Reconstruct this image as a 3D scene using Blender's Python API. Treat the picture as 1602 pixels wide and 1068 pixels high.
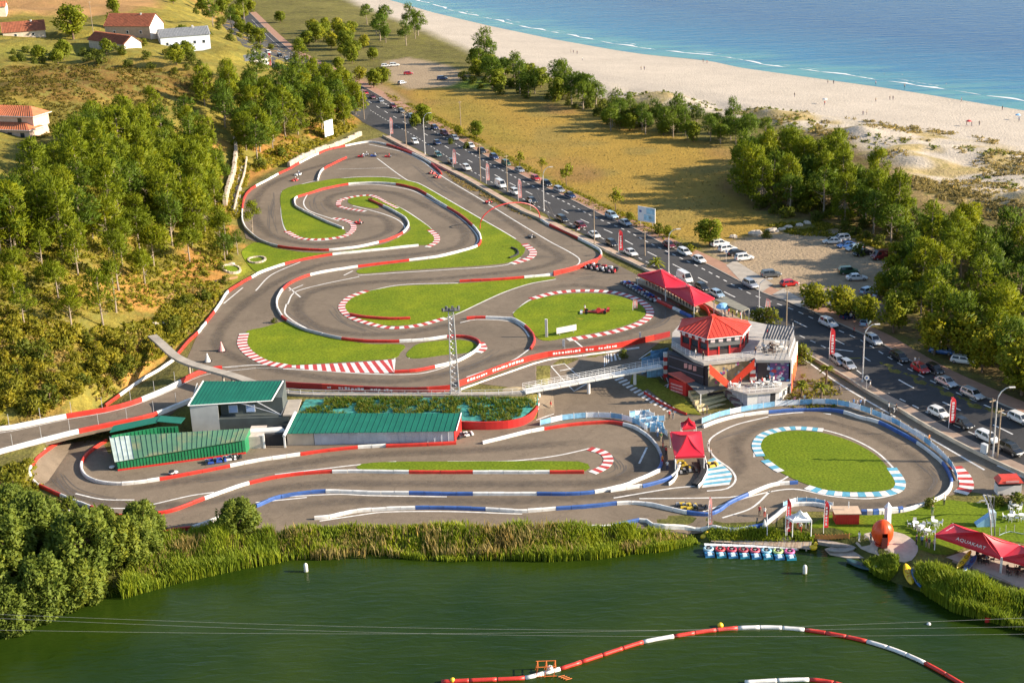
import bpy, bmesh, math, random, bisect
import numpy as np
from mathutils import Vector, Matrix, geometry

for o in list(bpy.data.objects): bpy.data.objects.remove(o)
SC = bpy.context.scene
COL = SC.collection
random.seed(7)
R = math.radians

# ------------------------------------------------------------ camera, sky, sun, exposure
CAMH, TILT, ROLL, FOC, CU, CV = 95.0, R(19.2), R(2.17), 2283.0, 801.0, 534.0      # aerial camera, moderate telephoto
cam_d = bpy.data.cameras.new('camera'); cam = bpy.data.objects.new('camera', cam_d); COL.objects.link(cam)
_up, _bk = Vector((0, math.sin(TILT), math.cos(TILT))), Vector((0, -math.cos(TILT), math.sin(TILT))); _x = Vector((1, 0, 0))
_r, _u = _x*math.cos(ROLL)-_up*math.sin(ROLL), _x*math.sin(ROLL)+_up*math.cos(ROLL)
cam.matrix_world = Matrix.Translation((0, 0, CAMH)) @ Matrix((_r, _u, _bk)).transposed().to_4x4()
cam_d.sensor_width = 36; cam_d.lens = 36*FOC/1602; cam_d.clip_end = 20000; cam_d.clip_start = 1
SC.camera = cam
SUN_EL, SUN_AZ = R(23), R(97)          # azimuth clockwise from +Y (the view direction): low from the right
W = bpy.data.worlds.new('World'); SC.world = W; W.use_nodes = True
nt = W.node_tree; bg = nt.nodes['Background']
sky = nt.nodes.new('ShaderNodeTexSky'); sky.sky_type = 'NISHITA'; sky.sun_disc = False
sky.sun_elevation = SUN_EL; sky.sun_rotation = SUN_AZ; sky.air_density = 1.0; sky.dust_density = 0.6
nt.links.new(sky.outputs[0], bg.inputs[0]); bg.inputs[1].default_value = 0.085
sd = bpy.data.lights.new('sun', 'SUN'); sd.energy = 4.5; sd.angle = R(0.5); sd.color = (1, 0.86, 0.68)
sun = bpy.data.objects.new('sun', sd); COL.objects.link(sun)
sv = Vector((math.sin(SUN_AZ)*math.cos(SUN_EL), math.cos(SUN_AZ)*math.cos(SUN_EL), math.sin(SUN_EL)))
sun.rotation_euler = sv.to_track_quat('Z', 'Y').to_euler(); sun.location = sv*300
SC.view_settings.view_transform = 'Standard'; SC.view_settings.look = 'None'
SC.view_settings.exposure = 1.44; SC.view_settings.gamma = 1; SC.view_settings.use_curve_mapping = False

# ------------------------------------------------------------ from the survey (photo points) to places on the ground
sT, cT = math.sin(TILT), math.cos(TILT); sR, cR = math.sin(ROLL), math.cos(ROLL)
def ray(u, v):
 p, q = (u-CU)/FOC, (v-CV)/FOC; a, b = p*cR-q*sR, -(p*sR+q*cR)
 return Vector((a, cT + b*sT, -sT + b*cT))
def GP(u, v, z=0.0):
 d = ray(u, v); t = (z-CAMH)/d.z
 return Vector((d.x*t, d.y*t, z))
def seg_dist(X, Y, pts, closed=False):
 """distance to a polyline and a sign: > 0 on its left hand side"""
 P = np.array([(p[0], p[1]) for p in pts], float)
 n = len(P); best = np.full(X.shape, 1e9); sgn = np.ones(X.shape)
 for i in range(n if closed else n-1):
  ax, ay = P[i]; bx, by = P[(i+1) % n]
  dx, dy = bx-ax, by-ay; L = dx*dx+dy*dy+1e-9
  t = np.clip(((X-ax)*dx+(Y-ay)*dy)/L, 0, 1)
  ex, ey = X-ax-t*dx, Y-ay-t*dy
  d = np.hypot(ex, ey); c = dx*(Y-ay)-dy*(X-ax)
  m = d < best-1e-6
  best = np.where(m, d, best); sgn = np.where(m, np.sign(c+1e-12), sgn)
 return best, sgn
def inside(X, Y, pts):
 P = [(p[0], p[1]) for p in pts]; r = np.zeros(X.shape, bool); n = len(P)
 for i in range(n):
  ax, ay = P[i]; bx, by = P[(i+1) % n]
  if ay == by: continue
  c = ((ay > Y) != (by > Y)) & (X < (bx-ax)*(Y-ay)/(by-ay)+ax)
  r ^= c
 return r
def soft(X, Y, pts, w):
 d, _ = seg_dist(X, Y, pts, True); s = np.where(inside(X, Y, pts), d, -d)
 return np.clip(0.5 + s/(2*w), 0, 1)
def sstep(x): x = np.clip(x, 0, 1); return x*x*(3-2*x)
def vnoise(X, Y, s, seed):
 rs = np.random.RandomState(seed); T = rs.rand(64, 64)
 x, y = X/s, Y/s; xi, yi = np.floor(x).astype(int), np.floor(y).astype(int)
 fx, fy = sstep(x-xi), sstep(y-yi)
 g = lambda i, j: T[i % 64, j % 64]
 return (g(xi, yi)*(1-fx)+g(xi+1, yi)*fx)*(1-fy) + (g(xi, yi+1)*(1-fx)+g(xi+1, yi+1)*fx)*fy

WATER, SEA, LOW = -4.0, -4.5, -2.6
SHORE_PX = [(-500,1040),(-200,1000),(0,965),(150,925),(240,905),(330,885),(430,868),(560,853),(640,866),(760,864),(860,866),(1000,853),(1090,838),(1100,850),(1260,850),(1290,853),(1328,861),(1352,876),(1378,898),(1396,910),(1440,925),(1500,952),(1602,975),(1800,1030),(2300,1180)]
SHORE = [GP(u, v, WATER) for u, v in SHORE_PX]
COAST = [GP(u, v, SEA) for u, v in [(300,-95),(560,-22),(650,0),(712,17),(800,37),(900,57),(1000,74),(1050,81),(1150,91),(1200,101),(1325,118),(1450,135),(1602,159),(1800,190),(2400,300)]]
FOOT = [GP(u, v, 0) for u, v in [(-900,880),(-100,690),(0,669),(100,648),(150,635),(216,588),(270,552),(302,516),(330,482),(352,450),(385,425),(398,402),(392,382),(372,370),(366,330),(374,300),(395,282),(440,258),(500,226),(555,203),(575,185),(560,140),(500,105),(425,70),(380,40),(330,0),(250,-70),(100,-160)]]
DUNES = [GP(u, v, 0) for u, v in [(900,130),(1000,140),(1200,175),(1330,190),(1480,210),(1602,235),(1800,280),(1800,400),(1602,345),(1490,310),(1400,260),(1300,215),(1180,190),(1000,160),(900,150)]]
RAMP = [GP(u, v, z) for u, v, z in [(268,553,0),(238,571,-.4),(208,592,-1),(172,617,-2),(148,637,-2.6),(96,690,-3),(140,700,-3),(176,655,-3),(215,634,-2),(258,611,-1),(318,580,0)]]
STEP = []
for u, v0, v1 in [(-300,900,770),(35,800,735),(66,684,655),(300,668,640),(440,668,634),(835,657,624),(860,640,572),(1050,640,530),(1240,640,560),(1400,700,560),(1600,800,640),(2000,900,760)]:
 a, b = GP(u, v0, LOW), GP(u, v1, 0); STEP.append(((a.x+b.x)/2, a.y, b.y))
STEP = np.array(STEP); RX0, RX1 = GP(285, 558, 0).x, GP(150, 650, LOW).x
def hfun(X, Y):
 yl, yh = np.interp(X, STEP[:, 0], STEP[:, 1]), np.interp(X, STEP[:, 0], STEP[:, 2])
 h = LOW*(1-np.clip((Y-yl)/(yh-yl), 0, 1))
 # ramp going down under the bridge
 t = np.clip((RX0-X)/(RX0-RX1), 0, 1); r = soft(X, Y, RAMP, .8)
 # hill on the left
 d, s = seg_dist(X, Y, FOOT); d = np.where(s > 0, d, 0)
 hill = 24*(0.3*np.clip(d/30, 0, 1)+0.7*sstep(d/75)) + np.clip(d-75, 0, 400)*0.02
 hill *= 1 + 0.25*(vnoise(X, Y, 17, 3)-.5)*np.clip(d/10, 0, 1)
 h = h + hill + np.clip(d/8, 0, 1)*1.2*(vnoise(X, Y, 6, 5)-.5)
 h = h*(1-r) + LOW*t*r
 # dunes and beach
 dm = soft(X, Y, DUNES, 8)
 h = h + dm*(1.2 + 5.0*(vnoise(X, Y, 19, 11)-.45) + 1.4*(vnoise(X, Y, 7, 12)-.5))
 dc, sc = seg_dist(X, Y, COAST); dc = -dc*sc*-1
 h = np.where(sc > 0, np.maximum(SEA-1-0.03*dc, -9), np.minimum(h, SEA - 0.25 + 5.6*sstep(np.abs(dc)/110) + np.clip(np.abs(dc)-90, 0, 400)*0.3))
 # pond
 ds, ss = seg_dist(X, Y, SHORE); ds = ds*ss
 h = np.minimum(h, WATER - 0.05 + np.where(ds > 0, 0.6*ds, 0.4*ds)); h = np.maximum(h, -9)
 return h
def axis(a, b, step, lo, hi, g=1.10):
 c = list(np.arange(a, b+.01, step)); s = step
 while c[-1] < hi: s *= g; c.append(c[-1]+s)
 s = step; pre = []; x = a
 while x > lo: s *= g; x -= s; pre.append(x)
 return np.array(pre[::-1]+c)
XS = axis(-95, 105, 1.0, -700, 800, 1.05); YS = axis(150, 440, 1.0, 90, 1600, 1.02)
GX, GY = np.meshgrid(XS, YS); GZ = hfun(GX, GY)
XL, YL, ZL = XS.tolist(), YS.tolist(), GZ.tolist()
def H(x, y):
 i = min(max(bisect.bisect_right(XL, x)-1, 0), len(XL)-2); j = min(max(bisect.bisect_right(YL, y)-1, 0), len(YL)-2)
 fx = (x-XL[i])/(XL[i+1]-XL[i]); fy = (y-YL[j])/(YL[j+1]-YL[j])
 a, b = ZL[j], ZL[j+1]
 return (a[i]*(1-fx)+a[i+1]*fx)*(1-fy) + (b[i]*(1-fx)+b[i+1]*fx)*fy
def G(u, v, up=0.0):
 """the place on the ground seen at a survey point"""
 d = ray(u, v); t = (34-CAMH)/d.z; st = 0.8/math.hypot(d.x, d.y)
 tp = t
 for _ in range(1200):
  x, y, z = d.x*t, d.y*t, CAMH+d.z*t
  if z <= H(x, y): break
  tp = t; t += st
 for _ in range(12):
  m = (t+tp)/2
  if CAMH+d.z*m <= H(d.x*m, d.y*m): t = m
  else: tp = m
 x, y = d.x*t, d.y*t
 return Vector((x, y, H(x, y)+up))

# ------------------------------------------------------------ materials
MATS = {}
def mat(name, col, rough=0.7, var=0.12, scale=3.0, metal=0.0, bump=0.0, bscale=None, spec=None, world=False, detail=4, stripes=None, trans=0.0):
 """principled material whose colour wanders a little (grain, dirt, fading)"""
 if name in MATS: return MATS[name]
 m = bpy.data.materials.new(name); m.use_nodes = True; t = m.node_tree; b = t.nodes['Principled BSDF']
 b.inputs['Roughness'].default_value = rough; b.inputs['Metallic'].default_value = metal
 if spec is not None: b.inputs['Specular IOR Level'].default_value = spec
 N, L = t.nodes.new, t.links.new
 tc = N('ShaderNodeTexCoord') if not world else N('ShaderNodeNewGeometry')
 out = tc.outputs['Position'] if world else tc.outputs['Object']
 n = N('ShaderNodeTexNoise'); n.inputs['Scale'].default_value = scale; n.inputs['Detail'].default_value = detail
 L(out, n.inputs['Vector'])
 r = N('ShaderNodeMapRange'); r.inputs[1].default_value = .3; r.inputs[2].default_value = .7
 r.inputs[3].default_value = 1-var; r.inputs[4].default_value = 1+var
 L(n.outputs[0], r.inputs[0])
 mx = N('ShaderNodeVectorMath'); mx.operation = 'SCALE'; mx.inputs[0].default_value = col; L(r.outputs[0], mx.inputs['Scale'])
 L(mx.outputs[0], b.inputs['Base Color'])
 if bump:
  n2 = N('ShaderNodeTexNoise'); n2.inputs['Scale'].default_value = bscale or scale*4; L(out, n2.inputs['Vector'])
  bp = N('ShaderNodeBump'); bp.inputs['Strength'].default_value = bump; bp.inputs['Distance'].default_value = .05
  L(n2.outputs[0], bp.inputs['Height']); L(bp.outputs[0], b.inputs['Normal'])
 if trans: b.inputs['Transmission Weight'].default_value = trans
 MATS[name] = m; return m
def nodes(m): return m.node_tree, m.node_tree.nodes.new, m.node_tree.links.new, m.node_tree.nodes['Principled BSDF']
def ramp(N, stops):
 r = N('ShaderNodeValToRGB'); e = r.color_ramp.elements
 e[0].position, e[0].color = stops[0][0], (*stops[0][1], 1); e[1].position, e[1].color = stops[-1][0], (*stops[-1][1], 1)
 for p, c in stops[1:-1]: q = e.new(p); q.color = (*c, 1)
 return r

def m_ground():
 m = bpy.data.materials.new('open_ground'); m.use_nodes = True; t, N, L, b = nodes(m)
 b.inputs['Roughness'].default_value = .95; b.inputs['Specular IOR Level'].default_value = .1
 at = N('ShaderNodeAttribute'); at.attribute_name = 'ground'
 ge = N('ShaderNodeNewGeometry'); cur = at.outputs['Color']
 a2 = N('ShaderNodeAttribute'); a2.attribute_name = 'tuft'; am = N('ShaderNodeMapRange'); am.inputs[3].default_value = .22; L(a2.outputs['Fac'], am.inputs[0])     # bare sand is smoother than grassland
 for s, lo, hi, d in ((.05, .72, 1.28, 6), (.45, .68, 1.32, 5), (3.2, .7, 1.3, 3)):
  n = N('ShaderNodeTexNoise'); n.inputs['Scale'].default_value = s; n.inputs['Detail'].default_value = d; L(ge.outputs['Position'], n.inputs['Vector'])
  r = N('ShaderNodeMapRange'); r.inputs[1].default_value = .32; r.inputs[2].default_value = .68; r.inputs[3].default_value = lo-1; r.inputs[4].default_value = hi-1
  L(n.outputs[0], r.inputs[0]); v = N('ShaderNodeVectorMath'); v.operation = 'SCALE'; L(cur, v.inputs[0]); ma = N('ShaderNodeMath'); ma.operation = 'MULTIPLY_ADD'; ma.inputs[2].default_value = 1; L(r.outputs[0], ma.inputs[0]); L(am.outputs[0], ma.inputs[1]); L(ma.outputs[0], v.inputs['Scale']); cur = v.outputs[0]
 # scattered tufts: colour shifts to green or straw where the second attribute allows plants
 n = N('ShaderNodeTexNoise'); n.inputs['Scale'].default_value = .22; n.inputs['Detail'].default_value = 8; n.inputs['Roughness'].default_value = .7; L(ge.outputs['Position'], n.inputs['Vector'])
 r = N('ShaderNodeMapRange'); r.inputs[1].default_value = .5; r.inputs[2].default_value = .6; L(n.outputs[0], r.inputs[0])
 mu = N('ShaderNodeMath'); mu.operation = 'MULTIPLY'; L(r.outputs[0], mu.inputs[0]); L(a2.outputs['Fac'], mu.inputs[1])
 mx = N('ShaderNodeMix'); mx.data_type = 'RGBA'; L(mu.outputs[0], mx.inputs[0]); L(cur, mx.inputs[6]); mx.inputs[7].default_value = (.16, .15, .035, 1)
 L(mx.outputs[2], b.inputs['Base Color'])
 n = N('ShaderNodeTexNoise'); n.inputs['Scale'].default_value = 1.3; n.inputs['Detail'].default_value = 6; L(ge.outputs['Position'], n.inputs['Vector'])
 bp = N('ShaderNodeBump'); bp.inputs['Strength'].default_value = .8; bp.inputs['Distance'].default_value = .35; L(n.outputs[0], bp.inputs['Height']); L(bp.outputs[0], b.inputs['Normal'])
 return m
def m_asphalt(name, col, warm=1.0):
 m = bpy.data.materials.new(name); m.use_nodes = True; t, N, L, b = nodes(m)
 b.inputs['Roughness'].default_value = .85; b.inputs['Specular IOR Level'].default_value = .25
 ge = N('ShaderNodeNewGeometry'); rgb = N('ShaderNodeRGB'); rgb.outputs[0].default_value = (*col, 1); cur = rgb.outputs[0]
 for s, lo, hi, d, di in ((.07, .86, 1.14, 5, .6), (.5, .9, 1.1, 6, 1.2), (6, .88, 1.12, 2, 0)):
  n = N('ShaderNodeTexNoise'); n.inputs['Scale'].default_value = s; n.inputs['Detail'].default_value = d; n.inputs['Distortion'].default_value = di; L(ge.outputs['Position'], n.inputs['Vector'])
  r = N('ShaderNodeMapRange'); r.inputs[1].default_value = .3; r.inputs[2].default_value = .7; r.inputs[3].default_value = lo; r.inputs[4].default_value = hi
  L(n.outputs[0], r.inputs[0]); v = N('ShaderNodeVectorMath'); v.operation = 'SCALE'; L(cur, v.inputs[0]); L(r.outputs[0], v.inputs['Scale']); cur = v.outputs[0]
 # hairline cracks
 vo = N('ShaderNodeTexVoronoi'); vo.feature = 'DISTANCE_TO_EDGE'; vo.inputs['Scale'].default_value = .12
 nd = N('ShaderNodeTexNoise'); nd.inputs['Scale'].default_value = .6; L(ge.outputs['Position'], nd.inputs['Vector'])
 ad = N('ShaderNodeVectorMath'); ad.operation = 'MULTIPLY_ADD'; L(nd.outputs['Color'], ad.inputs[0]); ad.inputs[1].default_value = (3, 3, 3); L(ge.outputs['Position'], ad.inputs[2]); L(ad.outputs[0], vo.inputs['Vector'])
 r = N('ShaderNodeMapRange'); r.inputs[1].default_value = 0; r.inputs[2].default_value = .012; r.inputs[3].default_value = .78; r.inputs[4].default_value = 1; L(vo.outputs[0], r.inputs[0])
 v = N('ShaderNodeVectorMath'); v.operation = 'SCALE'; L(cur, v.inputs[0]); L(r.outputs[0], v.inputs['Scale']); L(v.outputs[0], b.inputs['Base Color'])
 n = N('ShaderNodeTexNoise'); n.inputs['Scale'].default_value = 20; L(ge.outputs['Position'], n.inputs['Vector'])
 bp = N('ShaderNodeBump'); bp.inputs['Strength'].default_value = .25; bp.inputs['Distance'].default_value = .03; L(n.outputs[0], bp.inputs['Height']); L(bp.outputs[0], b.inputs['Normal'])
 return m
def m_lawn(name, c1, c2, big=.12):
 m = bpy.data.materials.new(name); m.use_nodes = True; t, N, L, b = nodes(m)
 b.inputs['Roughness'].default_value = .9; b.inputs['Specular IOR Level'].default_value = .15
 ge = N('ShaderNodeNewGeometry')
 n = N('ShaderNodeTexNoise'); n.inputs['Scale'].default_value = big; n.inputs['Detail'].default_value = 7; n.inputs['Roughness'].default_value = .65; L(ge.outputs['Position'], n.inputs['Vector'])
 r = ramp(N, [(.26, (c2[0]*1.25, c2[1]*.95, c2[2]*2)), (.36, c1), (.55, [(a+b)/2 for a, b in zip(c1, c2)]), (.7, c2)]); L(n.outputs[0], r.inputs[0])
 n = N('ShaderNodeTexNoise'); n.inputs['Scale'].default_value = 2.4; n.inputs['Detail'].default_value = 4; L(ge.outputs['Position'], n.inputs['Vector'])
 q = N('ShaderNodeMapRange'); q.inputs[1].default_value = .3; q.inputs[2].default_value = .7; q.inputs[3].default_value = .72; q.inputs[4].default_value = 1.28; L(n.outputs[0], q.inputs[0])
 v = N('ShaderNodeVectorMath'); v.operation = 'SCALE'; L(r.outputs[0], v.inputs[0]); L(q.outputs[0], v.inputs['Scale']); L(v.outputs[0], b.inputs['Base Color'])
 bp = N('ShaderNodeBump'); bp.inputs['Strength'].default_value = .6; bp.inputs['Distance'].default_value = .1; L(n.outputs[0], bp.inputs['Height']); L(bp.outputs[0], b.inputs['Normal'])
 return m
def m_leaf(name, col, yellow=.5):
 m = bpy.data.materials.new(name); m.use_nodes = True; t, N, L, b = nodes(m)
 b.inputs['Roughness'].default_value = .6; b.inputs['Specular IOR Level'].default_value = .2
 at = N('ShaderNodeObjectInfo'); a = N('ShaderNodeAttribute'); a.attribute_name = 'tint'
 k = (col[0]*1.7, col[1]*1.35, col[2]*.8); d = (col[0]*.65, col[1]*.72, col[2]*.8)
 r = ramp(N, [(0, d), (.5, col), (1, k)]); 
 ad = N('ShaderNodeMath'); ad.operation = 'MULTIPLY_ADD'; ad.inputs[1].default_value = yellow; L(at.outputs['Random'], ad.inputs[0]); L(a.outputs['Fac'], ad.inputs[2])
 ml = N('ShaderNodeMath'); ml.operation = 'MULTIPLY'; L(ad.outputs[0], ml.inputs[0]); ml.inputs[1].default_value = 1/(1+yellow)
 L(ml.outputs[0], r.inputs[0]); L(r.outputs[0], b.inputs['Base Color'])
 tr = N('ShaderNodeBsdfTranslucent'); L(r.outputs[0], tr.inputs[0]); ms = N('ShaderNodeMixShader'); ms.inputs[0].default_value = .42
 L(b.outputs[0], ms.inputs[1]); L(tr.outputs[0], ms.inputs[2]); L(ms.outputs[0], t.nodes['Material Output'].inputs[0])
 return m
def m_water(name, deep, shallow=None, scale=.5, stretch=(1, 3, 1), rough=.12, strength=.35, att=None, mid=None, spec=.5):
 m = bpy.data.materials.new(name); m.use_nodes = True; t, N, L, b = nodes(m)
 b.inputs['Roughness'].default_value = rough; b.inputs['IOR'].default_value = 1.33; b.inputs['Specular IOR Level'].default_value = spec
 ge = N('ShaderNodeNewGeometry'); mp = N('ShaderNodeMapping'); mp.inputs['Scale'].default_value = stretch; L(ge.outputs['Position'], mp.inputs[0])
 n1 = N('ShaderNodeTexNoise'); n1.inputs['Scale'].default_value = scale; n1.inputs['Detail'].default_value = 6; n1.inputs['Distortion'].default_value = .6; L(mp.outputs[0], n1.inputs['Vector'])
 bp = N('ShaderNodeBump'); bp.inputs['Strength'].default_value = strength; bp.inputs['Distance'].default_value = .5; L(n1.outputs[0], bp.inputs['Height']); L(bp.outputs[0], b.inputs['Normal'])
 if att:
  a = N('ShaderNodeAttribute'); a.attribute_name = att
  n = N('ShaderNodeTexNoise'); n.inputs['Scale'].default_value = .05; n.inputs['Detail'].default_value = 6; L(mp.outputs[0], n.inputs['Vector'])
  s = N('ShaderNodeMath'); s.operation = 'MULTIPLY_ADD'; s.inputs[1].default_value = .5; L(n.outputs[0], s.inputs[0]); L(a.outputs['Fac'], s.inputs[2])
  r = ramp(N, [(.22, shallow), (.42, mid), (.95, deep)]); L(s.outputs[0], r.inputs[0]); L(r.outputs[0], b.inputs['Base Color'])
 else:
  n = N('ShaderNodeTexNoise'); n.inputs['Scale'].default_value = .05; n.inputs['Detail'].default_value = 4; L(ge.outputs['Position'], n.inputs['Vector'])
  r = ramp(N, [(.35, deep), (.65, shallow)]); L(n.outputs[0], r.inputs[0]); L(r.outputs[0], b.inputs['Base Color'])
 return m

# ------------------------------------------------------------ mesh building
class MB:
 def __init__(s): s.v, s.f, s.m = [], [], []
 def add(s, vs, fs, mi=0):
  k = len(s.v); s.v += [tuple(p) for p in vs]; s.f += [tuple(i+k for i in f) for f in fs]; s.m += [mi]*len(fs); return s
 def box(s, c, d, rz=0.0, mi=0, top=1.0):
  """box standing on c (base centre), size d, its top scaled by top"""
  x, y, z = d[0]/2, d[1]/2, d[2]; co, si = math.cos(rz), math.sin(rz); vs = []
  for k, zz in ((1, 0), (top, z)):
   for a, b in ((-x, -y), (x, -y), (x, y), (-x, y)):
    a *= k; b *= k; vs.append((c[0]+a*co-b*si, c[1]+a*si+b*co, c[2]+zz))
  return s.add(vs, [(3,2,1,0),(4,5,6,7),(0,1,5,4),(1,2,6,5),(2,3,7,6),(3,0,4,7)], mi)
 def tube(s, pts, r, n=6, mi=0, cap=True):
  pts = [Vector(p) for p in pts]; rs = r if isinstance(r, (list, tuple)) else [r]*len(pts); vs = []; fs = []
  for i, p in enumerate(pts):
   d = (pts[min(i+1, len(pts)-1)]-pts[max(i-1, 0)]).normalized()
   a = d.cross(Vector((0, 0, 1))) if abs(d.z) < .95 else d.cross(Vector((1, 0, 0))); a.normalize(); b = d.cross(a)
   for k in range(n):
    t = 2*math.pi*k/n; vs.append(p + (a*math.cos(t)+b*math.sin(t))*rs[i])
  for i in range(len(pts)-1):
   for k in range(n): fs.append((i*n+k, i*n+(k+1) % n, (i+1)*n+(k+1) % n, (i+1)*n+k))
  if cap: fs += [tuple(range(n))[::-1], tuple((len(pts)-1)*n+k for k in range(n))]
  return s.add(vs, fs, mi)
 def lathe(s, c, prof, n=12, mi=0, sx=1, sy=1):
  vs = [(c[0]+r*sx*math.cos(2*math.pi*k/n), c[1]+r*sy*math.sin(2*math.pi*k/n), c[2]+z) for r, z in prof for k in range(n)]
  fs = [(i*n+k, i*n+(k+1) % n, (i+1)*n+(k+1) % n, (i+1)*n+k) for i in range(len(prof)-1) for k in range(n)]
  fs += [tuple(range(n))[::-1], tuple((len(prof)-1)*n+k for k in range(n))]
  return s.add(vs, fs, mi)
 def prism(s, base, top, mi=0):
  """closed solid between two rings of points"""
  n = len(base); fs = [tuple(range(n))[::-1], tuple(range(n, 2*n))]+[(i, (i+1) % n, n+(i+1) % n, n+i) for i in range(n)]
  return s.add(list(base)+list(top), fs, mi)
 def slab(s, ring, t, mi=0): return s.prism([Vector(p)-Vector((0, 0, t)) for p in ring], ring, mi)
 def ellipsoid(s, c, r, n=10, m=6, mi=0):
  prof = [(max(math.sin(math.pi*i/m), .02), -math.cos(math.pi*i/m)) for i in range(m+1)]
  vs = [(c[0]+r[0]*a*math.cos(2*math.pi*k/n), c[1]+r[1]*a*math.sin(2*math.pi*k/n), c[2]+r[2]*z) for a, z in prof for k in range(n)]
  fs = [(i*n+k, i*n+(k+1) % n, (i+1)*n+(k+1) % n, (i+1)*n+k) for i in range(m) for k in range(n)]
  return s.add(vs, fs, mi)
 def mesh(s, name, mats, off=None, smooth=False):
  me = bpy.data.meshes.new(name); v = s.v
  if off is not None: v = [(p[0]-off[0], p[1]-off[1], p[2]-off[2]) for p in v]
  me.from_pydata(v, [], s.f)
  for m in (mats if isinstance(mats, (list, tuple)) else [mats]): me.materials.append(m)
  if max(s.m or [0]): me.polygons.foreach_set('material_index', s.m)
  if smooth: me.polygons.foreach_set('use_smooth', [True]*len(s.f))
  me.update(); return me
 def build(s, name, mats, parent=None, local=False, smooth=False):
  """link as one object; a part given in world coordinates is moved into its parent's frame"""
  o = bpy.data.objects.new(name, s.mesh(name, mats, None if (local or parent is None) else wloc(parent), smooth))
  COL.objects.link(o)
  if parent is not None: o.parent = parent
  return o
WL = {}
def wloc(o):
 p = Vector((0, 0, 0))
 while o is not None: p = p + o.location; o = o.parent
 return p
def tag(o, label=None, cat=None, group=None, kind=None):
 if label: o['label'] = label
 if cat: o['category'] = cat
 if group: o['group'] = group
 if kind: o['kind'] = kind
 return o
def thing(name, label, cat, loc=(0, 0, 0), rz=0.0, group=None):
 o = bpy.data.objects.new(name, None); COL.objects.link(o); o.location = loc; o.rotation_euler = (0, 0, rz); o.empty_display_size = .5
 return tag(o, label, cat, group)
def solo(mb, name, mats, label, cat, loc=None, group=None, smooth=False):
 """a thing that is one mesh; its origin at loc"""
 loc = Vector(loc if loc is not None else mb.v[0])
 o = bpy.data.objects.new(name, mb.mesh(name, mats, loc, smooth)); COL.objects.link(o); o.location = loc
 return tag(o, label, cat, group)
def copy_tree(o, parent=None):
 c = o.copy(); COL.objects.link(c)
 if parent is not None: c.parent = parent
 for ch in KIDS.get(o.name, []): copy_tree(ch, c)
 return c
KIDS = {}
def index_kids():
 KIDS.clear()
 for o in bpy.data.objects:
  if o.parent: KIDS.setdefault(o.parent.name, []).append(o)
def put(proto, loc, rz, label, group=None, scale=1.0):
 c = copy_tree(proto); c.location = loc; c.rotation_euler = (0, 0, rz); c['label'] = label
 if group: c['group'] = group
 elif 'group' in c: del c['group']
 c.scale = (scale,)*3 if not isinstance(scale, tuple) else scale
 return c

# ------------------------------------------------------------ draped shapes
def spline(P, step=1.0, closed=False):
 """smooth curve through 2D points, resampled"""
 P = [Vector((p[0], p[1], 0)) for p in P]; n = len(P); out = []
 rng = range(n if closed else n-1)
 for i in rng:
  p1, p2 = P[i], P[(i+1) % n]
  p0 = P[(i-1) % n] if (closed or i > 0) else p1*2-p2
  p3 = P[(i+2) % n] if (closed or i < n-2) else p2*2-p1
  d1, d2 = max((p1-p0).length, .01)**.5, 1
  k = max(1, int((p2-p1).length/step)); L = (p2-p1).length
  m1 = (p2-p0)*(L/max((p2-p0).length, .01))*.9; m2 = (p3-p1)*(L/max((p3-p1).length, .01))*.9
  for j in range(k):
   t = j/k; a = 2*t**3-3*t*t+1; b = t**3-2*t*t+t; c = -2*t**3+3*t*t; d = t**3-t*t
   out.append(p1*a+m1*b+p2*c+m2*d)
 if not closed: out.append(P[-1])
 return out
def sheet(name, px, m, dz, smooth=True, grid=3.0, world=None, parent=None, skirt=0.0, kind='structure', label=None):
 P = world if world else [G(u, v) for u, v in px]
 ring = spline(P, 1.2, True) if smooth else [Vector((p[0], p[1], 0)) for p in P]
 if not smooth:
  r2 = []
  for i, p in enumerate(ring):
   q = ring[(i+1) % len(ring)]; k = max(1, int((q-p).length/2)); r2 += [p.lerp(q, j/k) for j in range(k)]
  ring = r2
 xs = [p.x for p in ring]; ys = [p.y for p in ring]
 gx, gy = np.meshgrid(np.arange(min(xs), max(xs), grid), np.arange(min(ys), max(ys), grid)); gx, gy = gx.ravel(), gy.ravel()
 ins = inside(gx, gy, ring); gx, gy = gx[ins], gy[ins]
 if len(gx):
  d, _ = seg_dist(gx, gy, ring, True); k = d > grid*.35; gx, gy = gx[k], gy[k]
 pts = [Vector((p.x, p.y)) for p in ring]+[Vector((a, b)) for a, b in zip(gx, gy)]
 n = len(ring)
 r = geometry.delaunay_2d_cdt(pts, [], [list(range(n))], 1, 1e-4)
 vs = [(p.x, p.y, H(p.x, p.y)+dz) for p in r[0]]
 fs = [tuple(f) for f in r[2]]
 fs2 = []
 for f in fs:
  a, b, c = [Vector(vs[i]) for i in f[:3]]
  fs2.append(f if (b-a).cross(c-a).z > 0 else f[::-1])
 mb = MB(); mb.add(vs, fs2)
 if skirt:
  base = [(p.x, p.y, H(p.x, p.y)+dz) for p in ring]; low = [(x, y, z-skirt) for x, y, z in base]
  mb.add(low+base, [(i, (i+1) % n, n+(i+1) % n, n+i) for i in range(n)])
 o = mb.build(name, m, parent)
 if kind and parent is None: o['kind'] = kind
 if label: o['label'] = label
 return o
def offs(path):
 """unit side vectors (to the left) along a 2D path"""
 out = []
 for i in range(len(path)):
  d = path[min(i+1, len(path)-1)]-path[max(i-1, 0)]
  if d.length < 1e-6: d = Vector((1, 0, 0))
  d = Vector((d.x, d.y, 0)).normalized(); out.append(Vector((-d.y, d.x, 0)))
 return out
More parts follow.
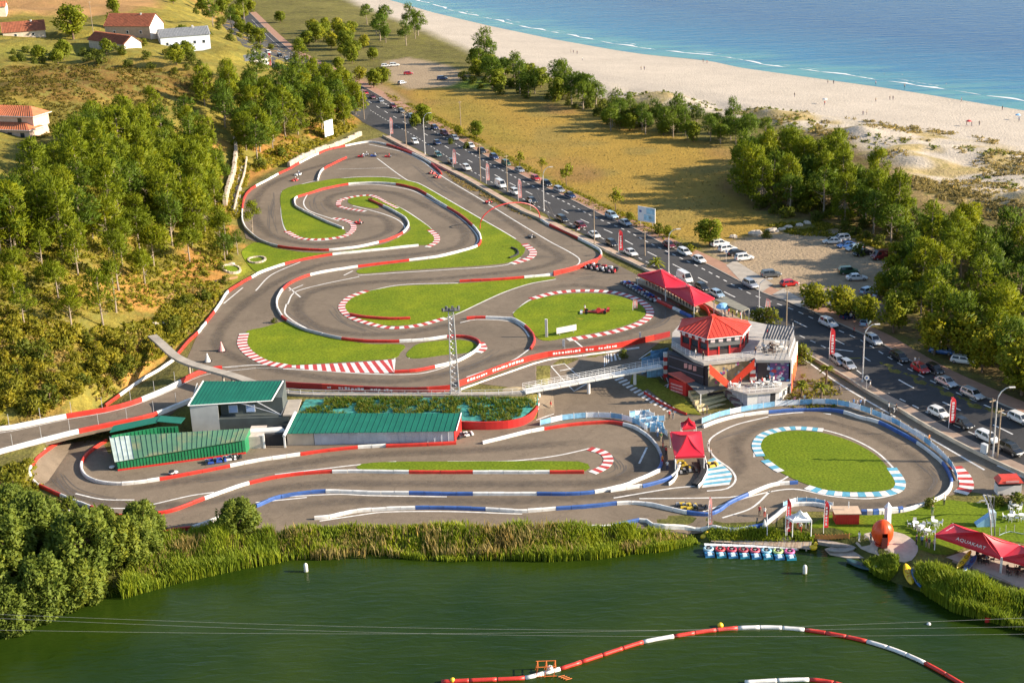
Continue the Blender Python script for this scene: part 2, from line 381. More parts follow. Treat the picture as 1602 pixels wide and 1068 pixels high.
def ribbon(mb, path, w, dz, mi=0, side=0.0, z=None):
 s = offs(path); vs = []
 for p, o in zip(path, s):
  for k in (side+w/2, side-w/2):
   q = p+o*k; vs.append((q.x, q.y, (H(q.x, q.y) if z is None else z)+dz))
 mb.add(vs, [(2*i+1, 2*i+3, 2*i+2, 2*i) for i in range(len(path)-1)], mi)
def line(px, w=.3, dz=.055, m=None, name='painted_line', closed=False, straight=False, parent=None):
 P = [G(u, v) for u, v in px]
 path = spline(P, 1.0, closed) if not straight else spline2(P, 1.5)
 if closed: path.append(path[0])
 mb = MB(); ribbon(mb, path, w, dz); o = mb.build(name, m or MATS['line_paint'], parent)
 if parent is None: o['kind'] = 'structure'
 return o
def spline2(P, step):
 out = []
 for a, b in zip(P, P[1:]):
  k = max(1, int((Vector((b[0], b[1]))-Vector((a[0], a[1]))).length/step)); out += [Vector((a[0]+(b[0]-a[0])*j/k, a[1]+(b[1]-a[1])*j/k, 0)) for j in range(k)]
 out.append(Vector((P[-1][0], P[-1][1], 0))); return out
def path_len(path):
 L = [0]
 for a, b in zip(path, path[1:]): L.append(L[-1]+(b-a).length)
 return L
def cut(path, L, a, b):
 """piece of a path between two lengths"""
 def at(s):
  i = min(max(bisect.bisect_right(L, s)-1, 0), len(L)-2); t = (s-L[i])/max(L[i+1]-L[i], 1e-6); return path[i].lerp(path[i+1], t)
 return [at(a)]+[path[i] for i in range(len(L)) if a+.05 < L[i] < b-.05]+[at(b)]
def wall_piece(path, w, h, zf=None, base=-.15, cham=.12):
 """solid wall along a path, standing on the ground, with a chamfered top"""
 mb = MB(); s = offs(path); vs = []
 prof = [(-w/2, base), (-w/2, h-cham), (-w/2+cham, h), (w/2-cham, h), (w/2, h-cham), (w/2, base)]
 for p, o in zip(path, s):
  for a, z in prof:
   q = p+o*a; vs.append((q.x, q.y, (H(p.x, p.y) if zf is None else zf(p))+z))
 n = 6; fs = [(i*n+k, (i+1)*n+k, (i+1)*n+(k+1) % n, i*n+(k+1) % n) for i in range(len(path)-1) for k in range(n)]
 fs += [tuple(range(n)), tuple((len(path)-1)*n+k for k in range(n))[::-1]]
 mb.add(vs, fs); return mb
# ------------------------------------------------------------ the ground
GRN = m_ground()
def zones():
 n = GX.size; X, Y, Z = GX.ravel(), GY.ravel(), GZ.ravel()
 C = np.zeros((n, 3)); C[:] = (.13, .115, .035); T = np.full(n, .8)
 def put_c(m, c, t): C[:] = C*(1-m[:, None])+np.array(c)*m[:, None]; T[:] = T*(1-m)+t*m
 d, s = seg_dist(X, Y, FOOT); hill = np.clip(np.where(s > 0, d, -d)/3+.5, 0, 1)
 nz = vnoise(X, Y, 9, 21); n2 = vnoise(X, Y, 4, 22)
 put_c(hill, (.19, .155, .03), .9)
 steep = hill*np.clip((28-d)/14, 0, 1)*np.clip((nz-.45)*5, 0, 1)
 put_c(steep*.8, (.36, .17, .05), .35)                                     # bare orange soil
 def P(px): return [G(u, v) for u, v in px]
 # forest floor
 for px in ([(1150,225),(1300,200),(1420,255),(1500,320),(1640,360),(1700,640),(1602,628),(1480,560),(1340,500),(1290,470),(1420,440),(1380,385),(1290,345),(1160,330)],):
  put_c(soft(X, Y, P(px), 3), (.15, .105, .045), .7)
 # dry hay field
 F = P([(600,128),(640,140),(690,135),(760,145),(850,158),(960,190),(1050,212),(1160,235),(1150,300),(1190,340),(1250,352),(1235,362),(1160,380),(1100,385),(1050,372),(960,325),(880,290),(800,250),(720,205),(650,165)])
 f = soft(X, Y, F, 2.5); put_c(f, (.30, .195, .04), .1); g = f*np.clip((vnoise(X, Y, 14, 31)-.6)*5, 0, 1)*.5; put_c(g, (.20, .16, .05), .3)
 g = f*np.clip((vnoise(X, Y, 22, 33)-.62)*5, 0, 1)*.6; put_c(g, (.22, .12, .05), .1)
 put_c(soft(X, Y, P([(690,145),(760,165),(800,200),(830,225),(780,225),(720,195),(670,165)]), 5)*.5, (.2, .17, .03), .4)
 put_c(soft(X, Y, P([(700,120),(780,125),(760,140),(690,138)]), 3)*.9, (.12, .17, .02), .2)
 # verge between field and pavement
 put_c(soft(X, Y, P([(590,140),(640,165),(720,205),(800,250),(900,300),(1000,348),(1090,388),(1080,398),(990,356),(890,310),(790,255),(700,208),(620,170)]), 1.5)*.7, (.19, .17, .03), .6)
 # car parks of beaten earth
 for px in ([(1105,392),(1130,380),(1180,368),(1290,358),(1335,362),(1400,390),(1440,420),(1440,450),(1400,470),(1330,520),(1250,480),(1190,450),(1130,415)], [(600,96),(640,90),(700,102),(735,120),(705,135),(640,140),(612,128)]):
  m = soft(X, Y, P(px), 2); put_c(m, (.31, .235, .155), .05)
 put_c(soft(X, Y, P([(520,112),(560,118),(605,135),(640,160),(620,165),(560,140)]), 1.5)*.8, (.34, .22, .13), .3)
 # beach and dunes
 dc, sc = seg_dist(X, Y, COAST); b = np.where(sc > 0, 1, soft(X, Y, P([(300,-90),(470,-40),(560,8),(650,42),(745,84),(800,108),(930,138),(1180,182),(1330,192),(1480,215),(1602,240),(1800,280),(2400,330),(2400,200),(1602,150),(1200,95),(900,50),(700,10),(560,-30)]), 5)); put_c(b, (.43, .375, .31), 0)
 dm = soft(X, Y, DUNES, 5); put_c(dm, (.43, .375, .305), 0)
 back = soft(X, Y, P([(1400,265),(1470,290),(1602,320),(1700,330),(1700,420),(1602,360),(1500,325),(1440,300)]), 6); put_c(back, (.36, .26, .11), .7)
 gr = dm*np.clip((vnoise(X, Y, 11, 41)*.6+vnoise(X, Y, 5, 42)*.4-.52)*7, 0, 1); put_c(gr*.8, (.34, .25, .09), .6)
 wet = np.where(sc > 0, 1, np.clip((16-dc)/8, 0, 1)); put_c(wet*.75, (.33, .235, .16), 0)
 # lawns and meadow of the hamlet on the hill
 put_c(soft(X, Y, P([(0,-60),(230,-60),(250,10),(200,22),(60,22),(0,28)]), 4), (.33, .19, .08), .15)     # ploughed field
 put_c(soft(X, Y, P([(0,108),(120,100),(240,105),(330,120),(300,150),(210,160),(120,165),(0,150)]), 4)*.85, (.15, .085, .025), .9)
 put_c(soft(X, Y, P([(40,70),(130,72),(140,90),(60,95),(0,88),(0,75)]), 3)*.8, (.17, .17, .03), .5)
 put_c(soft(X, Y, P([(190,92),(240,90),(300,108),(280,118),(220,108)]), 2)*.9, (.30, .21, .05), .3)
 # grassy strips by the circuit
 put_c(soft(X, Y, P([(690,266),(720,275),(780,306),(830,335),(800,330),(740,300)]), 1), (.15, .15, .03), .5)
 put_c(soft(X, Y, P([(1228,625),(1262,570),(1300,590),(1330,630),(1310,645),(1235,640)]), 1), (.17, .19, .02), .5)
 put_c(soft(X, Y, P([(355,440),(400,400),(420,412),(350,455),(300,505),(290,500)]), 1.5)*.9, (.20, .21, .02), .4)
 # pond bank
 ds, ss = seg_dist(X, Y, SHORE); put_c(np.clip((6-ds)/3, 0, 1)*(Y < 260), (.07, .075, .02), .3)
 return C, T
def make_ground():
 ny, nx = GX.shape
 vs = np.stack([GX.ravel(), GY.ravel(), GZ.ravel()], 1)
 i = np.arange((ny-1)*(nx-1)); r, c = i//(nx-1), i % (nx-1); a = r*nx+c
 fs = np.stack([a, a+1, a+nx+1, a+nx], 1)
 me = bpy.data.meshes.new('ground'); me.from_pydata(vs.tolist(), [], fs.tolist()); me.materials.append(GRN)
 C, T = zones()
 at = me.attributes.new('ground', 'FLOAT_COLOR', 'POINT'); at.data.foreach_set('color', np.concatenate([C, np.ones((len(C), 1))], 1).ravel())
 at = me.attributes.new('tuft', 'FLOAT', 'POINT'); at.data.foreach_set('value', T)
 me.polygons.foreach_set('use_smooth', [True]*len(fs)); me.update()
 o = bpy.data.objects.new('ground', me); COL.objects.link(o); tag(o, kind='structure')
make_ground()

def make_sea():
 P = spline(COAST, 6); a, b = P[0], P[-1]; d = (b-a).normalized(); nrm = Vector((-d.y, d.x, 0))
 if nrm.y < 0: nrm = -nrm
 P = [a-d*4000+nrm*300, a-d*600]+P+[b+d*600, b+d*4000+nrm*300]; T = [-14, 0, 3, 8, 16, 30, 50, 80, 130, 220, 400, 900, 2500, 7000]
 vs = [(p.x+nrm.x*t, p.y+nrm.y*t, SEA) for t in T for p in P]; n = len(P)
 fs = [(i*n+k, i*n+k+1, (i+1)*n+k+1, (i+1)*n+k) for i in range(len(T)-1) for k in range(n-1)]
 mb = MB(); mb.add(vs, fs)
 M = m_water('sea_water', (.005, .068, .19), (.07, .23, .26), scale=.14, stretch=(.45, 2.2, 1), rough=.2, strength=1.0, att='shore', mid=(.012, .125, .25), spec=.07)
 o = mb.build('sea', M); o.data.attributes.new('shore', 'FLOAT', 'POINT').data.foreach_set('value', [min(max(t, 0)/160, 1) for t in T for p in P]); tag(o, kind='structure')
 if o.data.polygons[0].normal.z < 0: o.data.flip_normals()
 # surf: broken lines of foam on the wet sand and just off it
 mb = MB(); rnd = random.Random(3); Q = spline(COAST, 1.6); s = offs(Q)
 if (s[0].dot(nrm)) < 0: s = [-k for k in s]
 for base, wid, gap, z in ((-.6, 1.5, 0, .05), (4.6, .4, .75, .04)):
  vs = []; fs = []; ph = [rnd.uniform(0, 6) for _ in range(4)]
  for i, p in enumerate(Q):
   w = wid*(.6+.5*math.sin(i*.23+ph[0])+.9*math.sin(i*.61+ph[1])*rnd.random()); b0 = base+.9*math.sin(i*.11+ph[2])+.5*math.sin(i*.37+ph[3])
   if rnd.random() < gap*.3 or (gap and math.sin(i*.17+ph[1]) < gap-.3): w = 0.02
   w = max(w, .02)
   q = p+s[i]*b0; r = p+s[i]*(b0+w); zz = max(SEA, H(q.x, q.y))+z
   vs += [(q.x, q.y, zz), (r.x, r.y, SEA+z+.02)]
  fs = [(2*i, 2*i+1, 2*i+3, 2*i+2) for i in range(len(Q)-1)]; mb.add(vs, fs)
 o = mb.build('surf_foam', mat('foam', (.66, .67, .67), .8, .1, 2, world=True)); tag(o, kind='structure')
make_sea()
def make_pond():
 P = spline(SHORE, 4); mb = MB(); T = [0, 6, 15, 30, 60, 150]
 vs = [(p.x, p.y-t+5 if t < 10 else p.y-t, WATER) for t in T for p in P]; n = len(P)
 fs = [(i*n+k, (i+1)*n+k, (i+1)*n+k+1, i*n+k+1) for i in range(len(T)-1) for k in range(n-1)]
 mb.add(vs, fs); M = m_water('pond_water', (.013, .030, .003), (.024, .043, .004), scale=.4, stretch=(.7, 2.2, 1), rough=.12, strength=.28, spec=.2)
 o = mb.build('pond', M); tag(o, kind='structure')
 if o.data.polygons[0].normal.z < 0: o.data.flip_normals()
make_pond()

# ------------------------------------------------------------ asphalt, lawns, road
ASP = m_asphalt('track_asphalt', (.166, .130, .094)); ASPD = m_asphalt('road_asphalt', (.054, .052, .052)); ASPL = m_asphalt('old_asphalt', (.176, .137, .098))
LAWN = m_lawn('track_lawn', (.105, .155, .005), (.19, .225, .008)); LAWN2 = m_lawn('artificial_turf', (.10, .15, .005), (.14, .185, .007), .15); LAWN3 = m_lawn('rough_grass', (.13, .14, .015), (.26, .23, .03))
mat('line_paint', (.62, .60, .57), .7, .22, 1.2, world=True); mat('line_red', (.42, .04, .035), .7, .2, 1.2, world=True); mat('line_blue', (.10, .33, .45), .7, .2, 1.2, world=True)
mat('wall_white', (.66, .645, .615), .5, .16, .9, world=True); mat('wall_red', (.52, .035, .022), .45, .2, .8, world=True); mat('wall_blue', (.045, .11, .33), .45, .2, .8, world=True)
mat('wall_grey', (.42, .42, .43), .6, .15, .8, world=True); mat('rubber', (.018, .018, .02), .8, .3, 3); mat('tyre_mark', (.095, .08, .067), .8, .15, .8, world=True)
PAVE = mat('pink_paving', (.33, .18, .115), .85, .14, .7, bump=.2, world=True); CONC = mat('concrete', (.34, .30, .25), .85, .18, .5, bump=.3, world=True)

def white_edge(path_px, w=.22): return line(path_px, w)
sheet('upper_track', [(292,562),(309,524),(335,491),(357,459),(400,431),(432,419),(470,408),(520,398),(470,394),(420,385),(385,373),(376,342),(377,317),(387,299),(419,279),(452,262),(485,244),(512,232),(577,219),(600,214),(630,230),(660,245),(690,263),(725,281),(775,314),(844,347),(885,367),(930,392),(950,406),(1000,432),(1050,470),(1078,500),(1062,528),(1000,540),(955,548),(857,561),(800,576),(720,607),(700,614),(615,616),(510,612),(440,608),(400,600),(330,592)], ASP, .04, smooth=False)
sheet('lower_track', [(57,716),(46,736),(48,750),(75,768),(125,792),(212,834),(270,832),(345,818),(400,832),(480,838),(560,830),(700,826),(870,827),(960,826),(1100,833),(1200,830),(1235,800),(1300,800),(1350,806),(1414,800),(1477,778),(1510,768),(1560,776),(1660,800),(1660,770),(1602,742),(1552,720),(1502,697),(1452,670),(1402,640),(1352,612),(1300,583),(1245,556),(1225,600),(1130,650),(1050,640),(1000,560),(1040,529),(955,549),(857,562),(800,577),(745,600),(800,606),(843,625),(841,655),(721,676),(660,690),(446,690),(170,710),(160,690),(96,690)], ASPL, .04, smooth=False)
sheet('main_road', [(340,30),(395,85),(480,140),(560,185),(600,208),(650,232),(700,258),(745,280),(800,308),(850,333),(900,360),(950,385),(1000,408),(1060,440),(1130,475),(1200,510),(1262,545),(1330,585),(1400,625),(1470,665),(1540,700),(1602,730),(1760,808),(1760,722),(1602,648),(1541,622),(1466,588),(1410,557),(1365,530),(1313,507),(1258,482),(1192,458),(1160,442),(1110,416),(1030,378),(992,358),(944,338),(900,316),(840,287),(760,245),(700,210),(640,178),(575,140),(520,113),(450,76),(390,20)], ASPD, .03, smooth=False)
KERB_PX = [(390,20),(450,76),(520,113),(575,140),(640,178),(700,210),(760,245),(840,287),(900,316),(944,338),(992,358),(1030,378),(1110,416),(1160,442),(1192,458),(1258,482),(1313,507),(1365,530),(1410,557),(1466,588),(1541,622),(1602,648),(1760,722)]
KERB = spline([G(u, v) for u, v in KERB_PX], 2); KN = offs(KERB)                       # KN points away from the road, seaward? fixed below
if KN[len(KN)//2].x < 0: KN = [-k for k in KN]
def kerb_ribbon(name, a, w, dz, m, raise_=.0, i0=0, i1=None):
 mb = MB(); Q = KERB[i0:i1]; K = KN[i0:i1]; vs = []
 for p, k in zip(Q, K):
  for t in (a, a+w): q = p+k*t; vs.append((q.x, q.y, H(q.x, q.y)+dz))
 n = len(Q); mb.add(vs, [(2*i, 2*i+1, 2*i+3, 2*i+2) for i in range(n-1)])
 if raise_:
  vs2 = []
  for p, k in zip(Q, K):
   for t in (a, a+w): q = p+k*t; vs2.append((q.x, q.y, H(q.x, q.y)+dz-raise_))
  mb.add(vs2+vs, [(2*i, 2*i+2, 2*n+2*i+2, 2*n+2*i) for i in range(n-1)]+[(2*i+1, 2*i+3, 2*n+2*i+3, 2*n+2*i+1) for i in range(n-1)])
 o = mb.build(name, m); bm = bmesh.new(); bm.from_mesh(o.data); bmesh.ops.recalc_face_normals(bm, faces=bm.faces); bm.to_mesh(o.data); bm.free()
 return tag(o, kind='structure')
kerb_ribbon('seaside_pavement', .3, 3.6, .16, PAVE, .3); kerb_ribbon('pavement_kerb', 0, .3, .15, CONC, .3)
def dashes(name, off, ln, gap, w=.16, dz=.05, m='line_paint', i0=20):
 P = [p+k*off for p, k in zip(KERB, KN)][i0:]; L = path_len(P); mb = MB(); s = 0
 while s+ln < L[-1]: ribbon(mb, cut(P, L, s, s+ln), w, dz); s += ln+gap
 tag(mb.build(name, MATS[m]), kind='structure')
dashes('parking_lane_line', -2.5, 1.6, 1.8, .3); dashes('centre_line', -6.6, 4.5, 7.5, .28); dashes('parking_lane_line', -10.8, 1.6, 1.8, .25)
for u0, v0, u1, v1 in ((585,160,606,163),(1296,545,1335,550)): line([(u0, v0), (u1, v1)], .35, straight=True)
sheet('car_park_entrance', [(1136,416),(1150,408),(1210,446),(1192,458),(1160,442)], CONC, .19, smooth=False, grid=2)
sheet('car_park_entrance', [(1208,462),(1226,452),(1262,474),(1252,482)], CONC, .19, smooth=False, grid=2)
# footpath on the circuit side of the road and the low wall that holds it
WALLPX = [(599,214),(640,236),(661,247),(691,263),(728,282),(779,312),(815,332),(844,344),(884,364),(932,386),(960,400),(1006,422),(1040,440),(1090,470),(1140,500),(1200,528),(1252,553),(1322,592),(1352,612),(1402,640),(1452,670),(1502,697),(1552,722),(1602,745),(1700,792)]
WP = spline([G(u, v) for u, v in WALLPX], 2.0); WN = offs(WP)
if WN[len(WN)//2].x < 0: WN = [-k for k in WN]
mb = MB(); vs = []
for p, k in zip(WP, WN):
 for t in (.2, 2.3): q = p+k*t; vs.append((q.x, q.y, H(q.x, q.y)+.14))
mb.add(vs, [(2*i, 2*i+1, 2*i+3, 2*i+2) for i in range(len(WP)-1)]); vs = [(v[0], v[1], v[2]-.3) for v in vs[1::2]]+vs[1::2]; n = len(WP)
mb.add(vs, [(i, i+1, n+i+1, n+i) for i in range(n-1)]); tag(mb.build('roadside_footpath', mat('beige_paving', (.40, .28, .20), .85, .2, .5, world=True)), kind='structure')
o = wall_piece(WP, .35, .62, cham=.03).build('roadside_wall', mat('roadside_wall', (.42, .36, .28), .9, .2, .6, bump=.3, world=True)); tag(o, 'long low concrete wall between the circuit service road and the main road', 'wall')
L1 = [(441,300),(440,330),(444,352),(452,364),(470,371),(500,374),(535,368),(540,361),(512,350),(481,335),(461,324),(458,312),(480,303),(511,292),(583,285),(620,288),(654,297),(682,314),(720,337),(747,361),(753,376),(748,386),(686,404),(600,415),(560,422),(562,428),(620,424),(700,419),(790,412),(815,401),(821,388),(805,374),(782,360),(750,342),(700,313),(655,288),(637,283),(600,278),(525,280),(495,285),(460,291)]
L2 = [(575,311),(600,321),(625,334),(639,350),(641,361),(609,379),(592,384),(515,396),(435,390),(410,380),(396,380),(378,395),(392,418),(408,426),(432,415),(474,406),(560,394),(655,384),(672,383),(684,376),(684,370),(672,356),(640,334),(620,322),(592,310)]
L2B = [(544,316),(550,310),(575,307),(583,313),(592,326),(575,325),(553,321)]
L3 = [(537,480),(540,474),(550,465),(575,456),(625,448),(717,444),(800,438),(868,434),(830,443),(790,456),(750,474),(725,486),(697,497),(650,507),(612,510),(575,505),(548,495)]
L4 = [(387,518),(410,513),(436,505),(445,503),(462,511),(496,524),(575,538),(632,540),(626,552),(619,560),(560,565),(500,569),(450,571),(415,563),(395,549),(386,533)]
L5 = [(650,540),(671,535),(720,532),(742,537),(746,545),(730,552),(700,555),(640,560)]
L6 = [(803,491),(830,471),(870,462),(915,459),(960,462),(990,471),(1007,482),(1009,493),(990,505),(950,517),(888,528),(850,533),(832,518),(812,502)]
L7 = [(557,731),(566,726),(600,723),(700,722),(905,722),(920,726),(923,732),(915,737),(700,737),(575,737)]
L8 = [(1189,697),(1195,684),(1215,677),(1245,674),(1285,677),(1330,690),(1370,712),(1395,740),(1402,757),(1390,766),(1340,770),(1290,766),(1250,753),(1215,735),(1195,716)]
for px in (L1, L2, L2B, L3, L4, L5, L6): sheet('track_lawn', px, LAWN, .09, skirt=.1, grid=2)
sheet('track_lawn', L7, LAWN2, .09, skirt=.1, grid=2); sheet('oval_lawn', L8, LAWN2, .09, skirt=.1, grid=2)
sheet('patio_lawn', [(1262,838),(1268,822),(1300,806),(1345,806),(1414,802),(1477,782),(1520,786),(1580,788),(1680,800),(1680,850),(1560,846),(1520,852),(1480,868),(1440,860),(1420,838),(1388,830),(1345,838)], LAWN2, .06, grid=2)
sheet('terrace_paving', [(1338,850),(1352,835),(1385,830),(1415,836),(1432,848),(1436,862),(1415,880),(1372,868)], mat('paving_beige', (.42, .35, .28), .9, .15, 1, world=True), .08, grid=2)
sheet('terrace_paving', [(1480,872),(1530,856),(1640,880),(1640,935),(1602,920),(1548,898)], MATS['paving_beige'], .09, grid=2, smooth=False)
# white edge lines of the track
for px in ([(441,300),(440,330),(444,354),(452,366),(470,373),(500,377),(537,371)], [(497,282),(460,292),(441,302)], [(590,248),(637,282),(655,287),(700,312),(750,341),(782,359),(807,374)],
 [(815,403),(790,415),(700,422),(620,427),(560,431)], [(481,304),(475,318),(484,330),(530,346)], [(545,291),(584,289),(640,297),(676,314),(716,338),(740,360),(748,374),(742,384),(720,394)],
 [(626,280),(600,277),(560,277),(520,281)], [(620,322),(640,333),(672,356),(686,372)], [(552,322),(600,335),(625,346),(634,360),(622,372)], [(577,226),(630,238),(660,252),(690,275),(750,311),(800,342),(860,378),(890,394),(906,405),(904,414),(880,424),(820,440),(800,446)],
 [(400,455),(425,430),(470,410)], [(450,476),(462,457),(500,446),(562,433)], [(474,446),(452,455)], [(538,431),(552,424)], [(452,450),(470,465)],
 [(448,476),(446,490),(460,503),(480,514)], [(575,456),(625,446),(717,443)], [(700,497),(725,487),(750,475),(790,457),(830,444),(870,437)], [(803,490),(830,469),(870,459)],
 [(350,475),(380,450)], [(443,577),(500,580),(560,584),(617,586),(660,584),(700,573),(748,549)], [(345,575),(400,571),(440,571)], [(720,505),(745,500),(800,503),(818,513),(828,527)], [(893,528),(912,544)], [(730,590),(800,565),(830,545)],
 [(480,778),(400,786)], [(118,772),(160,781),(210,782)], [(165,795),(212,794),(300,775),(335,770)], [(430,742),(500,734),(560,727),(620,722)], [(700,722),(800,721),(870,713),(925,701)], [(446,777),(530,773),(576,775),(699,777)], [(500,815),(560,806),(600,801),(700,800),(817,804)],
 [(960,779),(1050,764),(1090,760)], [(1000,780),(1140,778),(1165,774)], [(1202,652),(1150,665),(1114,684),(1108,700),(1120,717),(1143,734),(1151,750),(1138,764),(1106,768)], [(1000,725),(1012,700)],
 [(1180,715),(1183,690),(1198,676),(1240,668)], [(1186,702),(1190,712)], [(1202,761),(1235,742),(1212,728),(1196,722)], [(1100,800),(1180,775),(1240,765),(1300,776),(1360,780),(1402,772),(1411,755),(1400,735),(1370,706),(1330,685),(1285,672),(1240,669)],
 [(1202,650),(1260,645),(1300,648)], [(1130,810),(1175,795),(1205,768)], [(1255,560),(1320,605),(1400,652),(1500,712),(1540,735)], [(1560,728),(1620,755)]):
 line(px, .34)
line([(530,265),(606,263)], .2); line([(720,480),(706,500)], .2)
for px in ([(617,562),(632,540)], [(640,561),(650,540)]): line(px, .2)
# diamond hatch boxes and painted stripes of the pit area
for px in ([(862,573),(883,569),(918,600),(898,612),(862,573)], [(876,580),(898,576)], [(886,590),(908,586)], [(896,602),(917,598)], [(1000,562),(1020,548)]): line(px, .22, straight=True)
mb = MB(); mk = MB()
def stripes(pa, pb, n, fill=.5, name='painted_stripes', cols=('line_paint',), dz=.06, ph=0):
 """bars between two edges of a painted area"""
 A = spline([G(u, v) for u, v in pa], .4); B = spline([G(u, v) for u, v in pb], .4); LA, LB = path_len(A), path_len(B)
 root = thing(name, None, None, A[0]); root['kind'] = 'structure'
 for i in range(n):
  c = cols[i % len(cols)]
  if c is None: continue
  a, b = cut(A, LA, LA[-1]*i/n, LA[-1]*(i+fill)/n), cut(B, LB, LB[-1]*min(i+ph, n)/n, LB[-1]*min(i+fill+ph, n)/n); m = MB()
  k = 2; vs = [(p.x, p.y, H(p.x, p.y)+dz) for p in (a[0], a[-1], b[-1], b[0])]; m.add(vs, [(0, 1, 2, 3)])
  o = m.build('stripe', MATS[c], root)
  if o.data.polygons[0].normal.z < 0: o.data.flip_normals()
stripes([(450,572),(500,570),(560,567),(619,562)], [(430,572),(500,580),(560,583),(617,584)], 26, 1.0, 'striped_runoff', ('line_red', 'line_paint'), ph=3)
stripes([(955,590),(985,610),(1020,632),(1056,650)], [(968,586),(998,604),(1032,625),(1066,643)], 16, .5, 'zebra_stripes')
stripes([(833,617),(842,640),(838,660)], [(846,610),(858,628),(868,650)], 7, .45, 'zebra_stripes')
stripes([(945,558),(955,553),(970,555)], [(945,574),(955,566),(975,562)], 6, .5, 'zebra_stripes')
stripes([(1035,592),(1048,604),(1022,612),(1012,615)][:3], [(1028,582),(1052,590),(1062,596)], 7, .5, 'red_white_walkway', ('line_paint', 'line_red'))
stripes([(1108,720),(1105,735),(1104,748),(1098,763)], [(1117,716),(1132,728),(1145,742),(1141,758)], 12, 1.0, 'blue_white_runoff', ('line_blue', 'line_paint'))
# flat kerbs: blocks in two colours along a line
def kerb(px, w=.9, block=.8, cols=('line_red', 'line_paint'), closed=False, dz=.10, label=None):
 w *= 1.35; P = [G(u, v) for u, v in px]; path = spline(P, .6, closed)
 if closed: path.append(path[0])
 L = path_len(path); n = max(2, int(L[-1]/block)//2*2); root = thing('track_kerb', None, None, (path[0].x, path[0].y, H(path[0].x, path[0].y))); root['kind'] = 'structure'
 for i in range(n):
  q = cut(path, L, L[-1]*i/n, L[-1]*(i+1)/n); q = [q[0], q[len(q)//2], q[-1]] if len(q) > 2 else q
  m = MB(); s = offs(q); vs = []
  for p, o in zip(q, s):
   for k, z in ((w/2, dz-.08), (w/2, dz), (-w/2, dz), (-w/2, dz-.08)): r = p+o*k; vs.append((r.x, r.y, H(r.x, r.y)+z))
  m.add(vs, [(4*i+k, 4*i+k+1, 4*i+5+k, 4*i+4+k) for i in range(len(q)-1) for k in range(3)])
  ob = m.build('kerb_block', MATS[cols[i % 2]], root)
  if ob.data.polygons[1].normal.z < 0: ob.data.flip_normals()
kerb([(448,362),(470,373),(500,375),(537,370),(552,360),(551,350),(537,344),(520,342)], 1.1, .9)
kerb([(529,322),(532,314),(548,309),(578,306),(592,310)], 1.0, .9); kerb([(530,323),(545,327),(572,331)], 1.0, .8)
kerb([(592,310),(606,318),(622,326)], .8, .8)
kerb([(672,360),(683,370),(682,379),(668,387)], 1.1, 1.0); kerb([(820,382),(834,394),(828,404),(800,413)], 1.3, 1.0)
kerb([(575,455),(548,465),(535,478),(538,488),(552,498),(580,507),(612,513),(650,510),(697,498)], 1.1, .95)
kerb([(452,574),(415,567),(390,553),(379,538),(382,522)], 1.5, .9)
kerb([(830,468),(870,458),(915,455),(962,458),(995,468),(1014,481),(1016,494),(996,508),(952,521),(888,532)], 1.2, 1.0)
kerb([(752,536),(757,545),(748,552)], 1.0, .8)
kerb([(922,702),(943,708),(952,718),(946,730),(926,740)], 1.2, .8)
kerb([(1494,730),(1508,745),(1512,762),(1502,772)], 1.6, 1.0)
kerb([(1190,714),(1183,697),(1192,682),(1215,673),(1247,670),(1288,673)], 1.1, .9, ('line_blue', 'line_paint'))
kerb([(1395,732),(1409,757),(1396,770),(1340,774),(1290,770),(1262,762)], 1.2, 1.1, ('line_blue', 'line_paint'))
kerb([(1196,720),(1215,734),(1222,738)], 1.0, .9, ('line_blue', 'line_paint'))
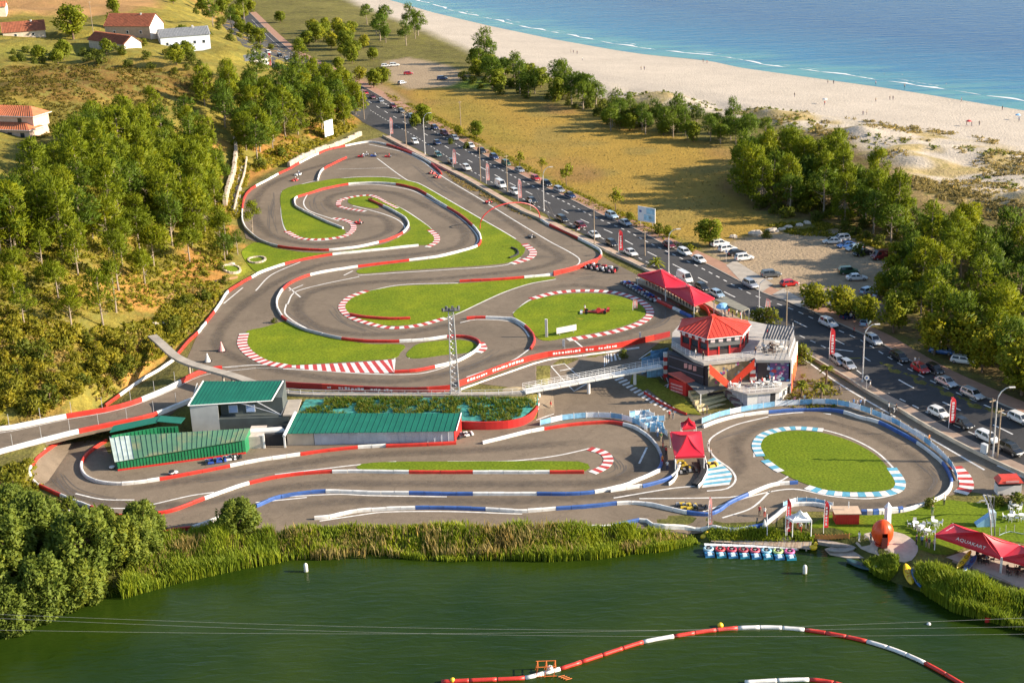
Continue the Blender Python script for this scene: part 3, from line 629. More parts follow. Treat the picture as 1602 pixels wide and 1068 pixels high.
# rubbered racing line: a dark film on the asphalt that thins out to its sides
M = mat('rubber_film', (.085, .07, .057), .7, .1, .5, world=True); t, N, L, b = nodes(M); at = N('ShaderNodeAttribute'); at.attribute_name = 'rub'; ge = N('ShaderNodeNewGeometry'); n = N('ShaderNodeTexNoise'); n.inputs['Scale'].default_value = .8; n.inputs['Detail'].default_value = 5; L(ge.outputs['Position'], n.inputs['Vector']); q = N('ShaderNodeMath'); q.operation = 'MULTIPLY'; L(at.outputs['Fac'], q.inputs[0]); L(n.outputs[0], q.inputs[1]); x = N('ShaderNodeMixShader'); tr = N('ShaderNodeBsdfTransparent'); L(q.outputs[0], x.inputs[0]); L(tr.outputs[0], x.inputs[1]); L(b.outputs[0], x.inputs[2]); L(x.outputs[0], t.nodes['Material Output'].inputs[0])
mb = MB(); rub = []
for px in ([(690,285),(740,312),(800,350),(850,385),(880,405),(840,420),(760,430),(660,438),(560,443),(490,455),(462,478),(480,505),(540,522),(620,522),(700,508),(760,490)], [(640,250),(600,240),(540,250),(480,265),(420,290),(400,325),(420,365),(480,382),(560,378),(610,362),(600,340),(560,335),(520,325),(515,308),(560,298),(620,302),(680,330),(722,360),(715,385),(660,396),(580,404),(500,415),(430,445),(370,490),(340,540),(400,572),(500,592),(620,598),(700,585),(770,562),(830,545),(900,538),(980,520),(1030,500),(1035,480),(985,460),(900,446),(830,455)],
 [(940,700),(985,715),(990,735),(940,752),(820,755),(650,755),(500,757),(400,770),(300,790),(200,792),(110,775),(75,745),(95,710)], [(180,770),(300,752),(420,735),(560,715),(740,705),(860,695),(940,690)], [(420,805),(480,790),(600,784),(800,786),(960,776),(1080,770),(1150,735),(1150,690),(1200,660),(1290,655),(1390,690),(1450,740),(1440,775),(1350,790),(1240,778)]):
 pa = spline([G(u, v) for u, v in px], 1.2); of = offs(pa); vs = []; L0 = len(pa)
 for i, (p, o) in enumerate(zip(pa, of)):
  for k, a in ((1.7, 0), (.8, .8), (0, 1), (-.8, .8), (-1.7, 0)):
   r = p+o*(k+.5*math.sin(i*.06)); vs.append((r.x, r.y, H(r.x, r.y)+.051)); rub.append(.62*a*min(1, i/8, (L0-1-i)/8))
 mb.add(vs, [(5*i+k+1, 5*i+k+6, 5*i+k+5, 5*i+k) for i in range(L0-1) for k in range(4)])
o = mb.build('rubbered_line', M); o.data.attributes.new('rub', 'FLOAT', 'POINT').data.foreach_set('value', rub); tag(o, kind='structure')
# tyre marks burnt into the asphalt
rnd = random.Random(5); mb = MB()
for px in ([(735,395),(690,408),(610,422)], [(700,445),(620,460)], [(760,370),(735,350),(690,320),(640,305)], [(520,345),(490,325),(500,305),(540,298)], [(640,590),(700,585),(760,560),(800,530)], [(450,480),(500,520),(580,545)], [(520,480),(540,505),(600,525),(680,520)], [(900,440),(960,430)], [(790,405),(850,400),(890,405)], [(830,290),(880,370)],
 [(300,755),(420,738),(540,725)], [(80,740),(110,770),(180,785),(300,780)], [(960,710),(970,735),(930,755)], [(1110,690),(1150,680),(1200,665),(1280,660)], [(1430,720),(1460,750),(1440,775)], [(430,300),(420,340),(440,375),(500,385)], [(640,255),(690,290),(760,330)], [(1000,520),(1040,505),(1052,480)]):
 P = [G(u+rnd.uniform(-4, 4), v+rnd.uniform(-2, 2)) for u, v in px]; pa = spline(P, 1); of = offs(pa); L0 = path_len(pa)[-1]
 for k in range(7):
  o = rnd.gauss(0, .8); a = rnd.uniform(0, .5)*L0; b = a+rnd.uniform(.25, .5)*L0; sh = [p+q*(o+.25*math.sin(i*.2+k)) for i, (p, q) in enumerate(zip(pa, of))]; ribbon(mb, cut(sh, path_len(sh), a, min(b, path_len(sh)[-1]*.98)), rnd.uniform(.1, .24), .052+.001*k)
tag(mb.build('tyre_marks', MATS['tyre_mark']), kind='structure')
# ------------------------------------------------------------ barriers of the circuit
BC = {'r': 'wall_red', 'w': 'wall_white', 'b': 'wall_blue', 'g': 'wall_grey', 'k': 'rubber'}
JIT = random.Random(9)
def barrier(label, pts, w=.42, h=.6, dv=1.5, group='barriers lining the kart track', name='track_barrier', zf=None, step=.8):
 P = []; cols = []; starts = []
 for p in pts:
  if len(p) == 3: starts.append(len(P)); cols.append(p[0]); p = p[1:]
  P.append(G(p[0], p[1]+dv) if zf is None else GP(p[0], p[1]+dv, zf))
 path = spline(P, step); L = path_len(path)
 # length at which each control point sits
 at = []; k = 0
 for q in P:
  best = min(range(k, len(path)), key=lambda i: (path[i]-Vector((q.x, q.y, 0))).length_squared); at.append(L[best]); k = best
 root = thing(name, label, 'barrier', (P[0].x, P[0].y, P[0].z), 0, group)
 for j, c in enumerate(cols):
  a = at[starts[j]]; b = at[starts[j+1]] if j+1 < len(starts) else L[-1]
  if b-a < .3: continue
  n = max(1, round((b-a)/2.4)); mb = MB()
  for i in range(n):
   q = cut(path, L, a+(b-a)*i/n+.02, a+(b-a)*(i+1)/n-.02); o = offs(q); e = JIT.uniform(-.035, .035); m = wall_piece([p+k*e for p, k in zip(q, o)], w, h+JIT.uniform(-.03, .03), (lambda p: zf) if zf is not None else None); mb.add(m.v, m.f)
  mb.build('barrier_section', MATS[BC[c]], root)
 return root, path, L
barrier('long red and white barrier along the foot of the wooded hill', [('w',655,384),(560,394),('r',520,398),(474,406),('w',445,413),(408,426),('r',393,434),(380,441),('w',357,456),(345,474),('r',335,488),('w',322,505),('r',309,521),(295,534),(279,553),('w',275,560),(250,578),(222,594),('r',187,619),(165,635)])
barrier('barrier around the far west hairpin under the hill', [('g',396,368),(410,377),('r',435,385),(475,390),('w',515,391),(560,386),('r',592,379),(607,375),('w',630,364),(639,352),(635,342),('w',625,335),('r',600,322),(577,312)])
barrier('curved barrier around the top end of the circuit below the stone wall', [('w',400,371),(384,356),(379,342),('r',379,328),(381,314),(387,301),('w',400,291),(419,281),('r',435,272),(452,264),('w',468,255),(485,246),('r',498,240),(512,234),('w',540,228),(577,222),('r',605,226),(630,234),('w',645,240),(660,247),('r',675,256),(688,268),('w',691,272)])
barrier('short red barrier splitting the track near the waiting karts', [('w',497,282),(500,272),('r',506,264),(542,246)])
barrier('longest snaking barrier from the inner loop down past the big lattice mast', [('w',537,357),(512,347),(480,332),(463,322),(461,312),('r',465,308),(485,302),(509,295),('w',545,288),(584,286),('r',620,288),(640,292),(654,296),('w',668,304),(682,313),('r',700,324),(720,336),('w',740,353),(750,366),('r',752,376),('w',746,385),(720,393),(686,401),('r',640,407),(600,412),('w',560,417),(520,423),('r',485,430),(457,441),('w',442,453),(434,467),(433,478),('r',441,495),('g',450,502),(462,509),('g',478,516),(496,521),('r',535,530),(575,534),('w',625,534),(671,531),('r',700,527),(728,527),(746,532),('w',751,540),(742,550),(724,561),(710,567),('r',680,574),(650,580),(617,582)])
barrier('barrier between the dry straight and the middle lawn', [('r',719,440),(781,437),('w',820,434),(865,429),('r',900,419),(932,407),('w',940,400),(939,392),(928,385),('r',905,373),(882,362),('w',860,352),(844,342)])
barrier('banner covered red crash wall below the karts parked by the road', [('r',866,430),(900,421),(934,409)], .3, 1.1, group='advertising walls')
barrier('small red and white barrier ending at the lawn with the red racing car', [('r',730,498),(745,497),('w',760,497),(800,499),('w',812,504),('r',822,510),(833,522),(836,534),(830,546)])
barrier('curved red barrier lying on the middle lawn', [('r',548,492),(570,496),(610,499),(642,498)], .5, .6)
barrier('black rubber strip curled on the upper lawn', [('k',800,387),(808,390),(810,397),(797,403)], .5, .4)
barrier('hairpin barrier around the green shed and along the pit buildings', [('r',167,689),(150,700),(136,711),('w',128,724),(128,735),(136,746),(155,754),('w',191,757),('r',250,750),(304,740),('w',360,729),(400,721),(420,718),('r',470,711),(511,705),('w',560,700),(604,697)])
barrier('low red kerb wall at the foot of the long green roofed shed', [('r',604,698),(660,696),(714,693)], .5, .6)
barrier('red and white barrier below the blue fenced queue', [('w',755,693),(800,682),(825,676),('r',851,671),(900,664),(952,661),('w',975,664),(990,668),('g',1012,681),(1026,696),('b',1034,712),(1035,726),(1028,738)])
barrier('outer hairpin barrier under the road bridge', [('r',100,690),(80,700),(57,719),('w',49,731),(47,742),('w',52,752),('r',62,760),(75,766),('w',95,775),(125,787),('r',142,794),(160,801),('r',185,807),(212,807),('r',240,804),(269,799),('w',320,780),(370,762),('r',390,756),(430,747),(474,741),('w',520,738),(585,738),('r',640,739),(691,739),('w',740,739),(800,739),('r',860,739),(914,739)])
barrier('upper blue and white barrier of the paddock straights', [('b',401,792),(430,780),(464,773),('w',510,769),(576,771),('b',640,772),(699,773),('w',740,773),(790,773),('b',840,773),(895,773),('w',930,770),(975,760),(1010,746),(1032,736)])
barrier('short blue and white spur below the red starting tent', [('w',955,768),(1000,761),('b',1005,761),(1036,753),('w',1050,747),(1060,738),(1064,726)])
barrier('lower blue and white barrier with a rounded west end', [('w',492,811),(515,809),(550,801),(594,797),('b',650,795),(702,795),('w',760,797),(817,800),('b',870,796),(930,792),('w',965,788),(992,787),(1020,790),(1042,795),('b',1075,802),(1107,805),('b',1125,799),(1140,788),('w',1170,774),(1202,761),(1219,757),('b',1235,756),(1248,755)])
barrier('barrier along the reeds at the pond side of the paddock', [('w',870,826),(940,825),('b',960,823),(985,817),('w',1000,814),(1012,815),('w',1022,822),(1080,827),(1141,829),('b',1170,827),(1198,822)])
barrier('white barrier at the pond edge below the large bank trees', [('r',228,836),(250,834),(278,828),('w',300,826),(340,812),(358,806)])
barrier('outer blue and white barrier curving around the green oval', [('w',1100,668),(1120,660),(1150,652),(1175,648),('b',1202,645),(1250,642),(1290,641),('w',1320,645),(1342,652),('b',1375,661),(1405,676),('w',1435,693),(1462,713),('b',1475,725),(1485,742),('w',1488,757),(1480,772),('w',1452,787),(1414,798),(1380,802)])
barrier('padded blue and white barrier beside the white gazebo', [('g',1198,820),(1213,808),(1227,796),('w',1240,790),(1270,789),(1300,794)])
barrier('row of blue and white blocks behind the small red shed', [('b',1347,803),('w',1356,803),('b',1365,803),('w',1374,802),('b',1383,801),('w',1392,800),('b',1404,799),('w',1412,798)], .6, .8)
barrier('white tyre wall at the far lower left corner of the circuit', [('r',2,757),(12,765),('w',30,775),(60,790),(110,803)], .6, .7)
# advertising walls
def banner(label, pts, h=1.15, w=.22, dv=1.5, seed=1, zoff=0):
 """red printed canvas on a low wall: white lettering is too small to read, so it is built as worn white print"""
 P = [G(u, v+dv) for u, v in pts]; path = spline(P, 1); L = path_len(path); root = thing('advertising_wall', label, 'banner wall', (P[0].x, P[0].y, P[0].z), 0, 'advertising walls')
 n = max(1, round(L[-1]/4)); rnd = random.Random(seed)
 for i in range(n):
  a, b = L[-1]*i/n, L[-1]*(i+1)/n; wall_piece(cut(path, L, a+.02, b-.02), w, h, cham=.02).build('banner_panel', MATS['wall_red'] if rnd.random() < .75 else MATS['dark_red'], root)
 return root, path, L
mat('dark_red', (.30, .018, .02), .5, .12, .8, world=True); mat('print_white', (.75, .7, .68), .6, .2, 2, world=True)
def print_marks(root, path, L, h, side, a, b, seed):
 """the worn white print on a canvas, proud of it by a few millimetres"""
 rnd = random.Random(seed); mb = MB(); s = a; 
 while s < b:
  ln = rnd.uniform(.25, .55); q = cut(path, L, s, min(s+ln, L[-1]-.01)); o = offs(q)
  z0 = h*.34; z1 = h*rnd.uniform(.58, .76)
  p0, p1 = q[0]+o[0]*side, q[-1]+o[-1]*side
  mb.add([(p0.x, p0.y, H(q[0].x, q[0].y)+z0), (p1.x, p1.y, H(q[-1].x, q[-1].y)+z0), (p1.x, p1.y, H(q[-1].x, q[-1].y)+z1), (p0.x, p0.y, H(q[0].x, q[0].y)+z1)], [(0, 1, 2, 3)])
  s += ln+rnd.uniform(.08, .3) if rnd.random() < .85 else rnd.uniform(.8, 2)
 if mb.v: mb.build('canvas_print', MATS['print_white'], root)
r, p, L = banner('red advertising wall along the upper track behind the planted bed', [(441,604),(470,606),(510,608),(560,611),(615,613),(660,613),(705,610)], seed=2)
print_marks(r, p, L, 1.15, -.13, 9, L[-1]*.66, 4)
r, p, L = banner('red advertising wall climbing from the lattice mast to the footbridge', [(718,603),(740,595),(770,583),(800,572),(830,563),(857,557)], seed=3)
print_marks(r, p, L, 1.15, -.13, 2, L[-1]*.75, 5)
r, p, L = banner('red advertising wall below the lawn with the red racing car', [(857,557),(905,551),(955,545),(1000,536),(1048,525)], seed=4)
print_marks(r, p, L, 1.15, -.13, 1, L[-1]*.55, 6)
barrier('white kerb wall along the descending pit lane', [('w',720,608),(800,580),(857,562),(905,556),(950,550),(1000,543)], .35, .25, group='kerb walls')

# ------------------------------------------------------------ the road bridge over the hairpin
def bridge():
 root = thing('road_bridge', 'low concrete road bridge crossing over the kart hairpin at the left edge', 'bridge', GP(150, 665, 0))
 FAR = [GP(u, v, .15) for u, v in [(-90,668),(0,680-8),(60,661),(104,652),(165,642),(207,631),(261,609),(320,581),(400,572)]]
 NEAR = [GP(u, v, .15) for u, v in [(-90,735),(0,710),(60,694),(115,680),(170,668),(224,657),(262,645),(298,630),(400,600)]]
 F = spline(FAR, 2); N_ = spline(NEAR, 2); LF, LN = path_len(F), path_len(N_); n = 34
 f = [cut(F, LF, 0, LF[-1]*max(i, .01)/n)[-1] for i in range(n+1)]; m = [cut(N_, LN, 0, LN[-1]*max(i, .01)/n)[-1] for i in range(n+1)]
 vs = []
 for a, b in zip(f, m): vs += [(a.x, a.y, .10), (b.x, b.y, .10), (b.x, b.y, -.5), (a.x, a.y, -.5)]
 mb = MB(); mb.add(vs, [(4*i+k, 4*i+4+k, 4*i+4+(k+1) % 4, 4*i+(k+1) % 4) for i in range(n) for k in range(4)]+[(0, 1, 2, 3), (4*n+3, 4*n+2, 4*n+1, 4*n)])
 o = mb.build('deck', [ASP], root); bm = bmesh.new(); bm.from_mesh(o.data); bmesh.ops.recalc_face_normals(bm, faces=bm.faces); bm.to_mesh(o.data); bm.free()
 mb = MB(); ribbon(mb, [a.lerp(b, .12) for a, b in zip(f, m)], .2, .125, z=0); mb.build('edge_line', MATS['line_paint'], root)
 # abutment
 for u0, u1 in ((36, 72),):
  a, b = GP(u0, 706, 0), GP(u1, 698, 0); d = (b-a).normalized(); k = Vector((-d.y, d.x, 0)); mb = MB()
  mb.prism([a+k*.2+Vector((0, 0, -4)), b+k*.2+Vector((0, 0, -4)), b+k*5+Vector((0, 0, -4)), a+k*5+Vector((0, 0, -4))], [a+k*.2+Vector((0, 0, -.52)), b+k*.2+Vector((0, 0, -.52)), b+k*5+Vector((0, 0, -.52)), a+k*5+Vector((0, 0, -.52))]); mb.build('abutment', mat('abutment_white', (.66, .62, .58), .8, .2, .6, world=True), root)
 for nm, path, L, cols, inset in (('near', N_, LN, [('w', .0, .40), ('r', .40, .64), ('w', .64, .86), ('g', .86, .99)], .35), ('far', F, LF, [('w', .02, .36), ('r', .36, .58), ('w', .58, .74), ('r', .74, .90)], -.35)):
  q0 = [p+o*inset for p, o in zip(path, offs(path))]; l0 = path_len(q0)
  for c, a, b in cols: wall_piece(cut(q0, l0, l0[-1]*a+.02, l0[-1]*b-.02), .55, .8, lambda p: .1, base=0).build('parapet', MATS[BC[c]], root)
  for i in range(9):
   p = cut(q0, l0, 0, l0[-1]*(.12+.085*i))[-1]; mb = MB(); mb.tube([(p.x, p.y, .8), (p.x, p.y, 3.0)], .05, 5); mb.build('fence_post', MATS['steel'], root)
 tag(root, group=None)
mat('steel', (.45, .45, .46), .45, .1, 3, metal=.4)
bridge()
# concrete path that crosses the track beside the hut
def flyover():
 root = thing('concrete_footpath_bridge', 'narrow curved concrete footbridge from the hillside over the track to the green roofed hut', 'footbridge', GP(290, 566, 2))
 P = [(238,524,3.2),(252,536,3.4),(275,556,3.3),(300,568,3.2),(335,578,3.2),(370,588,3.2),(402,600,3.1),(420,612,3.0)]
 W3 = [GP(u, v, z) for u, v, z in P]; path = spline(W3, 1.0); L = path_len(path); s = offs(path)
 zs = np.interp([l/L[-1] for l in L], np.linspace(0, 1, len(P)), [p[2] for p in P]); vs = []
 for p, o, z in zip(path, s, zs):
  for k, dz in ((.9, 0), (-.9, 0), (-.9, -.45), (.9, -.45)): q = p+o*k; vs.append((q.x, q.y, z+dz))
 mb = MB(); n = len(path); mb.add(vs, [(4*i+k, 4*i+4+k, 4*i+4+(k+1) % 4, 4*i+(k+1) % 4) for i in range(n-1) for k in range(4)]+[(0, 1, 2, 3), (4*n-1, 4*n-2, 4*n-3, 4*n-4)])
 o = mb.build('deck', CONC, root); bm = bmesh.new(); bm.from_mesh(o.data); bmesh.ops.recalc_face_normals(bm, faces=bm.faces); bm.to_mesh(o.data); bm.free()
 for u in (295, 348, 362):
  v = np.interp(u, [p[0] for p in P], [p[1] for p in P]); p = GP(u, v, 3.2); mb = MB(); mb.tube([(p.x, p.y, H(p.x, p.y)), (p.x, p.y, 2.75)], .22, 8); mb.build('pier', CONC, root)
flyover()
o = wall_piece(spline([G(u, v) for u, v in [(345,575),(400,576),(460,577)]], 1), .15, .1).build('painted_kerb', MATS['line_paint']); tag(o, kind='structure')

# ------------------------------------------------------------ fences
mat('fence_blue', (.20, .42, .62), .6, .25, 1.5, world=True); mat('fence_white', (.72, .76, .80), .6, .15, 1.5, world=True); mat('post_white', (.72, .72, .72), .5, .05, 1)
def fence(label, pts, h=1.3, pitch=2.2, cols=('fence_blue', 'fence_white'), name='banner_fence', cat='fence', dv=0, group='blue and white fences', post='post_white', seed=0, band=.85):
 P = [G(u, v+dv) for u, v in pts]; path = spline(P, 1); L = path_len(path); n = max(1, round(L[-1]/pitch)); root = thing(name, label, cat, (P[0].x, P[0].y, P[0].z), 0, group)
 rnd = random.Random(seed)
 for i in range(n+1):
  p = cut(path, L, 0, max(L[-1]*i/n, .02))[-1]; mb = MB(); z = H(p.x, p.y); mb.tube([(p.x, p.y, z-.1), (p.x, p.y, z+h)], .045, 6); mb.build('post', MATS[post], root)
 for i in range(n):
  q = cut(path, L, L[-1]*i/n+.06, L[-1]*(i+1)/n-.06); wall_piece(q, .05, h*band, base=h*.12, cham=.01).build('panel', MATS[cols[i % len(cols)] if rnd.random() < .6 else rnd.choice(cols)], root)
 return root
fence('blue and white banner fence around the upper side of the green oval', [(1098,663),(1125,653),(1160,645),(1202,638),(1250,634),(1295,633),(1330,638),(1362,648)], seed=1)
fence('blue and white banner fence along the service road behind the green oval', [(1364,649),(1400,664),(1440,688),(1470,712),(1490,735),(1497,752)], seed=2)
fence('blue and white banner fence between the red tent queue and the hairpin', [(845,666),(880,658),(920,654),(960,655),(990,662),(1012,674)], seed=3)
fence('blue queue fence in front of the footbridge landing, row nearest the ramp', [(985,655),(1000,651),(1016,650)], seed=4, pitch=1.2); fence('blue queue fence zigzag beside the starting tent', [(1000,664),(1020,660),(1040,659)], seed=5, pitch=1.2); fence('blue queue fence along the curved waiting lane', [(1008,672),(1024,668),(1038,670)], seed=6, pitch=1.2)
for i, t in enumerate(('first', 'second', 'third', 'fourth', 'fifth')): fence('blue queue fence left of the starting tent, '+t+' row from the top', [(985+i*8,652+i*6),(1006+i*8,650+i*7),(1024+i*5,655+i*7)], seed=10+i, pitch=1.0, h=1.25)
fence('blue and white fence behind the white gazebo', [(1225,794),(1245,787),(1275,788),(1303,795)], seed=7, pitch=1.5, h=1.1)
mat('orange_wood', (.50, .20, .05), .7, .2, 3); mat('dark_rail', (.10, .10, .11), .5, .1, 3)
fence('low orange wooden fence at the pond landing stage', [(1275,843),(1300,844),(1328,842)], h=.9, pitch=.5, cols=('orange_wood',), name='picket_fence', group=None, post='orange_wood')
def railing(root, path, zf, h=1.0, pitch=2.0, m='post_white', bars=(1.0, .5), r=.035):
 L = path_len(path); n = max(1, round(L[-1]/pitch)); mb = MB()
 for i in range(n+1):
  p = cut(path, L, 0, max(L[-1]*i/n, .02))[-1]; mb.tube([(p.x, p.y, zf(p)), (p.x, p.y, zf(p)+h)], r, 5)
 for b in bars: mb.tube([(p.x, p.y, zf(p)+h*b) for p in path], r, 5)
 mb.build('railing', MATS[m], root)

# ------------------------------------------------------------ green roofed sheds
def m_sheet(name, col, pitch=.9, axis='X', var=.12, dirt=0.0, dirtc=(.3, .25, .12)):
 """profiled sheeting seen from afar: grain and weathering only, the ribs are geometry"""
 m = mat(name, col, .45, var, .5)
 if dirt:
  t, N, L, b = nodes(m); n = N('ShaderNodeTexNoise'); n.inputs['Scale'].default_value = .35; n.inputs['Detail'].default_value = 6; tc = N('ShaderNodeTexCoord'); L(tc.outputs['Object'], n.inputs['Vector'])
  r = N('ShaderNodeMapRange'); r.inputs[1].default_value = .48; r.inputs[2].default_value = .72; r.inputs[4].default_value = dirt; L(n.outputs[0], r.inputs[0])
  mx = N('ShaderNodeMix'); mx.data_type = 'RGBA'; L(r.outputs[0], mx.inputs[0]); old = b.inputs['Base Color'].links[0].from_socket; L(old, mx.inputs[6]); mx.inputs[7].default_value = (*dirtc, 1); L(mx.outputs[2], b.inputs['Base Color'])
 return m
GREEN = m_sheet('green_sheeting', (.010, .13, .085)); GREENW = m_sheet('green_wall_sheeting', (.015, .17, .07)); OLDG = m_sheet('weathered_green_sheeting', (.09, .20, .115), dirt=.8, dirtc=(.26, .24, .13))
PALE = mat('pale_sheet', (.42, .50, .46), .6, .2, .6); GREYS = mat('grey_cladding', (.42, .43, .43), .6, .12, .5); BEIGE = mat('beige_render', (.52, .43, .33), .85, .15, .5); DARK = mat('dark_opening', (.02, .02, .022), .8, .1, 1); WHITE = mat('white_render', (.62, .60, .57), .7, .1, .6); CHAR = mat('charcoal_cladding', (.07, .085, .085), .6, .15, .6); PBLUE = mat('pale_blue_panel', (.33, .45, .72), .3, .08, 1); RED = mat('red_panel', (.50, .025, .022), .45, .1, .7); TRIM = mat('white_trim', (.75, .75, .73), .5, .05, 1)
def roof_sheets(root, a, b, c, d, n, m, name='roof_sheet', rib=.07, th=.05, pick=None):
 """sloping roof a-b (upper edge) c-d (lower edge, c under a), in n sheets each with a raised seam"""
 a, b, c, d = map(Vector, (a, b, c, d)); up = (b-a).cross(c-a).normalized(); up = up if up.z > 0 else -up
 for i in range(n):
  t0, t1 = i/n, (i+1)/n; q = [a.lerp(b, t0), a.lerp(b, t1), c.lerp(d, t1), c.lerp(d, t0)]; mb = MB()
  ring = q if (q[1]-q[0]).cross(q[3]-q[0]).z > 0 else q[::-1]
  mb.prism([p-up*th for p in ring], ring)
  e = (b-a).normalized()*.06; s = [q[0], q[0]+e, q[3]+e, q[3]]; s = s if (s[1]-s[0]).cross(s[3]-s[0]).z > 0 else s[::-1]
  mb.prism([p+up*.005 for p in s], [p+up*rib for p in s]); mb.build(name, pick(i) if pick else m, root)
def wall_sheets(root, a, b, z0a, z1a, z1b, n, m, th=.12, name='wall_sheet', rib=True, z0b=None):
 """upright wall from a to b as n sheets with a small rib on each"""
 a, b = Vector((a[0], a[1], 0)), Vector((b[0], b[1], 0)); d = (b-a).normalized(); k = Vector((-d.y, d.x, 0)); z0b = z0a if z0b is None else z0b
 for i in range(n):
  p, q = a.lerp(b, i/n), a.lerp(b, (i+1)/n); za, zb = z1a+(z1b-z1a)*i/n, z1a+(z1b-z1a)*(i+1)/n; ya, yb = z0a+(z0b-z0a)*i/n, z0a+(z0b-z0a)*(i+1)/n; mb = MB()
  mb.prism([(p.x, p.y, ya), (q.x, q.y, yb), (q.x+k.x*th, q.y+k.y*th, yb), (p.x+k.x*th, p.y+k.y*th, ya)], [(p.x, p.y, za), (q.x, q.y, zb), (q.x+k.x*th, q.y+k.y*th, zb), (p.x+k.x*th, p.y+k.y*th, za)])
  if rib: r = p+d*.05-k*.03; mb.box((r.x, r.y, ya), (.08, .08, min(za, zb)-ya-.03), math.atan2(d.y, d.x))
  mb.build(name, m, root)
def V3(p, z): return Vector((p[0], p[1], z))
def long_shed():
 a, b = GP(450, 697, LOW), GP(712, 691.5, LOW); root = thing('pit_shed', 'long low shed with bright green roof and pale grey doors facing the track', 'shed', a)
 c, d = GP(465, 646, 1.0), GP(721, 646, 1.0); za = .0
 e0, e1 = GP(448, 678, -.15), GP(713, 674, -.15)
 roof_sheets(root, c, d, e0, e1, 30, GREEN)
 wall_sheets(root, a, a.lerp(b, .16), LOW, -.25, -.25, 3, BEIGE, rib=False); wall_sheets(root, a.lerp(b, .163), b, LOW, -.25, -.25, 20, mat('grey_door', (.47, .49, .54), .5, .12, .5), name='door_panel')
 mb = MB(); back0, back1 = V3(c, LOW), V3(d, LOW)
 mb.prism([b, V3(d, LOW), V3(d, LOW)+Vector((-.15, 0, 0)), b+Vector((-.15, 0, 0))], [V3(b, -.25), V3(d, .85), V3(d, .85)+Vector((-.15, 0, 0)), V3(b, -.25)+Vector((-.15, 0, 0))]); mb.build('gable_wall', RED, root)
 mb = MB(); mb.prism([a, V3(c, LOW), V3(c, LOW)+Vector((.15, 0, 0)), a+Vector((.15, 0, 0))][::-1], [V3(a, -.25), V3(c, .85), V3(c, .85)+Vector((.15, 0, 0)), V3(a, -.25)+Vector((.15, 0, 0))][::-1]); mb.build('gable_wall', BEIGE, root)
 for p, q in ((d, e1),): mb = MB(); mb.tube([p+Vector((.08, 0, .05)), q+Vector((.08, 0, .05))], .09, 5); mb.build('verge_trim', TRIM, root)
 mb = MB(); mb.tube([GP(462, 645, 1.05), GP(444, 682, -.2)], .28, 6); mb.build('verge_trim', TRIM, root)
long_shed()
def garage():
 a, b = GP(388, 702, LOW), GP(447, 700, LOW); root = thing('garage', 'small white garage with an open dark doorway between the two green sheds', 'garage', a)
 k = Vector((0, 5, 0)); mb = MB(); mb.prism([a, a.lerp(b, .42), a.lerp(b, .42)+k, a+k], [V3(a, -.4), V3(a.lerp(b, .42), -.4), V3(a.lerp(b, .42)+k, -.4), V3(a+k, -.4)]); mb.build('wall', mat('beige_boards', (.55, .47, .40), .7, .15, 1), root)
 c, d = a.lerp(b, .42), b; mb = MB(); mb.prism([c+k*.2, d+k*.2, d+k, c+k], [V3(c+k*.2, -.5), V3(d+k*.2, -.5), V3(d+k, -.5), V3(c+k, -.5)]); mb.build('doorway', DARK, root)
 mb = MB(); mb.box((c.x+.1, c.y+.1, LOW), (.3, .3, 2.5)); mb.build('door_post', TRIM, root); mb = MB(); mb.box((d.x-.1, d.y+.1, LOW), (.3, .3, 2.5)); mb.build('door_post', TRIM, root)
 mb = MB(); p = [GP(386, 676, -.2), GP(447, 673, -.2), GP(440, 667, .3), GP(392, 670, .3)]; mb.slab(p, .3); mb.build('roof', WHITE, root)
garage()
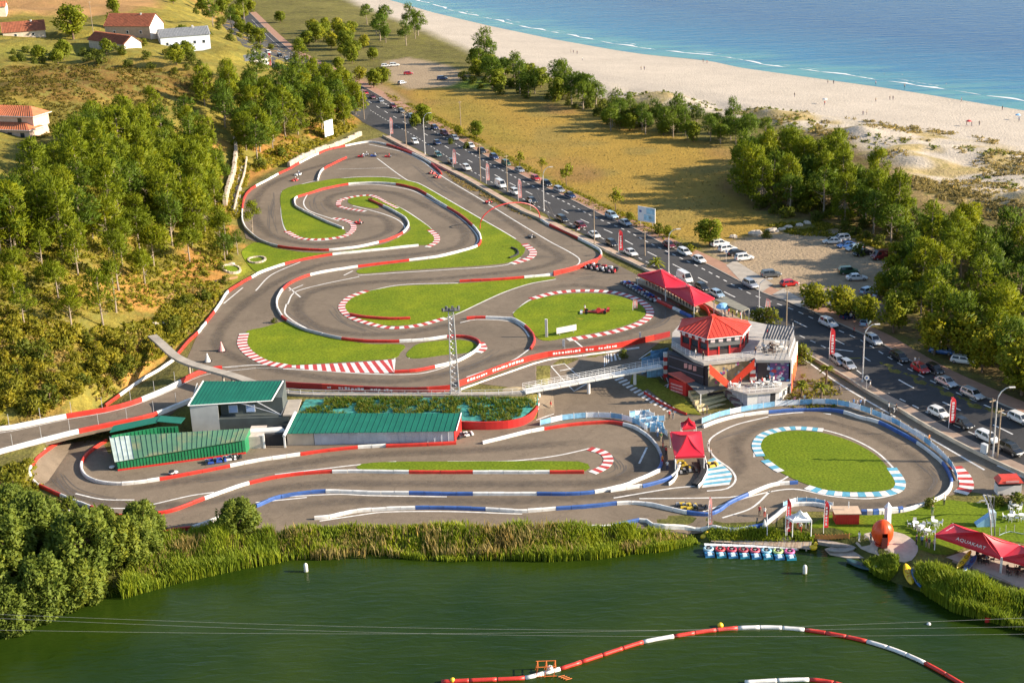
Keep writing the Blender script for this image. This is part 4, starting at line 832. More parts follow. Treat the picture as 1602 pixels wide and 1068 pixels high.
def green_shed():
 a, b = GP(185, 736, LOW), GP(385, 709, LOW); root = thing('green_shed', 'old green corrugated shed with a weathered lean-to roof inside the hairpin', 'shed', a)
 ta, tb = V3(a, -.8), V3(b, .1); e0, e1 = ta+Vector((-.3, -.35, -.05)), tb+Vector((.1, -.35, -.05)); c, d = GP(171, 683, .55), GP(391, 669.5, .75)
 def pick(i): return PALE if i < 4 else OLDG
 roof_sheets(root, c, d, e0, e1, 27, OLDG, pick=pick, rib=.09); 
 wall_sheets(root, a, b, LOW, -.9, 0.0, 40, GREENW)
 mb = MB(); mb.prism([a, a+Vector((.15, 0, 0)), V3(c, LOW)+Vector((.3, 0, 0)), V3(c, LOW)][::-1], [V3(a, -.9), V3(a, -.9)+Vector((.15, 0, 0)), V3(c, .45)+Vector((.3, 0, 0)), V3(c, .45)][::-1]); mb.build('gable_wall', GREENW, root)
 mb = MB(); mb.prism([b, V3(d, LOW), V3(d, LOW)-Vector((.15, 0, 0)), b-Vector((.15, 0, 0))], [V3(b, 0), V3(d, .65), V3(d, .65)-Vector((.15, 0, 0)), V3(b, 0)-Vector((.15, 0, 0))]); mb.build('gable_wall', GREENW, root)
 mb = MB(); o = Vector((0, -.12, 0)); d_ = (b-a).normalized(); mb.prism([a+o*2, b+o*2, b+o*.2, a+o*.2], [V3(a+o*2, LOW+.3), V3(b+o*2, LOW+.3), V3(b+o*.2, LOW+.3), V3(a+o*.2, LOW+.3)]); mb.build('base_board', RED, root)
 # raised rear lean-to
 p, q, r, s = GP(172, 675, .9), GP(246, 659.5, 1.0), GP(247, 672, .55), GP(175, 685, .45); 
 wall_sheets(root, s, r, -.5, .9, 1.0, 12, GREENW)
 mb = MB(); mb.slab([p+Vector((0, 2.5, .1)), p+Vector((0, -.2, 0)), q+Vector((0, -.2, 0)), q+Vector((0, 2.5, .1))], .1); mb.build('rear_roof', GREEN, root)
 t = GP(281, 662, .9); u = GP(279, 671, .3); wall_sheets(root, r, u, -.5, 1.0, .8, 6, GREENW); mb = MB(); mb.slab([V3(q, 1.15)+Vector((0, -.2, 0)), V3(t, .95)+Vector((.2, -.2, 0)), V3(t, .95)+Vector((.5, 2.5, 0)), V3(q, 1.15)+Vector((0, 2.5, 0))], .08); mb.build('rear_roof', GREEN, root)
green_shed()
def hut():
 a = GP(300, 678, LOW); y0 = a.y; root = thing('office_hut', 'tall hut with a sloping green sheet roof and an open dark balcony', 'building', a)
 r0, r1, r2, r3 = GP(318, 596, 4.3), GP(443, 596, 4.3), GP(425, 627, 2.8), GP(294, 635, 2.7)
 roof_sheets(root, r0, r1, r3, r2, 22, GREEN, rib=.08)
 for p, q in ((r0, r3), (r1, r2), (r3, r2)): mb = MB(); mb.tube([p+Vector((0, 0, .05)), q+Vector((0, 0, .05))], .11, 5); mb.build('roof_trim', TRIM, root)
 xa, xm, xb = r3.x+.25, GP(340, 630, 3).x, GP(437, 630, 3).x; yb = r0.y-.3; yf = r3.y+.2
 wall_sheets(root, (xa, yf), (xm, yf), LOW, 2.6, 2.65, 5, GREYS, rib=False); mb = MB(); mb.prism([(xa, yf+.12, LOW), (xa+.12, yf+.12, LOW), (xa+.12, yb, LOW), (xa, yb, LOW)], [(xa, yf+.12, 2.6), (xa+.12, yf+.12, 2.6), (xa+.12, yb, 4.1), (xa, yb, 4.1)]); mb.build('side_wall', WHITE, root)
 yr = yf+2.2; mb = MB(); mb.prism([(xm, yr, LOW), (xb, yr, LOW), (xb, yb, LOW), (xm, yb, LOW)], [(xm, yr, 2.75), (xb, yr, 2.75), (xb, yb, 4.1), (xm, yb, 4.1)]); mb.build('recessed_wall', CHAR, root)
 mb = MB(); mb.prism([(xm, yf, LOW), (xb+1.2, yf, LOW), (xb+1.2, yr-.01, LOW), (xm, yr-.01, LOW)], [(xm, yf, -.1), (xb+1.2, yf, -.1), (xb+1.2, yr-.01, -.1), (xm, yr-.01, -.1)]); mb.build('balcony_floor', CHAR, root)
 for u in (357, 384): p = GP(u, 655, .4); mb = MB(); mb.box((xm+(xb-xm)*(.2 if u < 370 else .48), yr-.05, .3), (1.45, .08, 1.25)); mb.build('window', PBLUE, root); mb = MB(); c = (xm+(xb-xm)*(.2 if u < 370 else .48)); mb.box((c, yr-.03, .22), (1.62, .04, 1.41)); mb.build('window_frame', TRIM, root)
 for x0, x1 in ((.32, .98), (.62, .98), (1.12, .98)): mb = MB(); mb.tube([(xm+(xb-xm)*x0, yf+.3, 2.85), (xm+(xb-xm)*x1, yf+.6, .1)], .1, 6); mb.build('steel_brace', mat('galvanised', (.42, .43, .45), .4, .15, 2, metal=.5), root)
 mb = MB(); mb.prism([(xb+.2, yf, 0), (xb+2.6, yf, 0), (xb+2.6, yb, 0), (xb+.2, yb, 0)], [(xb+.2, yf, .25), (xb+2.6, yf, .25), (xb+2.6, yb, .25), (xb+.2, yb, .25)]); mb.build('landing', CONC, root)
hut()

# ------------------------------------------------------------ planted bed behind the long shed
def planted_bed():
 y0, y1 = GP(760, 671, LOW).y, GP(700, 622, .3).y; zf = lambda y: LOW+1.35+min(max((y-y0)/(y1-y0), 0), 1)*(.35-LOW-1.35)
 root = thing('raised_plant_bed', 'raised bed with a curved red retaining wall, green netting and small plants', 'planter', GP(760, 669, LOW))
 F = [GP(u, v, LOW) for u, v in [(722,671),(760,672),(795,670),(818,665),(832,657),(840,648),(842,640)]]
 path = spline(F, .8); wall_piece(path, .3, 1.5, lambda p: LOW, base=-.1, cham=.03).build('retaining_wall', RED, root)
 back = [GP(u, v, .3) for u, v in [(842,630),(830,622),(780,621),(700,622),(600,623),(520,624),(478,625)]]; front = [GP(u, v, .3) for u, v in [(455,652)]]
 ring = [Vector((p.x, p.y, -1.2)) for p in path]+[Vector((p.x, p.y, .35)) for p in back]+[GP(458, 650, .2), GP(470, 648, .2), Vector((path[0].x, path[0].y, -.7))]
 pts = [Vector((p.x, p.y)) for p in ring]; r = geometry.delaunay_2d_cdt(pts, [], [list(range(len(pts)))], 1, 1e-4); mb = MB(); mb.add([(p.x, p.y, zf(p.y)) for p in r[0]], [tuple(f) for f in r[2]])
 o = mb.build('netting', mat('green_netting', (.04, .22, .19), .8, .5, 1.2, bump=.5, world=True), root)
 if o.data.polygons[0].normal.z < 0: o.data.flip_normals()
 rnd = random.Random(4); mb = MB(); A = [p for p in pts]
 ymax = max(p.y for p in A)
 for i in range(5200):
  x = rnd.uniform(min(p.x for p in A), max(p.x for p in A)); y = rnd.uniform(y0, ymax)
  if not inside(np.array([x]), np.array([y]), ring)[0]: continue
  if vnoise(np.array([x]), np.array([y]), 2.2, 77)[0] < .33: continue
  z = zf(y); s = rnd.uniform(.3, .8)
  for k in range(7):
   t = rnd.uniform(0, 6.28); dx, dy = math.cos(t), math.sin(t); h = s*rnd.uniform(.5, 1.1)
   mb.add([(x-dy*.07, y+dx*.07, z), (x+dy*.07, y-dx*.07, z), (x+dx*s*.7, y+dy*s*.7, z+h)], [(0, 1, 2)], (i*7) % 5 // 3)
 tag(mb.build('bedding_plants', [m_leaf('bed_green', (.13, .22, .015)), m_leaf('bed_yellow', (.34, .32, .04))], root), kind='stuff')
 wk = [GP(u, v, .3) for u, v in [(395,600),(440,612),(490,616),(600,617),(700,617),(780,616),(822,614)]]
 root2 = thing('terrace_walkway', 'railed concrete walkway running behind the planted bed to the footbridge', 'walkway', wk[0]); pa = spline(wk, 1.2); mb = MB(); s = offs(pa); vs = []
 for p, q in zip(pa, s):
  for k, z in ((.8, .45), (-.8, .45), (-.8, -.6), (.8, -.6)): w = p+q*k; vs.append((w.x, w.y, z))
 mb.add(vs, [(4*i+(k+1) % 4, 4*i+4+(k+1) % 4, 4*i+4+k, 4*i+k) for i in range(len(pa)-1) for k in range(4)]); mb.build('slab', CONC, root2)
 railing(root2, [p+q*-.7 for p, q in zip(pa, s)], lambda p: .45, .95, 2.4)
planted_bed()

# ------------------------------------------------------------ white footbridge to the club house
def footbridge():
 A = Vector(GP(820, 611, .7)); B = Vector(GP(1035, 571, 1.4)); root = thing('footbridge', 'long white steel footbridge on thin piers leading to the club house', 'footbridge', A)
 d = B-A; k = Vector((-d.y, d.x, 0)).normalized(); n = 8
 for i in range(n):
  p, q = A+d*(i/n), A+d*((i+1)/n-.004); mb = MB(); mb.prism([x+Vector((0, 0, -.35)) for x in (p-k*.9, q-k*.9, q+k*.9, p+k*.9)], [p-k*.9, q-k*.9, q+k*.9, p+k*.9]); mb.build('deck_span', mat('bridge_white', (.62, .61, .58), .6, .15, .8), root)
 for s in (-.85, .85):
  pa = [Vector((*(A+d*(i/24)+k*s).xy, 0)) for i in range(25)]; railing(root, pa, lambda p: A.z+(B.z-A.z)*((p-Vector((A.x, A.y, 0))).length/d.xy.length), 1.1, 1.25, 'post_white', (1, .7, .4), .03)
 for u, w in ((842, .3), (919, .3), (992, .3)):
  t = (u-820)/215; p = A+d*t; z = H(p.x, p.y); mb = MB(); mb.tube([(p.x, p.y, z-.3), (p.x, p.y, p.z-.36)], w, 8); mb.build('pier', WHITE, root)
footbridge()
# spiral ramp up to it
def ramp_mound():
 p = GP(800, 607, .2); root = thing('spiral_ramp', 'small curved stair ramp with a sandy slope at the west end of the footbridge', 'ramp', p)
 mb = MB(); mb.lathe((p.x+.5, p.y-.3, -2.6), [(3.4, 0), (3.0, 1.4), (2.2, 2.5), (.6, 2.8)], 14, sx=1.3); mb.build('mound', mat('sandy_slope', (.38, .29, .16), .95, .25, 1, bump=.4), root)
 for i in range(9):
  t = R(200-i*26); c, s = math.cos(t), math.sin(t); mb = MB(); mb.box((p.x+.5+c*3.7*1.2, p.y-.3+s*3.1, -2.6), (1.5, .9, .5+.33*i), t); mb.build('step', WHITE if i % 2 else CONC, root)
ramp_mound()
# ------------------------------------------------------------ club house
ROOFRED = mat('roof_red', (.56, .05, .028), .5, .12, .6); TENT = mat('tent_red', (.55, .012, .03), .55, .10, .5); TENTB = mat('tent_valance', (.62, .5, .5), .6, .1, 1); GLASS = mat('window_glass', (.03, .04, .05), .08, .05, 1); PURPLE = mat('mural_purple', (.09, .05, .16), .6, .3, .8); STONEM = mat('tan_mosaic', (.36, .27, .15), .85, .3, 1.5)
BLUEM = mat('blue_mesh', (.16, .34, .52), .6, .35, 1.2); SLATB = mat('black_slat', (.012, .013, .02), .5, .1, 2); DECK = mat('terrace_deck', (.38, .35, .32), .8, .15, .8); GREYB = mat('grey_blind', (.13, .13, .13), .7, .1, 1); PINKW = mat('pink_print', (.62, .30, .28), .6, .2, 2); BENCH = mat('bench_wood', (.60, .50, .28), .7, .15, 2)
def ring_at(px, z): return [GP(u, v, z) for u, v in px]
def orient(r):
 a = sum(r[i].x*r[(i+1) % len(r)].y-r[(i+1) % len(r)].x*r[i].y for i in range(len(r))); return r if a > 0 else r[::-1]
def club():
 root = thing('club_house', 'red and white club house with a red hipped roof pavilion on an upper terrace', 'building', GP(1140, 640, LOW))
 ZT, ZL = 4.7, .4
 slab = orient(ring_at([(1085,562),(1101,568),(1180,559),(1183,563),(1236,563),(1245,534),(1241,512),(1203,508),(1165,500),(1070,500),(1052,520),(1050,540)], ZT)); mb = MB(); mb.slab(slab, .5); mb.build('upper_terrace', DECK, root)
 core = orient(ring_at([(1052,545),(1098,568),(1108,570),(1172,561),(1186,566),(1233,565),(1240,537),(1236,516),(1205,512),(1070,506)], ZT-.5)); mb = MB(); mb.prism([V3(p, LOW-.2) for p in core], [V3(p, ZT-.52) for p in core]); mb.build('lower_storey', mat('storey_wall', (.045, .032, .036), .8, .2, .6), root)
 # pavilion with hipped roof
 eave = orient(ring_at([(1060,516),(1106,531),(1162,525),(1175,509),(1170,503),(1067,500)], 8.0)); peak = GP(1116, 495, 10.4)
 for i in range(6):
  a, b = eave[i], eave[(i+1) % 6]; n = max(3, round((b-a).length/.75)); nn = (b-a).cross(peak-a).normalized()
  mb = MB(); mb.prism([a, b, peak] , [a+nn*.08, b+nn*.08, peak+nn*.08]); f = mb.build('roof_face', ROOFRED, root)
  for k in range(1, n):
   t = k/n; p = a.lerp(b, t); q = p.lerp(peak, .93*(1-abs(2*t-1)*.0)); 
   # seams run straight up the slope until they meet the hip
   d = ((peak-a)-(b-a)*((peak-a).dot(b-a)/(b-a).length_squared)); s = min(t/max(((peak-a).dot(b-a)/(b-a).length_squared), .01), (1-t)/max(1-((peak-a).dot(b-a)/(b-a).length_squared), .01), 1); q = p+d*s*.97
   m2 = MB(); m2.tube([p+nn*.09, q+nn*.09], .05, 4); m2.build('roof_seam', ROOFRED, f)
  m2 = MB(); m2.tube([a+nn*.1, peak+Vector((0, 0, .1))], .1, 5); m2.build('hip_cap', ROOFRED, root); m2 = MB(); m2.tube([a, b], .09, 5); m2.build('gutter', TRIM, root)
 mb = MB(); mb.box((peak.x, peak.y, peak.z-.1), (.9, .9, .45), .3); mb.build('roof_cap', ROOFRED, root)
 c = sum(eave, Vector())/6; base = [V3(c.lerp(p, .86), ZT) for p in eave]; mb = MB(); mb.prism(base, [V3(p, 7.95) for p in [c.lerp(q, .86) for q in eave]]); mb.build('pavilion_core', mat('pavilion_dark', (.05, .03, .03), .6, .2, 1), root)
 for i in range(6):
  a, b = [V3(c.lerp(p, .9), 0) for p in (eave[i], eave[(i+1) % 6])]; d = b-a; ln = d.length; d.normalize(); k = Vector((d.y, -d.x, 0)); ang = math.atan2(d.y, d.x); n = max(2, round(ln/2.2))
  for j in range(n+1): p = a+d*(ln*j/n); mb = MB(); mb.box((p.x, p.y, ZT), (.28, .28, 3.25), ang); mb.build('post', RED, root)
  for j in range(n):
   p = a+d*(ln*(j+.5)/n); w = ln/n-.35
   mb = MB(); mb.box((p.x, p.y, ZT), (w, .12, .95), ang); mb.build('counter', MATS['dark_red'] if j % 2 == 0 else MATS['pavilion_dark'], root)
   mb = MB(); mb.box((p.x, p.y, ZT+(1.6 if i == 1 else 2.3)), (w+.35, .34, 1.6 if i == 1 else .9), ang); mb.build('blind', GREYB if i == 1 else MATS['dark_red'], root)
   mb = MB(); mb.box((p.x-k.x*.15, p.y-k.y*.15, ZT+.97), (w, .05, 1.2), ang); mb.build('window', GLASS, root)
  mb = MB(); n2 = max(2, round(ln/1.5))
  for j in range(n2): p = a.lerp(b, (j+.5)/n2)+k*.35; mb.box((p.x, p.y, 7.25), (.8, .06, .6), ang)
  mb.build('small_sign', TENTB, root)
 # terrace railings
 edge = [Vector((p.x, p.y, 0)) for p in ring_at([(1052,542),(1085,561),(1101,566.5),(1180,558),(1184,562),(1234,562),(1243,536),(1240,513)], ZT)]; railing(root, edge, lambda p: ZT, 1.05, 1.6, 'post_white', (1, .66, .33), .03)
 # black slatted pergola
 pr = ring_at([(1202,507.5),(1243,511),(1233,532),(1194,530)], 7.4)
 for p in pr: mb = MB(); mb.tube([V3(p, ZT), p], .07, 6); mb.build('pergola_post', SLATB, root)
 for i in range(10):
  t = i/9; a, b = pr[0].lerp(pr[1], t), pr[3].lerp(pr[2], t); mb = MB(); mb.prism([a+Vector((-.16, 0, 0)), b+Vector((-.16, 0, 0)), b+Vector((.16, 0, 0)), a+Vector((.16, 0, 0))], [a+Vector((-.16, 0, .1)), b+Vector((-.16, 0, .1)), b+Vector((.16, 0, .1)), a+Vector((.16, 0, .1))]); mb.build('pergola_slat', SLATB, root)
 for i in (0, 1): a, b = (pr[0], pr[1]) if i == 0 else (pr[3], pr[2]); mb = MB(); mb.tube([a-Vector((0, 0, .05)), b-Vector((0, 0, .05))], .08, 5); mb.build('pergola_beam', TRIM, root)
 # mural wall on the right, white block with lower terrace
 A, B = GP(1184, 565, 4.2), GP(1234, 565, 4.2); d = (B-A).normalized(); nrm = Vector((d.y, -d.x, 0)); mb = MB(); rnd = random.Random(12)
 q = [A+nrm*.2, B+nrm*.2]; mb.prism([V3(q[0], ZL), V3(q[1], ZL), V3(B, ZL), V3(A, ZL)], [V3(q[0], 4.15), V3(q[1], 4.15), V3(B, 4.15), V3(A, 4.15)]); mur = mb.build('mural_wall', PURPLE, root)
 MC = [mat('mural_'+n, c, .6, .25, 1.5) for n, c in (('blue', (.08, .2, .45)), ('teal', (.1, .35, .4)), ('pink', (.5, .1, .25)), ('white', (.6, .6, .65)), ('red', (.45, .04, .05)), ('grey', (.2, .2, .25)))]
 for i in range(46):
  t = rnd.random(); z = rnd.uniform(ZL+.3, 3.9); p = A.lerp(B, t)+nrm*(.22+.004*(i % 5)); s = rnd.uniform(.15, .5); mb = MB(); n = 7; mb.add([V3(p+d*(s*math.cos(2*math.pi*k/n)*rnd.uniform(.6, 1.5)), z+s*math.sin(2*math.pi*k/n)*rnd.uniform(.5, 1.1)) for k in range(n)], [tuple(range(n))]); mb.build('painted_shape', MC[i % 6], mur)
 lt = ring_at([(1137,607),(1169,616),(1222,611),(1238,600),(1236,592),(1180,592),(1150,596)], ZL); lt = orient(lt); mb = MB(); mb.slab(lt, .3); mb.build('lower_terrace', DECK, root)
 gb = orient(ring_at([(1139,624),(1169,639.5),(1219,634.5),(1234,618),(1225,600),(1150,606)], LOW)); mb = MB(); mb.prism(gb, [V3(p, ZL-.32) for p in gb]); mb.build('ground_block', WHITE, root)
 a, b, e = GP(1139, 624, LOW), GP(1169, 639.5, LOW), GP(1219, 634.5, LOW)
 for p0, p1, n, m, nm in ((a, b, 4, mat('grey_shutter', (.45, .44, .46), .6, .12, 1), 'shutter'), (b.lerp(e, .32), b.lerp(e, .70), 3, MATS['grey_shutter'], 'shutter'), (b.lerp(e, .71), b.lerp(e, .88), 1, DARK, 'doorway')):
  dd = (p1-p0).normalized(); kk = Vector((dd.y, -dd.x, 0))
  for i in range(n): s0, s1 = p0.lerp(p1, i/n+.02)+kk*.02, p0.lerp(p1, (i+1)/n-.02)+kk*.02; mb = MB(); mb.prism([V3(s0, LOW), V3(s1, LOW), V3(s1-kk*.1, LOW), V3(s0-kk*.1, LOW)], [V3(s0, LOW+2.5), V3(s1, LOW+2.5), V3(s1-kk*.1, LOW+2.5), V3(s0-kk*.1, LOW+2.5)]); mb.build(nm, m, root)
 railing(root, [Vector((p.x, p.y, 0)) for p in ring_at([(1139,606.5),(1169,615),(1221,610)], ZL)], lambda p: ZL, 1.0, 1.2, 'post_white', (1, .5), .04)
 # V shaped stairs with red parapets in front of a tan mosaic wall
 A, B = GP(1108, 571, 4.1), GP(1178, 562, 4.1); mb = MB(); nn = Vector((0, -.15, 0)); mb.prism([V3(A+nn, -1.2), V3(B+nn, -1.2), V3(B, -1.2), V3(A, -1.2)], [V3(A+nn, 4.15), V3(B+nn, 4.15), V3(B, 4.15), V3(A, 4.15)]); mos = mb.build('mosaic_wall', STONEM, root)
 for i in range(26): p = A.lerp(B, rnd.uniform(.08, .92))+nn*1.05; s = rnd.uniform(.12, .4); z = rnd.uniform(0, 3.8); mb = MB(); mb.add([V3(p+Vector((s*math.cos(k*1.047)*rnd.uniform(.6, 1.3), -.01*(i % 4)-.01, 0)), z+s*math.sin(k*1.047)) for k in range(6)], [tuple(range(6))]); mb.build('painted_shape', [WHITE, MC[0], MC[5], MC[2], STONEM][i % 5], mos)
 bt = GP(1140.5, 603, .2)
 for T in (GP(1109, 573, 4.6), GP(1179, 564.5, 4.6)):
  o = Vector((0, -.9, 0)); p, q = T+o, V3(bt+o*.6, .2); mb = MB(); t = Vector((0, -.12, 0)); mb.prism([p+t-Vector((0, 0, 1.0)), q+t-Vector((0, 0, .6)), q-Vector((0, 0, .6)), p-Vector((0, 0, 1.0))], [p+t+Vector((0, 0, .75)), q+t+Vector((0, 0, .9)), q+Vector((0, 0, .9)), p+Vector((0, 0, .75))]); mb.build('stair_parapet', mat('parapet_red', (.70, .05, .02), .4, .06, 1), root)
  for i in range(10): s = p.lerp(q, (i+.5)/10)+Vector((0, .5, -.25)); mb = MB(); mb.box((s.x, s.y, s.z), (.75, .8, .2)); mb.build('stair_tread', CONC, root)
 # banded pillars
 for u, v, z0, z1 in ((1105, 597, -1.5, 4.1), (1177, 600, 0, 4.1), (1042, 590, -1.5, 3.4), (1098, 595, -1.5, 4.1)):
  p = GP(u, v, z0); n = 6
  for i in range(n): mb = MB(); mb.box((p.x, p.y, z0+(z1-z0)*i/n+.003), (.95, .7, (z1-z0)/n-.006)); mb.build('pillar_band', WHITE if i % 2 else RED, root)
 # black front on the left and red kiosk with awning
 a, b, k = GP(1046, 553, 4.0)-Vector((0, .5, 0)), GP(1100, 570, 4.0)-Vector((0, .5, 0)), Vector((0, 4.0, 0)); mb = MB(); mb.prism([V3(p, -3) for p in (a, b, b+k, a+k)], [V3(p, 4.1) for p in (a, b, b+k*.6, a+k*.6)]); mb.build('black_front', mat('black_cladding', (.02, .02, .028), .6, .2, 1), root)
 for i in range(3): p = a.lerp(b, .5+.13*i)+Vector((0, -.04, 0)); mb = MB(); mb.box((p.x, p.y-.1, 2.5), (.75, .06, .9), -.3); mb.build('front_sign', PINKW, root)
 for zz in (1.7, 3.6): mb = MB(); mb.prism([V3(a+Vector((0, -.06, 0)), zz), V3(b+Vector((0, -.06, 0)), zz), V3(b, zz), V3(a, zz)], [V3(a+Vector((0, -.06, 0)), zz+.18), V3(b+Vector((0, -.06, 0)), zz+.18), V3(b, zz+.18), V3(a, zz+.18)]); mb.build('front_trim', mat('trim_grey', (.12, .12, .16), .5, .1, 1), root)
 r = [GP(1045, 583, 1.3), GP(1073, 598, .5), GP(1101, 591, .8), GP(1100, 577, 1.7)]; r = orient(r); mb = MB(); mb.slab(r, .2); mb.build('kiosk_roof', mat('kiosk_roof_red', (.62, .13, .09), .5, .12, 1), root)
 f = [V3(GP(1047, 585, 1.1), LOW), V3(GP(1073, 599, .4), LOW), V3(GP(1098, 592, .7), LOW), V3(GP(1098, 579, 1.5), LOW)]; f = orient(f); mb = MB(); mb.prism(f, [V3(p, .35) for p in f]); mb.build('kiosk', RED, root)
 g0, g1 = V3(GP(1049.5, 586.3, 1.1), 0), V3(GP(1068, 596.6, .5), 0)
 for i in range(3): mb = MB(); dd = (g1-g0); kk = Vector((dd.y, -dd.x, 0)).normalized()*.06; z = -1.9+i*.6; mb.prism([V3(g0, z), V3(g0+kk, z), V3(g1+kk, z), V3(g1, z)][::-1], [V3(g0, z+.3), V3(g0+kk, z+.3), V3(g1+kk, z+.3), V3(g1, z+.3)][::-1]); mb.build('kiosk_sign', PINKW, root)
 w = orient([GP(1074, 598, .4), GP(1095, 617, -.2), GP(1136, 606, -.2), GP(1113, 588, .6)]); mb = MB(); mb.slab(w, .12); mb.build('awning', GREYB, root)
 for u, v in ((1075, 622), (1096, 637)): p = GP(u, v, LOW); mb = MB(); mb.tube([p, V3(p, -.1)], .09, 6); mb.build('awning_post', TRIM, root)
 # tiered benches, side stair
 for i in range(6):
  t = i/5; a, b = GP(1077+t*17, 622+t*22, LOW), GP(1124+t*16, 611+t*21, LOW); zz = LOW+.2+.36*(5-i); dd = (b-a).normalized(); kk = Vector((-dd.y, dd.x, 0)); mb = MB(); mb.prism([V3(p, LOW-.1) for p in (a, b, b+kk*.75, a+kk*.75)], [V3(p, zz) for p in (a, b, b+kk*.75, a+kk*.75)]); mb.build('bench_tier', BENCH, root)
 for i in range(9):
  t = i/8; p = GP(1134+t*26, 618+t*21, LOW); mb = MB(); mb.box((p.x, p.y, LOW-.1), (2.2, .55, .25+.3*(8-i)), -.75); mb.build('side_step', mat('step_dark', (.16, .10, .10), .8, .15, 1) if i % 2 else CONC, root)
 # right hand side wall with orange artwork
 a, b = GP(1236, 622, LOW), GP(1252, 560, LOW); a, b = V3(GP(1237, 566, 4.2), 0), V3(GP(1246, 537, 4.2), 0); mb = MB(); e = Vector((.25, 0, 0)); mb.prism([V3(a, LOW), V3(a+e, LOW), V3(b+e, LOW), V3(b, LOW)], [V3(a, 4.6), V3(a+e, 4.6), V3(b+e, 4.6), V3(b, 4.6)]); mb.build('side_wall', WHITE, root)
 for i in range(9): t = (i+.5)/9; p = a.lerp(b, t); h = rnd.uniform(1.5, 3.6); mb = MB(); dd = (b-a)/9*.48; mb.prism([V3(p-dd+e*1.05, -2.2), V3(p+dd+e*1.05, -2.2), V3(p+dd+e, -2.2), V3(p-dd+e, -2.2)][::-1], [V3(p-dd+e*1.05, h), V3(p+dd+e*1.05, h*.8), V3(p+dd+e, h*.8), V3(p-dd+e, h)][::-1]); mb.build('painted_flame', mat('flame_orange', (.62, .20, .05), .6, .2, 1) if i % 2 else RED, root)
 # blue netted ramp at the end of the footbridge
 for u0, v0, u1, v1, z0, z1 in ((1012, 592, 1044, 588, -1.5, 1.6), (1004, 585, 1038, 574, -1.2, 1.9), (1018, 562, 1046, 556, 0, 1.6)):
  a, b = GP(u0, v0, z0), GP(u1, v1, z0); dd = (b-a).normalized(); kk = Vector((-dd.y, dd.x, 0))*.08; n = 4
  for i in range(n): p, q = a.lerp(b, i/n+.01), a.lerp(b, (i+1)/n-.01); mb = MB(); mb.prism([V3(p, z0), V3(q, z0), V3(q+kk, z0), V3(p+kk, z0)], [V3(p, z1), V3(q, z1), V3(q+kk, z1), V3(p+kk, z1)]); mb.build('mesh_panel', BLUEM, root)
 return ZT, ZL
club()
sheet('shaded_lawn', [(1012,608),(1032,600),(1070,622),(1098,650),(1076,648),(1030,622)], LAWN3, .10, smooth=False, grid=2)
sheet('shaded_lawn', [(990,585),(1030,594),(1032,600),(1006,612),(985,600)], LAWN3, .10, smooth=False, grid=2)
barrier('low red wall along the dark lawn beside the tiered benches', [('r',1008,614),(1030,628),(1074,648)], .25, .5, group=None, name='low_wall')

# ------------------------------------------------------------ tents
def tent(name, label, cat, px, peak, z, zp, ground, m=TENT, group=None, legs=True, valance=.35, vm=None, cols=None):
 c = [GP(u, v, z) for u, v in px]; p = GP(peak[0], peak[1], zp); root = thing(name, label, cat, V3(sum(c, Vector())/4, ground), 0, group); c = orient(c)
 for i in range(4):
  a, b = c[i], c[(i+1) % 4]; nn = (b-a).cross(p-a).normalized(); n = 5; mb = MB()      # slightly sagging canvas
  rows = []
  for k in range(n+1):
   t = k/n; rows.append([a.lerp(p, t).lerp(b.lerp(p, t), s/4)-nn*(.55*math.sin(math.pi*t)*.6+.25*math.sin(math.pi*s/4)*(1-t)*math.sin(math.pi*t)) for s in range(5)])
  vs = [q for r in rows for q in r]; fs = [(k*5+s, k*5+s+1, k*5+s+6, k*5+s+5) for k in range(n) for s in range(4)]; mb.add(vs, fs); o = mb.build('roof_panel', m, root, smooth=True)
  mb = MB(); d = (b-a).normalized(); kk = Vector((d.y, -d.x, 0))*.03; mb.prism([a-Vector((0, 0, valance))-kk, b-Vector((0, 0, valance))-kk, b-Vector((0, 0, valance))+kk, a-Vector((0, 0, valance))+kk], [a-kk, b-kk, b+kk, a+kk]); mb.build('valance', vm or m, root)
  if legs: mb = MB(); mb.tube([V3(a.lerp(p, .02), ground), a.lerp(p, .02)], .07, 6); mb.build('leg', TRIM, root)
 return root, c, p
tent('marquee', 'red peaked marquee above the row of parked karts, the one farther from the club house', 'marquee', [(997,429),(1041,450),(1075,444),(1036,421)], (1034,422), 3.0, 5.2, 0.0, group='red marquees')
tent('marquee', 'red peaked marquee above the row of parked karts, the one nearer the club house', 'marquee', [(1041,450),(1086,477),(1118,466),(1075,444)], (1079,448), 3.0, 5.2, 0.0, group='red marquees')
tent('start_tent', 'square red pyramid tent over the kart start beside the blue fences', 'tent', [(1048,675),(1097,674),(1102,712),(1056,714)], (1075,680), .2, 1.8, LOW, vm=TENT)
tent('ticket_tent', 'tiny red roofed ticket booth behind the square starting tent', 'booth', [(1065,660),(1086,659),(1089,668),(1067,670)], (1077,652), -.3, .9, LOW)
AQ, ac, ap = tent('terrace_awning', 'large red pyramid awning with white lettering over the pond side terrace', 'awning', [(1462,836),(1490,818),(1595,852),(1567,872)], (1537,832), -.2, 2.6, LOW, group='red terrace awnings')
tent('terrace_awning', 'red pyramid awning cut off by the right edge of the picture', 'awning', [(1567,872),(1595,852),(1690,878),(1670,900)], (1632,862), -.2, 2.4, LOW, group='red terrace awnings')
